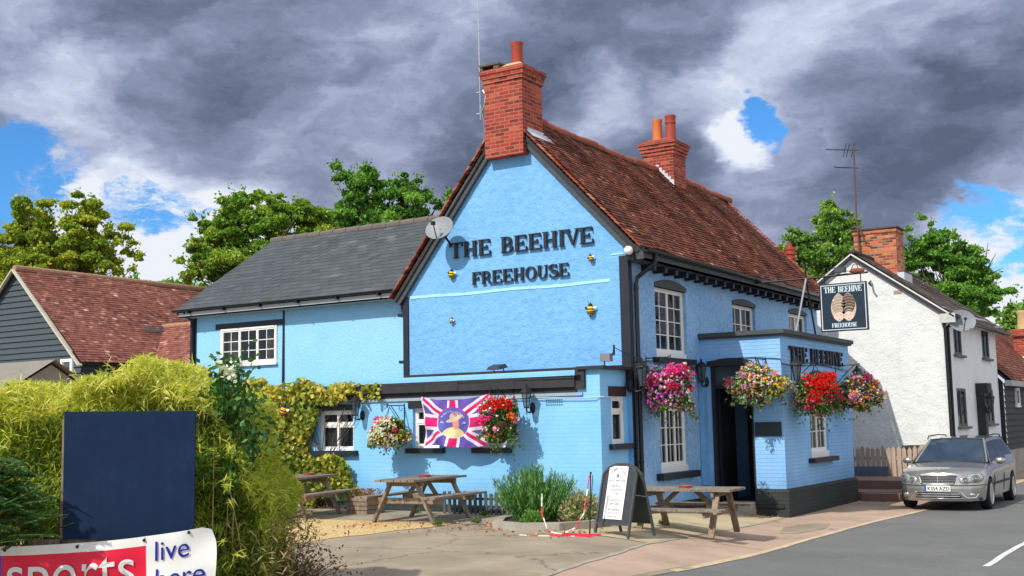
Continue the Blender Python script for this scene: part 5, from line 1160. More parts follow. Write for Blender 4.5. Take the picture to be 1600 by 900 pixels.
    m = MB(); Rw = Matrix.Rotation(rad(-65), 3, 'X'); m.tube([Vector((-.36, 1.78, 1.0))+Rw @ Vector((.18*math.cos(a), .18*math.sin(a), 0)) for a in lin(0, 2*PI, 20)], .014, 6); m.tube([(-.52, 1.78, 1.0), (-.20, 1.78, 1.0)], .014, 6); b(m, 'steering_wheel', TRIM)
    m = MB(); m.add([(-.60, 4.47, 1.0), (.60, 4.47, 1.0), (.52, 4.12, 1.34), (-.52, 4.12, 1.34)], [(0, 1, 2, 3)]); b(m, 'rear_window', CGL, smooth=0)
    for sg in (-1, 1):
        m = MB(); m.tube([(sg*.60, 1.98, 1.405), (sg*.60, 2.08, 1.47), (sg*.60, 3.0, 1.485), (sg*.59, 3.75, 1.465), (sg*.58, 3.86, 1.41)], .014, 6); b(m, 'roof_rail', TRIM)
        t2 = MB(); t2.ell((sg*.945, 1.52, .955), (.115, .065, .072), 14, 8); t2.beam((sg*.80, 1.50, .92), (sg*.88, 1.51, .93), .06, .04); b(t2, 'door_mirror', PAINT)
    # wheels
    for wy in WY:
        for sg in (-1, 1):
            c = Vector((sg*.765, wy, WR)); R = Matrix.Rotation(PI/2*sg, 3, 'Y'); m = MB(); m.lathe([(.21, -.10), (.285, -.105), (.308, -.085), (.315, -.05), (.315, .05), (.308, .085), (.285, .105), (.21, .10), (.205, .0)], c, 32, R=R); w = b(m, 'wheel', TYRE)
            m = MB(); m.lathe([(.212, .100), (.222, .108), (.205, .09), (.195, .02), (.05, .02), (.0501, .06), (.03, .085), (.002, .09)], c, 28, R=R)
            for k in range(5):
                a = k*2*PI/5+.3
                for da in (-.16, .16):
                    p0 = c+R @ Vector((.045*math.cos(a), .045*math.sin(a), .07)); p1 = c+R @ Vector((.208*math.cos(a+da), .208*math.sin(a+da), .092)); m.beam(p0, p1, .022, .03, up=R @ Vector((0, 0, 1)))
            b(m, 'rim', RIM, w)
            m = MB(); m.lathe([(.19, .0), (.19, .015)], c, 24, R=R); b(m, 'brake', TRIM, w)
    fy = lambda x, z: yo(x, z, 0)
    # grille
    m = MB(); ptsG = [(-.34, .715), (.34, .715), (.385, .70), (.335, .555), (.29, .535), (-.29, .535), (-.335, .555), (-.385, .70)]; G3 = lambda x, z, o: Vector((x, fy(x, z)-o, z))
    m.tube([G3(x, z, .012) for x, z in ptsG+ptsG[:1]], .014, 6); gr = b(m, 'grille', CHROME)
    m = MB(); inner = [(-.36, .70), (.36, .70), (.315, .55), (-.315, .55)]; N = 10
    m.add([G3(inner[0][0]+(inner[1][0]-inner[0][0])*i/N, .708, .004) for i in range(N+1)]+[G3(inner[3][0]+(inner[2][0]-inner[3][0])*i/N, .542, .004) for i in range(N+1)], [(i, i+1, i+N+2, i+N+1) for i in range(N)]); b(m, 'grille_mesh', TRIM, gr, fix=False)
    m = MB()
    for z in (.575, .608, .641, .674): w = .315+(z-.55)*.3; m.tube([G3(x, z, .012) for x in lin(-w, w, 8)], .006, 5)
    m.tube([G3(0, .55, .014), G3(0, .70, .014)], .006, 5); b(m, 'grille_bar', plain('dark_chrome', (.30, .30, .32), .25, .1, 4, metal=.8), gr)
    m = MB(); em = Vector((0, -.045, .815)); m.tube([em+Vector((.036*math.cos(a), 0, .036*math.sin(a))) for a in lin(0, 2*PI, 18)], .004, 6)
    for a in (90, 210, 330): m.tube([em, em+Vector((.036*math.cos(rad(a)), 0, .036*math.sin(rad(a))))], .003, 5)
    m.tube([em-Vector((0, 0, .036)), em-Vector((0, 0, .062))], .005, 6); b(m, 'bonnet_emblem', CHROME)
    # peanut shaped twin headlights wrapped round the corner of the wing
    def fw(x, z):
        x = abs(x)
        if x < .60: return fy(x, z)
        lo, hi_ = 0., .62
        for _ in range(22):
            md = (lo+hi_)/2; lo, hi_ = (md, hi_) if hw(md)*.985 < x else (lo, md)
        return lo+yo(x, z, lo) if x > hw(0)*.985 else fy(x, z)
    def G4(x, z, o):
        e = .004; q = Vector((abs(x), fw(x, z), z)); nx = (fw(abs(x)+e, z)-fw(abs(x)-e, z))/(2*e); nv = Vector((nx, -1, 0)).normalized(); r_ = q+nv*o; r_.x *= (1 if x > 0 else -1); return r_
    LE = [(.685, .655, .118, .088), (.515, .622, .098, .074)]
    def inl(x, z, g_=0.): return max(1-((x-c)/(a_+g_))**2-((z-d_)/(h_+g_))**2 for c, d_, a_, h_ in LE)
    for sg in (-1, 1):
        m = MB(); nx_, nz_ = 60, 30; gx_ = lin(.405, .815, nx_); gz_ = lin(.53, .76, nz_); idx = {}
        for j in range(nz_):
            for i in range(nx_):
                if inl((gx_[i]+gx_[i+1])/2, (gz_[j]+gz_[j+1])/2) > 0:
                    f = []
                    for ii, jj in ((i, j), (i+1, j), (i+1, j+1), (i, j+1)):
                        if (ii, jj) not in idx: idx[(ii, jj)] = len(m.v); x, z = gx_[ii], gz_[jj]; m.v.append(G4(sg*x, z, .006+.026*math.sqrt(max(0, inl(x, z)))))
                        f.append(idx[(ii, jj)])
                    m.f.append(f); m.mi.append(0); m.var.append(0.)
        h = b(m, 'headlight', HLG, fix=False, smooth=60)
        m = MB(); out = []
        for k in range(72):
            a_ = k*PI/36; r_ = .02
            while inl(.60+r_*math.cos(a_), .638+r_*math.sin(a_), .006) > 0: r_ += .004
            out.append(G4(sg*(.60+r_*math.cos(a_)), .638+r_*math.sin(a_), .007))
        m.tube(out+out[:1], .006, 5, cap=False); b(m, 'headlight_rim', PAINT, h)
        for x, z, r in ((.675, .655, .058), (.515, .622, .048)):
            m = MB(); m.tube([G4(sg*(x+r*math.cos(a)), z+r*math.sin(a), .034) for a in lin(0, 2*PI, 22)], .006, 5, cap=False); m.tube([G4(sg*(x+r*.5*math.cos(a)), z+r*.5*math.sin(a), .036) for a in lin(0, 2*PI, 16)], .010, 5, cap=False); b(m, 'lamp_ring', plain('lamp_ring', (.16, .17, .17), .2, .1, 4, metal=.6) if sg < 0 and x > .6 else bpy.data.materials['lamp_ring'], h)
    # bumper, lower intake, fog lamps, plate
    m = MB(); N = 16
    m.add([G3(x*1., .375-.0*abs(x), .006) for x in lin(-.40, .40, N)]+[G3(x, .265, .006) for x in lin(-.46, .46, N)], [(i, i+1, i+N+2, i+N+1) for i in range(N)]); li = b(m, 'lower_intake', TRIM, fix=False)
    m = MB()
    for z in (.345, .300): m.tube([G3(x, z, .014) for x in lin(-.42, .42, 12)], .009, 5)
    for sg in (-1, 1): m.tube([G3(sg*.44, .385, .014), G3(sg*.50, .300, .014), G3(sg*.56, .262, .012), G4(sg*.68, .27, .010), G4(sg*.73, .34, .008)], .012, 6)
    m.tube([G3(x, .255, .012) for x in lin(-.56, .56, 12)], .010, 5); b(m, 'chrome_strip', CHROME, li)
    for sg in (-1, 1): m = MB(); c_ = G4(sg*.63, .332, -.006); m.ell(c_, (.065, .028, .030), 14, 8); b(m, 'fog_lamp', HLG)
    m = MB(); m.tube([G4(x+1e-4, .515, .006) for x in lin(-.84, .84, 40)], .009, 5); b(m, 'bumper_strip', TRIM)
    yp = fy(0, .45)-.022; m = MB(); m.box((-.255, yp, .40), (.255, yp+.012, .512)); pl = b(m, 'number_plate', plain('plate_white', (.82, .82, .80), .4, .02), smooth=0)
    m = MB(); m.box((-.255, yp-.003, .40), (-.215, yp-.001, .512)); b(m, 'plate_band', plain('plate_blue', (.02, .08, .55), .4), pl, smooth=0)
    m = MB(); vs, fs = txt('KS54 AZD', .105); xm = max(v.x for v in vs)
    for o_ in (0, .004): m.add([(v.x*.212/xm+.02+o_, yp-.003-o_*.2, .418+v.y) for v in vs], fs); b(m, 'plate_lettering', TRIM, pl, smooth=0, fix=False)
    return t
car((-5.37, 24.88, -.165), 0)

# ------------------------------------------------------------------ white house
wh = thing('white_house', 'white rendered two storey house with a shallow grey tiled roof and an orange brick chimney', 'house', (-8.2, 33, -.17))
X0, Y0, Y1, RXW, RZW, EZW = -6.75, 33.0, 40.9, -9.12, 6.42, 4.62
m = MB(facing_front(Y0)); m.prism([(-11.5, -.4), (X0, -.4), (X0, EZW+.0), (RXW, RZW-.08), (-11.5, EZW)], -.3, 0); m.build('gable_wall', WHITEST, wh, smooth=0)
ww = [(34.25, 35.35, 3.45, 4.42), (38.45, 39.7, 3.50, 4.45), (34.2, 35.5, 1.42, 2.50), (38.55, 39.85, 1.45, 2.52)]
m = MB(facing_road(X0)); wall_holes(m, Y0+.002, Y1, 1.02, EZW+.1, ww, .2); m.build('road_side_wall', GREYST, wh, smooth=0, fix=False)
m = MB(facing_road(X0)); m.box((Y0-.02, -.2, -.4), (Y1, .03, 1.02)); m.build('dark_plinth', plain('dark_grey_plinth', (.06, .065, .07), .8, .3, 6, .4), wh, smooth=0)
m = MB(); m.add([(-11.5, Y1, -.4), (X0, Y1, -.4), (X0, Y1, EZW), (RXW, Y1, RZW-.08), (-11.5, Y1, EZW)], [(0, 1, 2, 3, 4)]); m.add([(-11.5, Y0, -.4), (-11.5, Y1, -.4), (-11.5, Y1, EZW), (-11.5, Y0, EZW)], [(0, 1, 2, 3)]); m.build('back_wall', WHITEST, wh, smooth=0, fix=False)
GWIN = plain('green_grey_frame', (.10, .12, .11), .6, .2)
for w in ww: window(wh, facing_road(X0), *w, cas=2, cols=1, rows=1, lintel=0, sill=.07, sillmat=GWIN, mat=GWIN, curtain=CURT, side_curt=True, d=.06)
E0 = Vector((-6.42, 0, 4.44)); U = Vector((RXW, 0, RZW))-E0; wr = tile_roof('roof', WTILE, wh, (E0.x, Y0-.12, E0.z), (0, 1, 0), U, Y1-Y0+.5, U.length, .26, .22, .018, .006, lambda a, u: .02*math.sin(a*1.1))
E1_ = Vector((-11.8, 0, 4.44)); U = Vector((RXW, 0, RZW))-E1_; tile_roof('roof', WTILE, wh, (E1_.x, Y0-.12, E1_.z), (0, 1, 0), U, Y1-Y0+.5, U.length, .26, .22, .018, .006)
m = MB(); m.beam((RXW, Y0-.1, RZW+.02), (RXW, Y1+.35, RZW+.02), .2, .08); m.build('ridge_tiles', WTILE, wr, smooth=0)
m = MB()
for E in ((-6.42, 4.42), (-11.8, 4.42)): m.beam((E[0], Y0-.09, E[1]-.02), (RXW, Y0-.09, RZW-.06), .04, .10, up=(0, 1, 0))
m.build('bargeboard', plain('white_barge', (.62, .62, .60), .6, .2), wh, smooth=0)
m = MB(); m.box((-6.80, Y0-.14, 4.25), (-6.40, Y0-.04, 4.50)); m.box((-6.75, Y0-.05, 4.36), (-6.40, Y1+.3, 4.42)); m.build('eaves_box', plain('peeling_white', (.50, .50, .48), .8, .3, 9), wh, smooth=0)
m = MB(); m.tube([(-6.36, Y0-.1, 4.42), (-6.36, Y1+.4, 4.36)], .055, 8); m.tube([(-6.40, Y0+.12, 4.4), (-6.66, Y0+.12, 4.15), (-6.68, Y0+.12, .0)], .045, 8); m.tube([(-6.70, Y0-.05, 4.25), (-6.70, Y0-.05, -.1)], .04, 6); m.build('gutter_pipe', DARKG, wh)
m = MB(facing_front(Y0)); m.box((-8.02, 0, 5.14), (-7.80, .012, 5.24)); m.build('wall_vent', plain('brown_vent', (.36, .28, .2), .8, .3, 30), wh, smooth=0)
m = MB(); m.tube([(-8.62, 32.95, 5.55), (-8.62, 32.75, 5.48), (-8.55, 32.7, 5.40)], .03, 6); m.build('wall_lamp', DARKG, wh)
cw = MB(); cw.box((-9.60, 35.0, 5.9), (-8.35, 35.9, 7.34)); cw.box((-9.63, 34.97, 7.22), (-8.32, 35.93, 7.30)); ch = cw.build('chimney', BRICKO, wh, smooth=0)
m = MB(); m.box((-9.66, 34.94, 7.34), (-8.29, 35.96, 7.385)); m.build('slab', plain('sooty_slab2', (.10, .08, .075), .9, .3, 8), ch, smooth=0)
m = MB(); m.box((-8.36, 34.96, 5.72), (-8.16, 35.94, 5.98)); m.build('flashing', LEAD, ch, smooth=0)
# timber porch post with hood at the cottage door
t = thing('door_canopy', 'narrow black timber door canopy on the road side of the white house', 'canopy', (-6.55, 36.9, -.17)); m = MB(); m.box((-6.75, 37.0, -.17), (-6.52, 37.35, 2.35)); m.build('post', BOARDK, t, smooth=0); m = MB(); m.box((-6.76, 36.95, 2.36), (-6.40, 37.6, 2.68)); m.build('hood', BOARDK, t, smooth=0)
lantern((-6.52, 37.05, 2.05), (.7, -.7, 0), 'small lantern on the black canopy of the white house', 1.3)
t = thing('tv_aerial', 'rusty pole with two tv aerials beside the orange brick chimney', 'aerial', (-9.45, 34.9, 6.3))
m = MB(); m.tube([(-9.40, 34.9, 6.1), (-9.45, 34.9, 7.9), (-9.42, 34.9, 9.95)], .028, 7); m.tube([(-9.38, 34.88, 7.5), (-9.25, 34.86, 7.0), (-9.1, 34.92, 6.9)], .02, 5); m.build('pole', plain('rusty_pole', (.13, .07, .055), .8, .3, 8), t)
m = MB(); dA = Vector((-.95, 0, .16)).normalized()
for z, L in ((9.80, 1.0), (9.25, .75)):
    p0 = Vector((-9.30, 34.9, z)); m.tube([p0, p0+dA*L], .014, 5)
    for k in range(7): q = p0+dA*(L*(.35+k*.10)); m.tube([q+Vector((0, -.12, 0)), q+Vector((0, .12, 0))], .007, 4)
for q in (.15, .30, .40): p0 = Vector((-9.30, 34.9, 9.80))+dA*q; m.tube([p0+Vector((-.06, 0, -.22)), p0+Vector((.06, 0, .2))], .01, 4)
m.build('aerial_array', IRON, t)
# ------------------------------------------------------------------ dark boarded cottage at the far right
rb = thing('boarded_cottage', 'low black weatherboarded cottage with a brown tiled roof beyond the white house', 'cottage', (-6.6, 46, -.17))
m = MB(facing_road(-6.62))
z = .55
while z < 2.72: m.add([(41.0, .04, z), (60, .04, z), (60, .0, z+.21), (41.0, .0, z+.21), (41.0, .0, z), (60, 0, z)], [(0, 1, 2, 3), (0, 1, 5, 4)]); z += .2
m.build('weatherboards', BOARDK, rb, smooth=0, fix=False)
m = MB(facing_road(-6.6)); m.box((41.0, -.2, -.4), (60, .03, .56)); m.build('base_wall', CONC, rb, smooth=0)
m = MB(); m.add([(-11.5, 41.0, -.3), (-6.62, 41.0, -.3), (-6.62, 41.0, 2.8), (-9, 41.0, 5.3), (-11.5, 41, 2.8)], [(0, 1, 2, 3, 4)]); m.build('end_wall', BOARDK, rb, smooth=0)
window(rb, facing_road(-6.58), 43.05, 43.75, 2.02, 2.62, cas=1, cols=1, rows=1, lintel=0, sill=.06, sillmat=WHITE, d=.0, sillproj=.05)
U = Vector((-9, 0, 5.40))-Vector((-6.35, 0, 2.85)); tile_roof('roof', TILE, rb, (-6.35, 40.95, 2.85), (0, 1, 0), U, 19, U.length, .2, .16, .018, .006, bias=.05)
m = MB(); m.box((-6.55, 40.9, 2.66), (-6.33, 60, 2.84)); m.build('fascia', plain('grey_white_fascia', (.40, .40, .40), .7, .2), rb, smooth=0)
m = MB(); m.box((-7.95, 52.4, 3.6), (-6.9, 53.4, 5.2)); m.box((-8.03, 52.3, 4.95), (-6.85, 53.5, 5.25)); ch = m.build('chimney', BRICK, rb, smooth=0)
m = MB(); m.lathe([(.28, 0), (.25, .65), (.28, .7), (.28, .8), (.2, .8)], (-7.55, 52.9, 5.25), 14); m.build('chimney_pot', plain('buff_pot', (.55, .40, .20), .6), ch)
m = MB(); m.box((-8.1, 52.2, 3.9), (-7.0, 52.38, 4.1)); m.build('flashing', LEAD, ch, smooth=0)
# ------------------------------------------------------------------ barn at the left
bn = thing('timber_barn', 'long barn with dark weatherboarded gable and mottled red tiled roof at the left', 'barn', (-37.5, 26, .1))
AX, AZ, EXr, EZr, YB = -37.5, 7.75, -33.75, 4.20, 26.0
m = MB(facing_front(YB)); z = .0
while z < AZ-.15:
    k = max(0, (AZ-.12-z))*((EXr-AX)/(AZ-EZr)); k2 = max(0, (AZ-.12-z-.22))*((EXr-AX)/(AZ-EZr)); k = min(k, 3.7); k2 = min(k2, 3.7)
    m.add([(AX-k, .05, z), (AX+k, .05, z), (AX+k2, 0, z+.22), (AX-k2, 0, z+.22), (AX-k, 0, z), (AX+k, 0, z)], [(0, 1, 2, 3), (0, 1, 5, 4)]); z += .21
m.build('weatherboards', BOARD, bn, smooth=0, fix=False)
m = MB(); m.add([(EXr-.1, YB, 0), (EXr-.1, 35, 0), (EXr-.1, 35, 4.3), (EXr-.1, YB, 4.3)], [(0, 1, 2, 3)]); m.add([(-41, 35, 0), (EXr, 35, 0), (EXr, 35, 4.2), (AX, 35, 7.6), (-41, 35, 4.2)], [(0, 1, 2, 3, 4)]); m.build('side_wall', BOARDK, bn, smooth=0, fix=False)
for sx in (1, -1):
    E = Vector((AX+sx*(EXr-AX+.1), 0, EZr-.05)); U = Vector((AX, 0, AZ))-E; br_ = tile_roof('roof', TILEB, bn, (E.x, YB-.15, E.z), (0, 1, 0), U, 9.2, U.length, .19, .13, .02, .007, lambda a, u: .03*math.sin(a*.8+u))
m = MB(); y = YB-.15
while y < 35: m.lathe([(.12, 0), (.13, .33)], (AX, y, AZ-.02), 10, 0, Matrix.Rotation(-PI/2, 3, 'X')); y += .33
m.build('ridge_tiles', plain('pale_ridge', (.36, .20, .13), .9, .35, 3, .5), br_)
m = MB()
for sx in (1, -1): m.beam((AX+sx*3.85, YB-.18, EZr-.18), (AX, YB-.18, AZ-.08), .05, .18, up=(0, 1, 0))
m.build('bargeboard', plain('cream_barge', (.55, .50, .40), .7, .25, 5), bn, smooth=0)
# lower wing of the barn
U = Vector((0, 2.4, 2.0)); wr2 = tile_roof('roof', TILEB, bn, (-36.2, 28.7-.1, 3.75), (1, 0, 0), U, 4.6, U.length, .19, .13, .02, .007, lambda a, u: .02*math.sin(a*.9))
U = Vector((0, -2.4, 2.0)); tile_roof('roof', TILEB, bn, (-36.2, 33.4, 3.75), (1, 0, 0), U, 4.6, U.length, .19, .13, .02, .007)
m = MB(); x = -36.0
while x < -31.7: m.lathe([(.11, 0), (.12, .33)], (x, 31.0, 5.76), 10, 0, Matrix.Rotation(PI/2, 3, 'Y')); x += .33
m.build('ridge_tiles', plain('pale_ridge2', (.36, .20, .13), .9, .35, 3, .5), wr2)
m = MB(); m.box((-33.8, 28.8, 0), (-31.75, 33.2, 3.8)); m.build('wing_wall', BOARDK, bn, smooth=0)
m = MB(); m.add([(-31.65, 28.9, 3.9), (-31.65, 33.1, 3.9), (-31.65, 31, 5.6)], [(0, 1, 2)]); gw = m.build('gable_glazing', LGLASS, bn, smooth=0)
m = MB(); m.beam((-31.6, 28.7, 3.78), (-31.6, 31, 5.7), .08, .12, up=(1, 0, 0)); m.beam((-31.6, 33.2, 3.78), (-31.6, 31, 5.7), .08, .12, up=(1, 0, 0)); m.beam((-31.6, 28.8, 3.8), (-31.6, 33.2, 3.8), .08, .12, up=(1, 0, 0)); m.build('frame', plain('white_glazing_frame', (.7, .7, .7), .5), gw, smooth=0)
m = MB(); m.box((-36.2, 31.9, 5.60), (-35.1, 33.0, 5.66)); 
m = MB(); Uq = Vector((AX-EXr, 0, AZ-EZr)).normalized(); pA = Vector((EXr, 29.8, EZr))+Uq*1.75+Vector((.06, 0, .08)); m.add([pA, pA+Vector((0, 1.1, 0)), pA+Vector((0, 1.1, 0))+Uq*.35, pA+Uq*.35], [(0, 1, 2, 3)]); m.build('rooflight', LGLASS, bn, smooth=0)
# white framed glazed door standing behind the hedge and small shed
t = thing('white_post_frame', 'slim white framed window edge showing just above the hedge near the barn', 'frame', (-26.6, 20, 2.4)); m = MB(facing_front(20)); 
for q in ((-26.85, -26.77, 2.6, 3.72), (-26.45, -26.37, 2.6, 3.72), (-26.77, -26.45, 3.64, 3.72), (-26.77, -26.45, 3.1, 3.15)): m.box((q[0], -.03, q[2]), (q[1], .03, q[3]))
m.box((-26.8, -.03, .1), (-26.4, .03, 2.7)); m.build('frame', WHITE, t, smooth=0)
t = thing('garden_shed', 'low grey felt roofed shed at the left edge behind the hedge', 'shed', (-17.5, 12, .13)); m = MB(); m.box((-19.5, 11.3, .1), (-16.75, 13.2, 2.35)); m.build('wall', BOARD, t, smooth=0)
m = MB(); m.add([(-19.6, 11.1, 2.30), (-16.6, 11.1, 2.30), (-16.6, 12.25, 2.98), (-19.6, 12.25, 2.98), (-19.6, 13.4, 2.30), (-16.6, 13.4, 2.30)], [(0, 1, 2, 3), (3, 2, 5, 4)]); m.add([(-16.7, 11.2, 2.3), (-16.7, 13.3, 2.3), (-16.7, 12.25, 2.9)], [(0, 1, 2)]); m.build('roof', plain('grey_felt', (.22, .20, .17), .9, .2, 6), t, smooth=0, fix=False)
# ------------------------------------------------------------------ picket fence, deck, bins between pub and house
t = thing('picket_fence', 'weathered wooden picket fence between the porch and the white house', 'fence', (-8, 31, -.17)); k = 0
for x in lin(-9.1, -7.1, 15):
    m = MB(); h = .96+random.uniform(-.03, .03); w = .052; lean = random.uniform(-.012, .012); m.prism([(x-w, -.10), (x+w, -.10), (x+w+lean, h-.05), (x+lean, h+.02), (x-w+lean, h-.05)], 30.985, 31.008); m.build('picket', PICKET, t, smooth=0)
for z_ in (.62, .1): m = MB(); m.box((-9.2, 31.01, z_), (-7.0, 31.05, z_+.09)); m.build('rail', PICKET, t, smooth=0)
for q in (((-7.08, 30.93, -.17), (-6.94, 31.05, 1.02)), ((-9.1, 31.0, -.17), (-8.98, 31.12, 1.0))): m = MB(); m.box(*q); m.build('post', PICKET, t, smooth=0)
t = thing('timber_steps', 'low brown timber steps beside the far corner of the porch', 'steps', (-7.6, 28.2, -.17))
m = MB(); m.box((-9.3, 27.5, -.2), (-6.95, 30.6, .02)); m.build('tread', DECK, t, smooth=0); m = MB(); m.box((-9.3, 28.7, .02), (-7.05, 30.7, .22)); m.build('tread', DECK, t, smooth=0); m = MB(); m.box((-7.6, 27.15, -.2), (-6.72, 28.1, .01)); m.build('tread', DECK, t, smooth=0)
t = thing('ramp_board', 'grey blue board standing at the foot of the picket fence', 'board', (-8.2, 30.9, .2)); m = MB(); m.box((-9.0, 30.86, .22), (-7.9, 30.92, .46)); m.build('panel', plain('grey_blue_board', (.10, .13, .17), .7, .2, 5), t, smooth=0)
for i, x in enumerate((-7.45, -6.85)):
    t = thing('wheelie_bin', ['dark wheelie bin behind the left part of the picket fence end', 'dark wheelie bin nearest the white house road corner'][i], 'bin', (x, 32.2, -.17), 0, 'dark bins beside the white house'); m = MB(); m.add([(x-.22, 31.95, -.1), (x+.22, 31.95, -.1), (x+.22, 32.4, -.1), (x-.22, 32.4, -.1), (x-.28, 31.88, .90), (x+.28, 31.88, .90), (x+.28, 32.5, .90), (x-.28, 32.5, .90)], [(0, 3, 2, 1), (4, 5, 6, 7), (0, 1, 5, 4), (1, 2, 6, 5), (2, 3, 7, 6), (3, 0, 4, 7)]); m.build('body', BOARDK, t, smooth=0); m = MB(); m.box((x-.30, 31.84, .90), (x+.30, 32.55, .97)); m.build('lid', plain('bin_lid', (.04, .045, .05), .5), t, smooth=0)

# ------------------------------------------------------------------ trees
def tree(kind, label, base, blobs, n, leaf, mat, seed, limbs=16, trunk=.28, gap=.35, group=None):
    """blobs: list of (centre, radii) making up the crown; clumps of leaves sit on limbs that reach into them"""
    g = np.random.default_rng(seed); t = thing(kind, label, 'tree', base, 0, group); B = Vector(base); clumps = []
    vol = np.array([r[0]*r[1]*r[2] for c, r in blobs]); vol = vol**.8; vol = vol/vol.sum(); total = 260
    ph = g.uniform(0, 6, 9)
    def wav(d):
        return 1+.26*math.sin(3.1*d[0]+2.3*d[2]+ph[0])*math.cos(2.7*d[1]-1.9*d[2]+ph[1])+.16*math.sin(7*d[2]+4*d[0]+ph[2])+.12*math.sin(9*d[0]-6*d[1]+ph[3])
    for (c, r), w in zip(blobs, vol):
        for _ in range(max(7, int(total*w))):
            d = g.normal(size=3); d /= np.linalg.norm(d); rr = g.random()**.36*wav(d); cr = (.09+.20*g.random()**1.5)*min(r)
            clumps.append((np.array(c)+d*rr*np.array(r)*.94, cr, np.array([g.uniform(.9, 1.9), g.uniform(.9, 1.9), g.uniform(.45, 1.0)])))
    C = []; T = []; V = []; per = n//len(clumps); mr = np.mean([q[1] for q in clumps])
    for cc, cr, sq in clumps:
        k = int(per*(.4+g.random())*min(2.5, (cr/mr)**1.6))+4; d = g.normal(size=(k, 3)); d /= np.linalg.norm(d, axis=1)[:, None]; q = d*(g.random(k)**.5)[:, None]*cr*sq; q[:, 2] -= .35*np.hypot(q[:, 0], q[:, 1])*g.random()
        C.append(cc+q); T.append(d*.5+g.normal(size=(k, 3))*.6+[0, 0, -.25]); V.append(np.clip(g.random()*.6+g.random(k)*.45-.02, 0, 1))
    for cc, cr, sq in clumps:   # sprays of leaves on thin twigs round every clump
        for _ in range(3):
            d = g.normal(size=3)+[0, 0, .3]; d /= np.linalg.norm(d); k = 9; tt = np.linspace(.6, 2.1, k)[:, None]; C.append(cc+d*tt*cr+g.normal(size=(k, 3))*leaf*.5); T.append(d+g.normal(size=(k, 3))*.7); V.append(g.random(k))
    C = np.vstack(C); T = np.vstack(T); V = np.concatenate(V); L = leaf*(.65+.7*g.random(len(C))); leaves('crown', mat, C, T, L, L*.62, t, V)
    m = MB(); top = Vector(np.mean([c for c, r in blobs], axis=0)); mid = B.lerp(top, .55); m.tube([B, B.lerp(mid, .5)+Vector((.1, 0, 0)), mid, top], [trunk, trunk*.8, trunk*.62, trunk*.25], 8)
    for i in g.choice(len(clumps), min(len(clumps), limbs*3), replace=False):
        cc = Vector(clumps[i][0]); s = mid.lerp(top, g.uniform(-.1, .8)); mm = s.lerp(cc, .5)+Vector((0, 0, -.25)); m.tube([s, mm, cc], [trunk*.28, trunk*.15, trunk*.05], 5, cap=False)
    m.build('trunk', BARK, t, fix=False); return t
LT = lambda n, a, b, c, d: varmat(n, [(0, a), (.4, b), (.75, c), (1, d)], .6, .25, .30, scale=.6)
OLIVE = LT('leaf_olive', (.10, .19, .02), (.25, .36, .035), (.46, .50, .05), (.68, .64, .08))
GREEN = LT('leaf_green', (.045, .14, .022), (.10, .25, .035), (.18, .37, .05), (.30, .48, .08))
MIXG = LT('leaf_mixed', (.065, .16, .02), (.15, .29, .03), (.27, .41, .045), (.55, .56, .08))
LIGHT = LT('leaf_light', (.06, .15, .02), (.13, .27, .04), (.24, .40, .06), (.38, .54, .12))
def cs(u, y, dep):  # crown position: sideways metres, height, distance ahead
    return (dep*-.5297+u*.8482, dep*.8482+u*.5297, y)
def px(x, dep): return (x-800)/1809.57*dep
def pz(x, y, dep): return 1.8+(659-.02*(x-800)-y)/1809.57*dep*1.01
def blob(x, y, rx, rz, dep, ry=None): return (cs(px(x, dep), pz(x, y, dep), dep), (rx/1809.57*dep, (ry or rx)/1809.57*dep, rz/1809.57*dep))
D = 50
tree('olive_tree', 'yellowing olive green tree behind the barn at the far left', cs(px(90, D), .1, D), [blob(50, 350, 46, 58, D), (blob(120, 345, 42, 50, D)), blob(20, 400, 50, 50, D), blob(100, 405, 70, 45, D), blob(165, 395, 42, 45, D), blob(195, 412, 25, 25, D), blob(60, 440, 60, 30, D)], 100000, .155, OLIVE, 1)
tree('maple_tree', 'broad mixed green tree rising behind the slate roof, its edge turning yellow', cs(px(400, D), .1, D), [blob(375, 345, 52, 55, D), blob(330, 385, 48, 52, D), blob(440, 350, 52, 52, D), blob(480, 360, 46, 55, D), blob(300, 425, 30, 28, D), blob(390, 420, 90, 50, D)], 135000, .155, MIXG, 2)
D = 54
tree('ash_tree', 'tall darker green tree between the slate roof and the gable', cs(px(600, D), .1, D), [blob(545, 280, 34, 28, D), blob(575, 300, 50, 42, D), blob(540, 345, 45, 40, D), blob(640, 285, 26, 26, D), blob(650, 325, 52, 38, D), blob(695, 310, 20, 26, D), blob(600, 370, 90, 50, D)], 110000, .165, GREEN, 3)
D = 62
tree('pale_tree', 'light green airy tree behind the gap between the pub and the white house', cs(px(1290, D), .0, D), [blob(1300, 355, 34, 36, D), blob(1255, 385, 36, 32, D), blob(1330, 380, 32, 45, D), blob(1245, 425, 32, 34, D), blob(1300, 430, 60, 50, D), blob(1350, 410, 24, 40, D)], 75000, .18, LIGHT, 4)
D = 66
tree('dark_tree', 'dense mid green tree behind the right slope of the white house', cs(px(1490, D), .0, D), [blob(1462, 375, 30, 38, D), blob(1440, 410, 30, 50, D), blob(1500, 410, 44, 48, D), blob(1535, 435, 30, 42, D), blob(1500, 470, 60, 40, D)], 105000, .18, GREEN, 5)
D = 80
tree('distant_tree', 'small bright green tree at the right edge beside the far chimney', cs(px(1590, D), .0, D), [blob(1578, 500, 20, 22, D), blob(1600, 520, 26, 30, D), blob(1640, 500, 40, 40, D), blob(1570, 545, 30, 26, D)], 26000, .3, LIGHT, 6, limbs=8)
m = MB(); 
D = 90
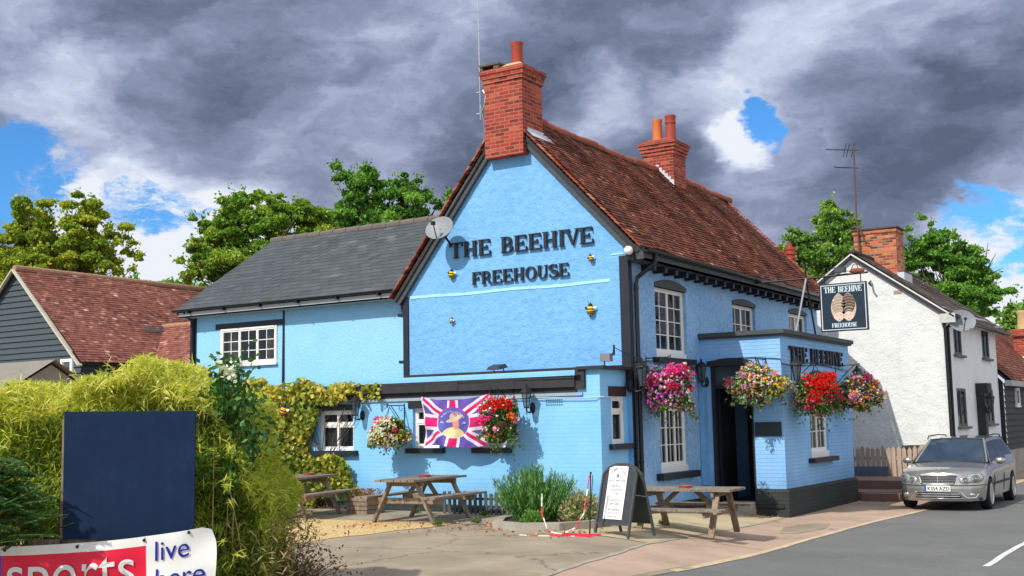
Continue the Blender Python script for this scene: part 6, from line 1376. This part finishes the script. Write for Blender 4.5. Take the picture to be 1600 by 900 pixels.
tree('distant_tree', 'far tree mass low behind the barn roofs on the left', cs(px(240, D), 0, D), [blob(250, 480, 60, 30, D), blob(200, 470, 50, 30, D), blob(300, 470, 50, 30, D)], 22000, .4, GREEN, 7, limbs=8)
# bare twigs poking from the right hand tree
t = thing('bare_branch', 'thin bare twigs sticking out of the dark tree at the right', 'branch', cs(px(1545, 66), 7, 66)); m = MB(); p0 = Vector(cs(px(1535, 66), pz(1535, 440, 66), 66))
for dx, dy in ((18, 60), (30, 44), (6, 40), (40, 20), (24, 30)):
    q = Vector(cs(px(1535+dx, 66), pz(1535+dx, 440-dy, 66), 66)); m.tube([p0, p0.lerp(q, .5)+Vector((.1, 0, .1)), q], [.06, .035, .012], 5)
m.build('twigs', BARK, t)

# ------------------------------------------------------------------ foreground: bamboo hedge, board, banner
F_ = np.array([-.5297, .8482, 0]); R_ = np.array([.8482, .5297, 0]); U_ = np.array([0, 0, 1.])
def hw_(u, v, dep): return R_*u+F_*dep+U_*v
BAM = varmat('bamboo_leaf', [(0, (.09, .16, .02)), (.3, (.24, .34, .04)), (.6, (.50, .55, .07)), (.85, (.74, .70, .14)), (1, (.82, .70, .32))], .55, .15, .40)
hedge = thing('bamboo_hedge', 'overgrown yellow green bamboo hedge filling the left foreground behind the board', 'hedge', tuple(hw_(-3.6, .13, 11)))
TOP = [(-6.4, 1.95), (-5.3, 2.04), (-4.2, 2.12), (-3.8, 2.22), (-3.3, 2.26), (-2.9, 2.20), (-2.65, 1.98), (-2.45, 1.62), (-2.30, 1.1), (-2.22, .2)]
g = np.random.default_rng(21); n = 66000
u = g.uniform(-6.4, -2.25, n*2); top = np.interp(u, [a for a, b in TOP], [b for a, b in TOP]); lump = .09*np.sin(u*5.1)+.06*np.sin(u*11.3+1)
zz = g.random(n*2)**.75*(top-.12)+.12; q = g.random(n*2)
dfront = 10.22+.10*np.sin(u*6+zz*4)+.08*np.sin(zz*9+u*3)+ np.clip(zz-1.9, 0, 1)*.5 + np.clip(u+2.9, 0, 2)*.45
dback = 12.3-np.clip(u+2.9, 0, 2)*.5
inner = g.random(n*2)**2.6; dep = dfront+(dback-dfront)*inner
# top shell
k = q < .36; zz[k] = (top+lump)[k]-np.abs(g.normal(0, .09, k.sum()))+.05; dep[k] = (dfront+(dback-dfront)*g.random(n*2))[k]
# right end shell
k2 = (q > .36) & (q < .50); u[k2] = np.minimum(-2.18, -2.30-np.abs(g.normal(0, .10, k2.sum()))+.10*np.sin(zz[k2]*7)) - np.clip(zz[k2]-1.2, 0, 2)*.36; dep[k2] = g.uniform(10.5, 12.2, k2.sum())
u = u*1.0; cl = np.sin(u*9+zz*7+1)*np.cos(zz*11-u*5)+.6*np.sin(u*23+zz*3)*np.cos(zz*19+dep*6); keep = ((cl > -.25) | (g.random(n*2) < .42)) & ~((u > -3.95) & (u < -2.66) & (zz > .75) & (zz < 2.06) & (dep < 10.16)); u, zz, dep = u[keep], zz[keep], dep[keep]; N = len(u)
C = R_*u[:, None]+F_*dep[:, None]+U_*zz[:, None]; T = g.normal(size=(N, 3))*.65+U_*(g.random(N)[:, None]*1.0-.75)-F_*(.3*g.random(N)[:, None])
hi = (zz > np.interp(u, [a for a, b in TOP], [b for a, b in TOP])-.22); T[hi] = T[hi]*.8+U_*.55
var = np.clip(g.normal(.40, .18, N)+hi*.32-((zz < .75)*.14)-np.clip((u+2.75)*.5, 0, .22), 0, 1); L = .085+.085*g.random(N)  # top leaves yellower: young growth plus sunlight put into the leaf colour
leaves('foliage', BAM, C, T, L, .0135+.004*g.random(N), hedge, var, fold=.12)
m = MB()
for k in range(230):
    uu = g.uniform(-6.3, -2.4); tp = np.interp(uu, [a for a, b in TOP], [b for a, b in TOP]); dd = g.uniform(10.35, 12); a = Vector(hw_(uu, .1, dd)); b_ = Vector(hw_(uu+g.normal()*.12, tp+g.uniform(-.25, .14), dd+g.normal()*.15)); m.tube([a, a.lerp(b_, .5)+Vector((g.normal()*.04, g.normal()*.04, 0)), b_], [.008, .006, .002], 5, cap=False)
m.build('culms', plain('bamboo_cane', (.34, .28, .10), .6, .3, 5), hedge, fix=False)
ns = 520; SC = []; ST = []; SV = []
for k in range(ns):   # feathery shoots standing out of the top and face
    uu = g.uniform(-6.3, -2.45); tp = np.interp(uu, [a for a, b in TOP], [b for a, b in TOP]); up_ = k % 5 < 3; p0_ = hw_(uu, tp-.05 if up_ else g.uniform(.6, tp), g.uniform(10.3, 11.6) if up_ else 10.22); inb = (not up_) and -4.3 < uu < -2.55; d_ = U_*(.9 if up_ else .15)+R_*g.normal()*.55-F_*(g.uniform(-.3, .5) if up_ else .7); d_ = d_/np.linalg.norm(d_); ln = g.uniform(.10, .30)
    if inb: continue
    for j in range(9): SC.append(p0_+d_*ln*j/8+g.normal(size=3)*.012); ST.append(d_*.7+g.normal(size=3)*.55-U_*.25*j/8); SV.append(min(1, max(0, g.normal(.72 if up_ else .55, .16))))
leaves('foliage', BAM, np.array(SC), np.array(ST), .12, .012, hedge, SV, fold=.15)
m = MB()   # woody core so that no daylight shows through the base
for k in range(900):
    uu = g.uniform(-6.3, -2.45); tp = np.interp(uu, [a for a, b in TOP], [b for a, b in TOP])-.35; z0 = g.uniform(.1, tp); a = Vector(hw_(uu, z0, g.uniform(10.7, 11.8))); m.tube([a, a+Vector((g.normal()*.25, g.normal()*.25, g.normal()*.25))], [.006, .003], 4, cap=False)
m.build('twigs', plain('brown_twig', (.12, .085, .045), .8, .3, 5), hedge, fix=False)
# dead brown base leaves + reddish ground shrub at the hedge foot
n = 5200; uu = g.uniform(-3.3, -2.0, n); C = R_*uu[:, None]+F_*g.uniform(10.3, 12.3, n)[:, None]+U_*(g.random(n)**1.5*.85+.12)[:, None]
leaves('dead_leaves', varmat('dead_bamboo', [(0, (.12, .07, .03)), (.5, (.28, .19, .08)), (1, (.50, .40, .20))], .8, .1, .2), C, g.normal(size=(n, 3)), .10, .012, hedge, fold=.1)
n = 900; C = np.array(hw_(-2.0, .35, 11.2))+g.normal(size=(n, 3))*[.22, .22, .17]; t = thing('ground_shrub', 'sprawling reddish twiggy shrub at the right foot of the hedge', 'shrub', tuple(hw_(-2.0, .13, 11.2)))
leaves('foliage', varmat('red_green_leaf', [(0, (.10, .03, .02)), (.5, (.20, .07, .05)), (.8, (.07, .12, .04)), (1, (.14, .2, .06))], .7, .1, .2), C, g.normal(size=(n, 3)), .04, .022, t)
m = MB(); p0 = Vector(hw_(-2.15, .13, 11.2))
for k in range(46): d = Vector((g.uniform(.0, .55), g.normal()*.25, g.uniform(0, .6))); m.tube([p0, p0+d*.6+Vector((0, 0, .05)), p0+d], [.007, .005, .002], 4, cap=False)
m.build('stems', BARK, t, fix=False)
# rose bush rising over the hedge
t = thing('rose_bush', 'bright green rose bush with loose arching shoots at the right end of the hedge', 'bush', tuple(hw_(-2.75, .13, 11)))
ROSE = varmat('rose_leaf', [(0, (.02, .07, .015)), (.5, (.05, .15, .03)), (1, (.13, .28, .07))], .45, .2, .3); CC = []; TT = []; m = MB()
for k in range(120):
    x = g.uniform(320, 425); y = g.uniform(560, 740) if k > 22 else g.uniform(545, 650); 
    if k <= 22: x = g.uniform(320, 400)
    if y < 600 and x > 392: x -= 40
    if y > 690: x = g.uniform(310, 380)
    tip = Vector(hw_((x-800)/1809.57*10.5, pz(x, y, 10.5), 10.25+g.uniform(-.1, .5))); a = Vector(hw_(-2.85, .3, 11.0)); mid = a.lerp(tip, .6)+Vector((0, 0, .22)); m.tube([a, mid, tip], [.010, .006, .002], 5, cap=False)
    for j in range(17):
        s = g.uniform(.62, 1.03); p_ = mid.lerp(tip, (s-.6)/.4); CC.append(p_+Vector(g.normal(size=3)*.055)); TT.append(g.normal(size=3)+[0, 0, .2])
CC = np.array(CC); leaves('foliage', ROSE, CC, np.array(TT), .062+.02*g.random(len(CC)), .040, t); m.build('stems', plain('rose_stem', (.06, .12, .03), .6), t, fix=False)
CC = np.array([np.array(hw_((x-800)/1809.57*10.2, pz(x, y, 10.2), 10.2))+g.normal(size=3)*.022 for x, y in ((352, 580), (340, 572), (358, 586)) for _ in range(22)]); leaves('blossom', PET['white'], CC, g.normal(size=(len(CC), 3)), .045, .04, t)
# yew in the lower left corner
t = thing('yew_shrub', 'dark green feathery yew spreading in front of the board in the lower left corner', 'shrub', tuple(hw_(-5.7, .13, 9.9)))
YEW = varmat('yew_needles', [(0, (.02, .08, .02)), (.5, (.05, .16, .03)), (.85, (.11, .25, .045)), (1, (.34, .42, .09))], .6, .2, .2); CC = []; TT = []; m = MB()
for k in range(360):
    y = g.uniform(715, 838); lim = 60+ (y-715)*.9 if y < 790 else 128-(y-790)*.4; x = g.uniform(-160, 1)*1.+g.random()**.7*lim; dep = 9.55+g.uniform(-.12, .42); tip = Vector(hw_((x-800)/1809.57*dep, pz(x, y, dep), dep)); dr = Vector((R_*g.uniform(.2, 1)+U_*g.uniform(-.25, .35)-F_*g.uniform(-.2, .5)).tolist()).normalized(); st_ = tip-dr*.30; m.tube([st_, tip], [.005, .002], 4, cap=False); sd_ = Vector(np.cross(dr, U_+g.normal(size=3)*.3)).normalized()
    for j in range(30):
        s = j/30; p_ = st_.lerp(tip, s)
        for sg in (-1, 1): CC.append(p_+sd_*sg*.020*(1.2-s)); TT.append(dr*.9+sd_*sg)
leaves('foliage', YEW, np.array(CC), np.array(TT), .050, .013, t, np.clip(g.normal(.45, .2, len(CC)), 0, 1))
p0 = Vector(hw_(-5.7, .1, 9.9))
for k in range(16): q_ = Vector(hw_(g.uniform(-5.2, -4.1), g.uniform(1.08, 1.45), 9.72)); m.tube([p0, Vector(hw_(g.uniform(-5.6, -5.2), 1.0, 9.8)), q_], [.03, .02, .005], 6)
m.build('stems', BARK, t, fix=False)
# blank navy board on posts
bt = thing('notice_board', 'large blank navy board standing against the hedge above the banner', 'board', tuple(hw_(-3.3, .13, 10.05)))
NB = varmat if False else None
def navy():
    m, T = newmat('navy_board'); P = objc(T); n = T.noise(P, 1.8, 8, .65); n2 = T.noise(T.vmath('MULTIPLY', P, (6, 6, 1)), 3, 5, .7); col = T.ramp(T.math('ADD', T.math('MULTIPLY', n, .7), T.math('MULTIPLY', n2, .3)), [(.3, (.008, .018, .048)), (.55, (.012, .025, .062)), (.72, (.022, .040, .082))]); finish(T, col, .85, n2, .15, .004, spec=.08); return m
BMx = Matrix(((R_[0], F_[0], 0, 0), (R_[1], F_[1], 0, 0), (0, 0, 1, 0), (0, 0, 0, 1)))  # along, away, up
bx0, bx1 = (102-800)/1809.57*10, (304-800)/1809.57*10; bz0, bz1 = .885, 1.965
m = MB(BMx); m.add([(bx0, 10.0, bz0+.0), (bx1, 10.0, bz0-.005), (bx1+.0, 10.0, bz1-.015), (bx0-.01, 10.0, bz1), (bx0, 10.025, bz0), (bx1, 10.025, bz0), (bx1, 10.025, bz1-.015), (bx0-.01, 10.025, bz1)], [(0, 1, 2, 3), (7, 6, 5, 4), (0, 4, 5, 1), (1, 5, 6, 2), (2, 6, 7, 3), (3, 7, 4, 0)]); m.build('panel', navy(), bt, smooth=0)
m = MB(BMx); m.box((bx0-.035, 10.03, .1), (bx0+.04, 10.09, 1.90)); m.build('post', WOODL, bt, smooth=0); m = MB(BMx); m.box((bx1-.10, 10.03, .1), (bx1-.03, 10.09, 1.90)); m.build('post', WOODL, bt, smooth=0)
m = MB(BMx); m.box((bx0-.3, 10.03, .80), (bx1+.02, 10.07, .885)); m.build('rail', WOODL, bt, smooth=0)
# the banner
def ban(u, v, lift=0.):
    """u metres from the right end, going left (negative); v metres down from the top edge"""
    xr = (333-800)/1809.57*9.92; s = -u; sagc = .155*(1-math.exp(-s/1.1))+.028*math.sin(min(s, 2.2)*1.35)
    z = .985-sagc*.98-v; edge = max(0, 1-s/.12)
    dep = 9.93+.014*math.sin(u*9+v*5)+.008*math.sin(u*21-v*13)*(.4+v)+.02*max(0, 1-s/.25)*math.sin(v*14+1)+.012*math.sin(u*4+v*11)
    x = xr+u+.02*math.sin(v*8)*edge-.02*edge*max(0, .10-v)*8+.05*v*edge; z -= .035*max(0, 1-s/.10)**1.5
    return Vector(R_*x+F_*(dep-lift)+U_*z)
bcol = [plain('vinyl_white', (.72, .72, .70), .45, .12, 3), plain('vinyl_red', (.70, .015, .05), .4, .06, 3), plain('vinyl_blue', (.04, .06, .60), .4, .1, 3), plain('vinyl_navy', (.012, .018, .28), .4)]
m = MB(); NU, NV = 240, 60; UL, VL = 2.6, .66
m.v = [ban(-UL*(1-i/NU), VL*j/NV) for j in range(NV+1) for i in range(NU+1)]
for j in range(NV):
    for i in range(NU):
        s = UL*(1-(i+.5)/NU); v = VL*(j+.5)/NV; mi = 0
        if s > .565 and v > .072 and v < .62: mi = 1 if s < 1.775 else 2
        if s > 1.86 and mi == 2 and (s-1.93)**2/.09+(v-.42)**2/.09 < .35: mi = 0
        m.f.append([j*(NU+1)+i, j*(NU+1)+i+1, (j+1)*(NU+1)+i+1, (j+1)*(NU+1)+i]); m.mi.append(mi); m.var.append(0.)
bnr = m.build('banner', bcol, props={'at': tuple(hw_(-3.5, .5, 9.93))}, smooth=180, fix=False)
tag(bnr, 'red white and blue vinyl banner reading sports live here, slung below the navy board', 'banner')
def bt_txt(s, size, u0, v0, mi, sx=1., nm='lettering', slope=0.):
    vs, fs = txt(s, size, 'LEFT', 6); mm = MB(); mm.add([ban(u0+v.x*sx, v0-v.y-slope*v.x, .010) for v in vs], fs)
    mm.build(nm, bcol[mi], bnr, fix=False, smooth=0)
bt_txt('sports', .50, -1.74, .40, 0, .86)
bt_txt('live', .235, -.50, .215, 3, .98); bt_txt('here', .235, -.49, .445, 3, .98)
m = MB()
for s_, v_ in ((.58, .03), (1.15, .03), (1.75, .03), (.20, .02)): p_ = ban(-s_, v_, .006); m.ell(p_, (.014, .014, .014), 8, 6); m.tube([p_, p_+Vector((0, .03, .05))], .004, 4)
m.build('eyelet', DARKG, bnr)
m = MB(BMx); m.box((bx0-.6, 9.98, .48), (bx0-.52, 10.04, .9)); m.box((bx1+.05, 9.98, .1), (bx1+.10, 10.03, .9)); m.build('post', WOODL, bt, smooth=0)

# ------------------------------------------------------------------ climbing vine on the annex
t = thing('climbing_vine', 'climbing vine of yellow and green leaves covering the left end of the lower wall', 'vine', (-16.2, 18.0, .13)); g = np.random.default_rng(31)
VINE = varmat('vine_leaf', [(0, (.07, .14, .02)), (.3, (.22, .28, .04)), (.6, (.50, .47, .08)), (.85, (.72, .58, .08)), (1, (.50, .24, .09))], .6, .2, .3)
CC = []; VV = []
while len(CC) < 9500:
    x = g.uniform(-18.2, -14.1); z = g.uniform(.15, 2.80)
    wob = .10*math.sin(x*5+z*3)+.08*math.sin(z*7-x*2)
    ok = (x < -16.05+wob) or (z > 2.22+wob*.6+max(0, x+15.6)*.25 and x < -15.0+wob) or (z < 1.16+wob*.6-max(0, x+15.7)*.2 and x < -15.05+wob and z > .35) or (z > 2.30 and z < 2.60 and x < -14.3 and g.random() < .35)
    if not ok: continue
    if x > -17.3 and z > 2.66+wob*.6: continue
    if z < .5 and x > -16 and g.random() < .6: continue
    CC.append((x, 18.02-abs(g.normal(0, .09))-.10*max(0, math.sin(x*4+z*5)), z)); VV.append(min(1, max(0, g.normal(.34+.22*(z > 2.3)+.12*math.sin(x*3+z*4), .2))))
CC = np.array(CC); TT = g.normal(size=CC.shape)*[1, .5, .8]+[0, -.35, -.5]; L = .075+.05*g.random(len(CC)); leaves('foliage', VINE, CC, TT, L, L*.85, t, VV)
m = MB()
for k in range(30):
    x0 = g.uniform(-17.6, -15.6); m.tube([(x0, 18.03, .13), (x0+g.normal()*.2, 18.04, 1.0), (x0+g.normal()*.4, 18.03, 1.9), (x0+g.normal()*.6+.2, 18.0, 2.5)], [.014, .010, .007, .003], 5, cap=False)
m.build('stems', BARK, t, fix=False)
for o in S.objects:
    if o.type == 'MESH' and len(o.data.vertices) == 0: print('EMPTY MESH', o.name)
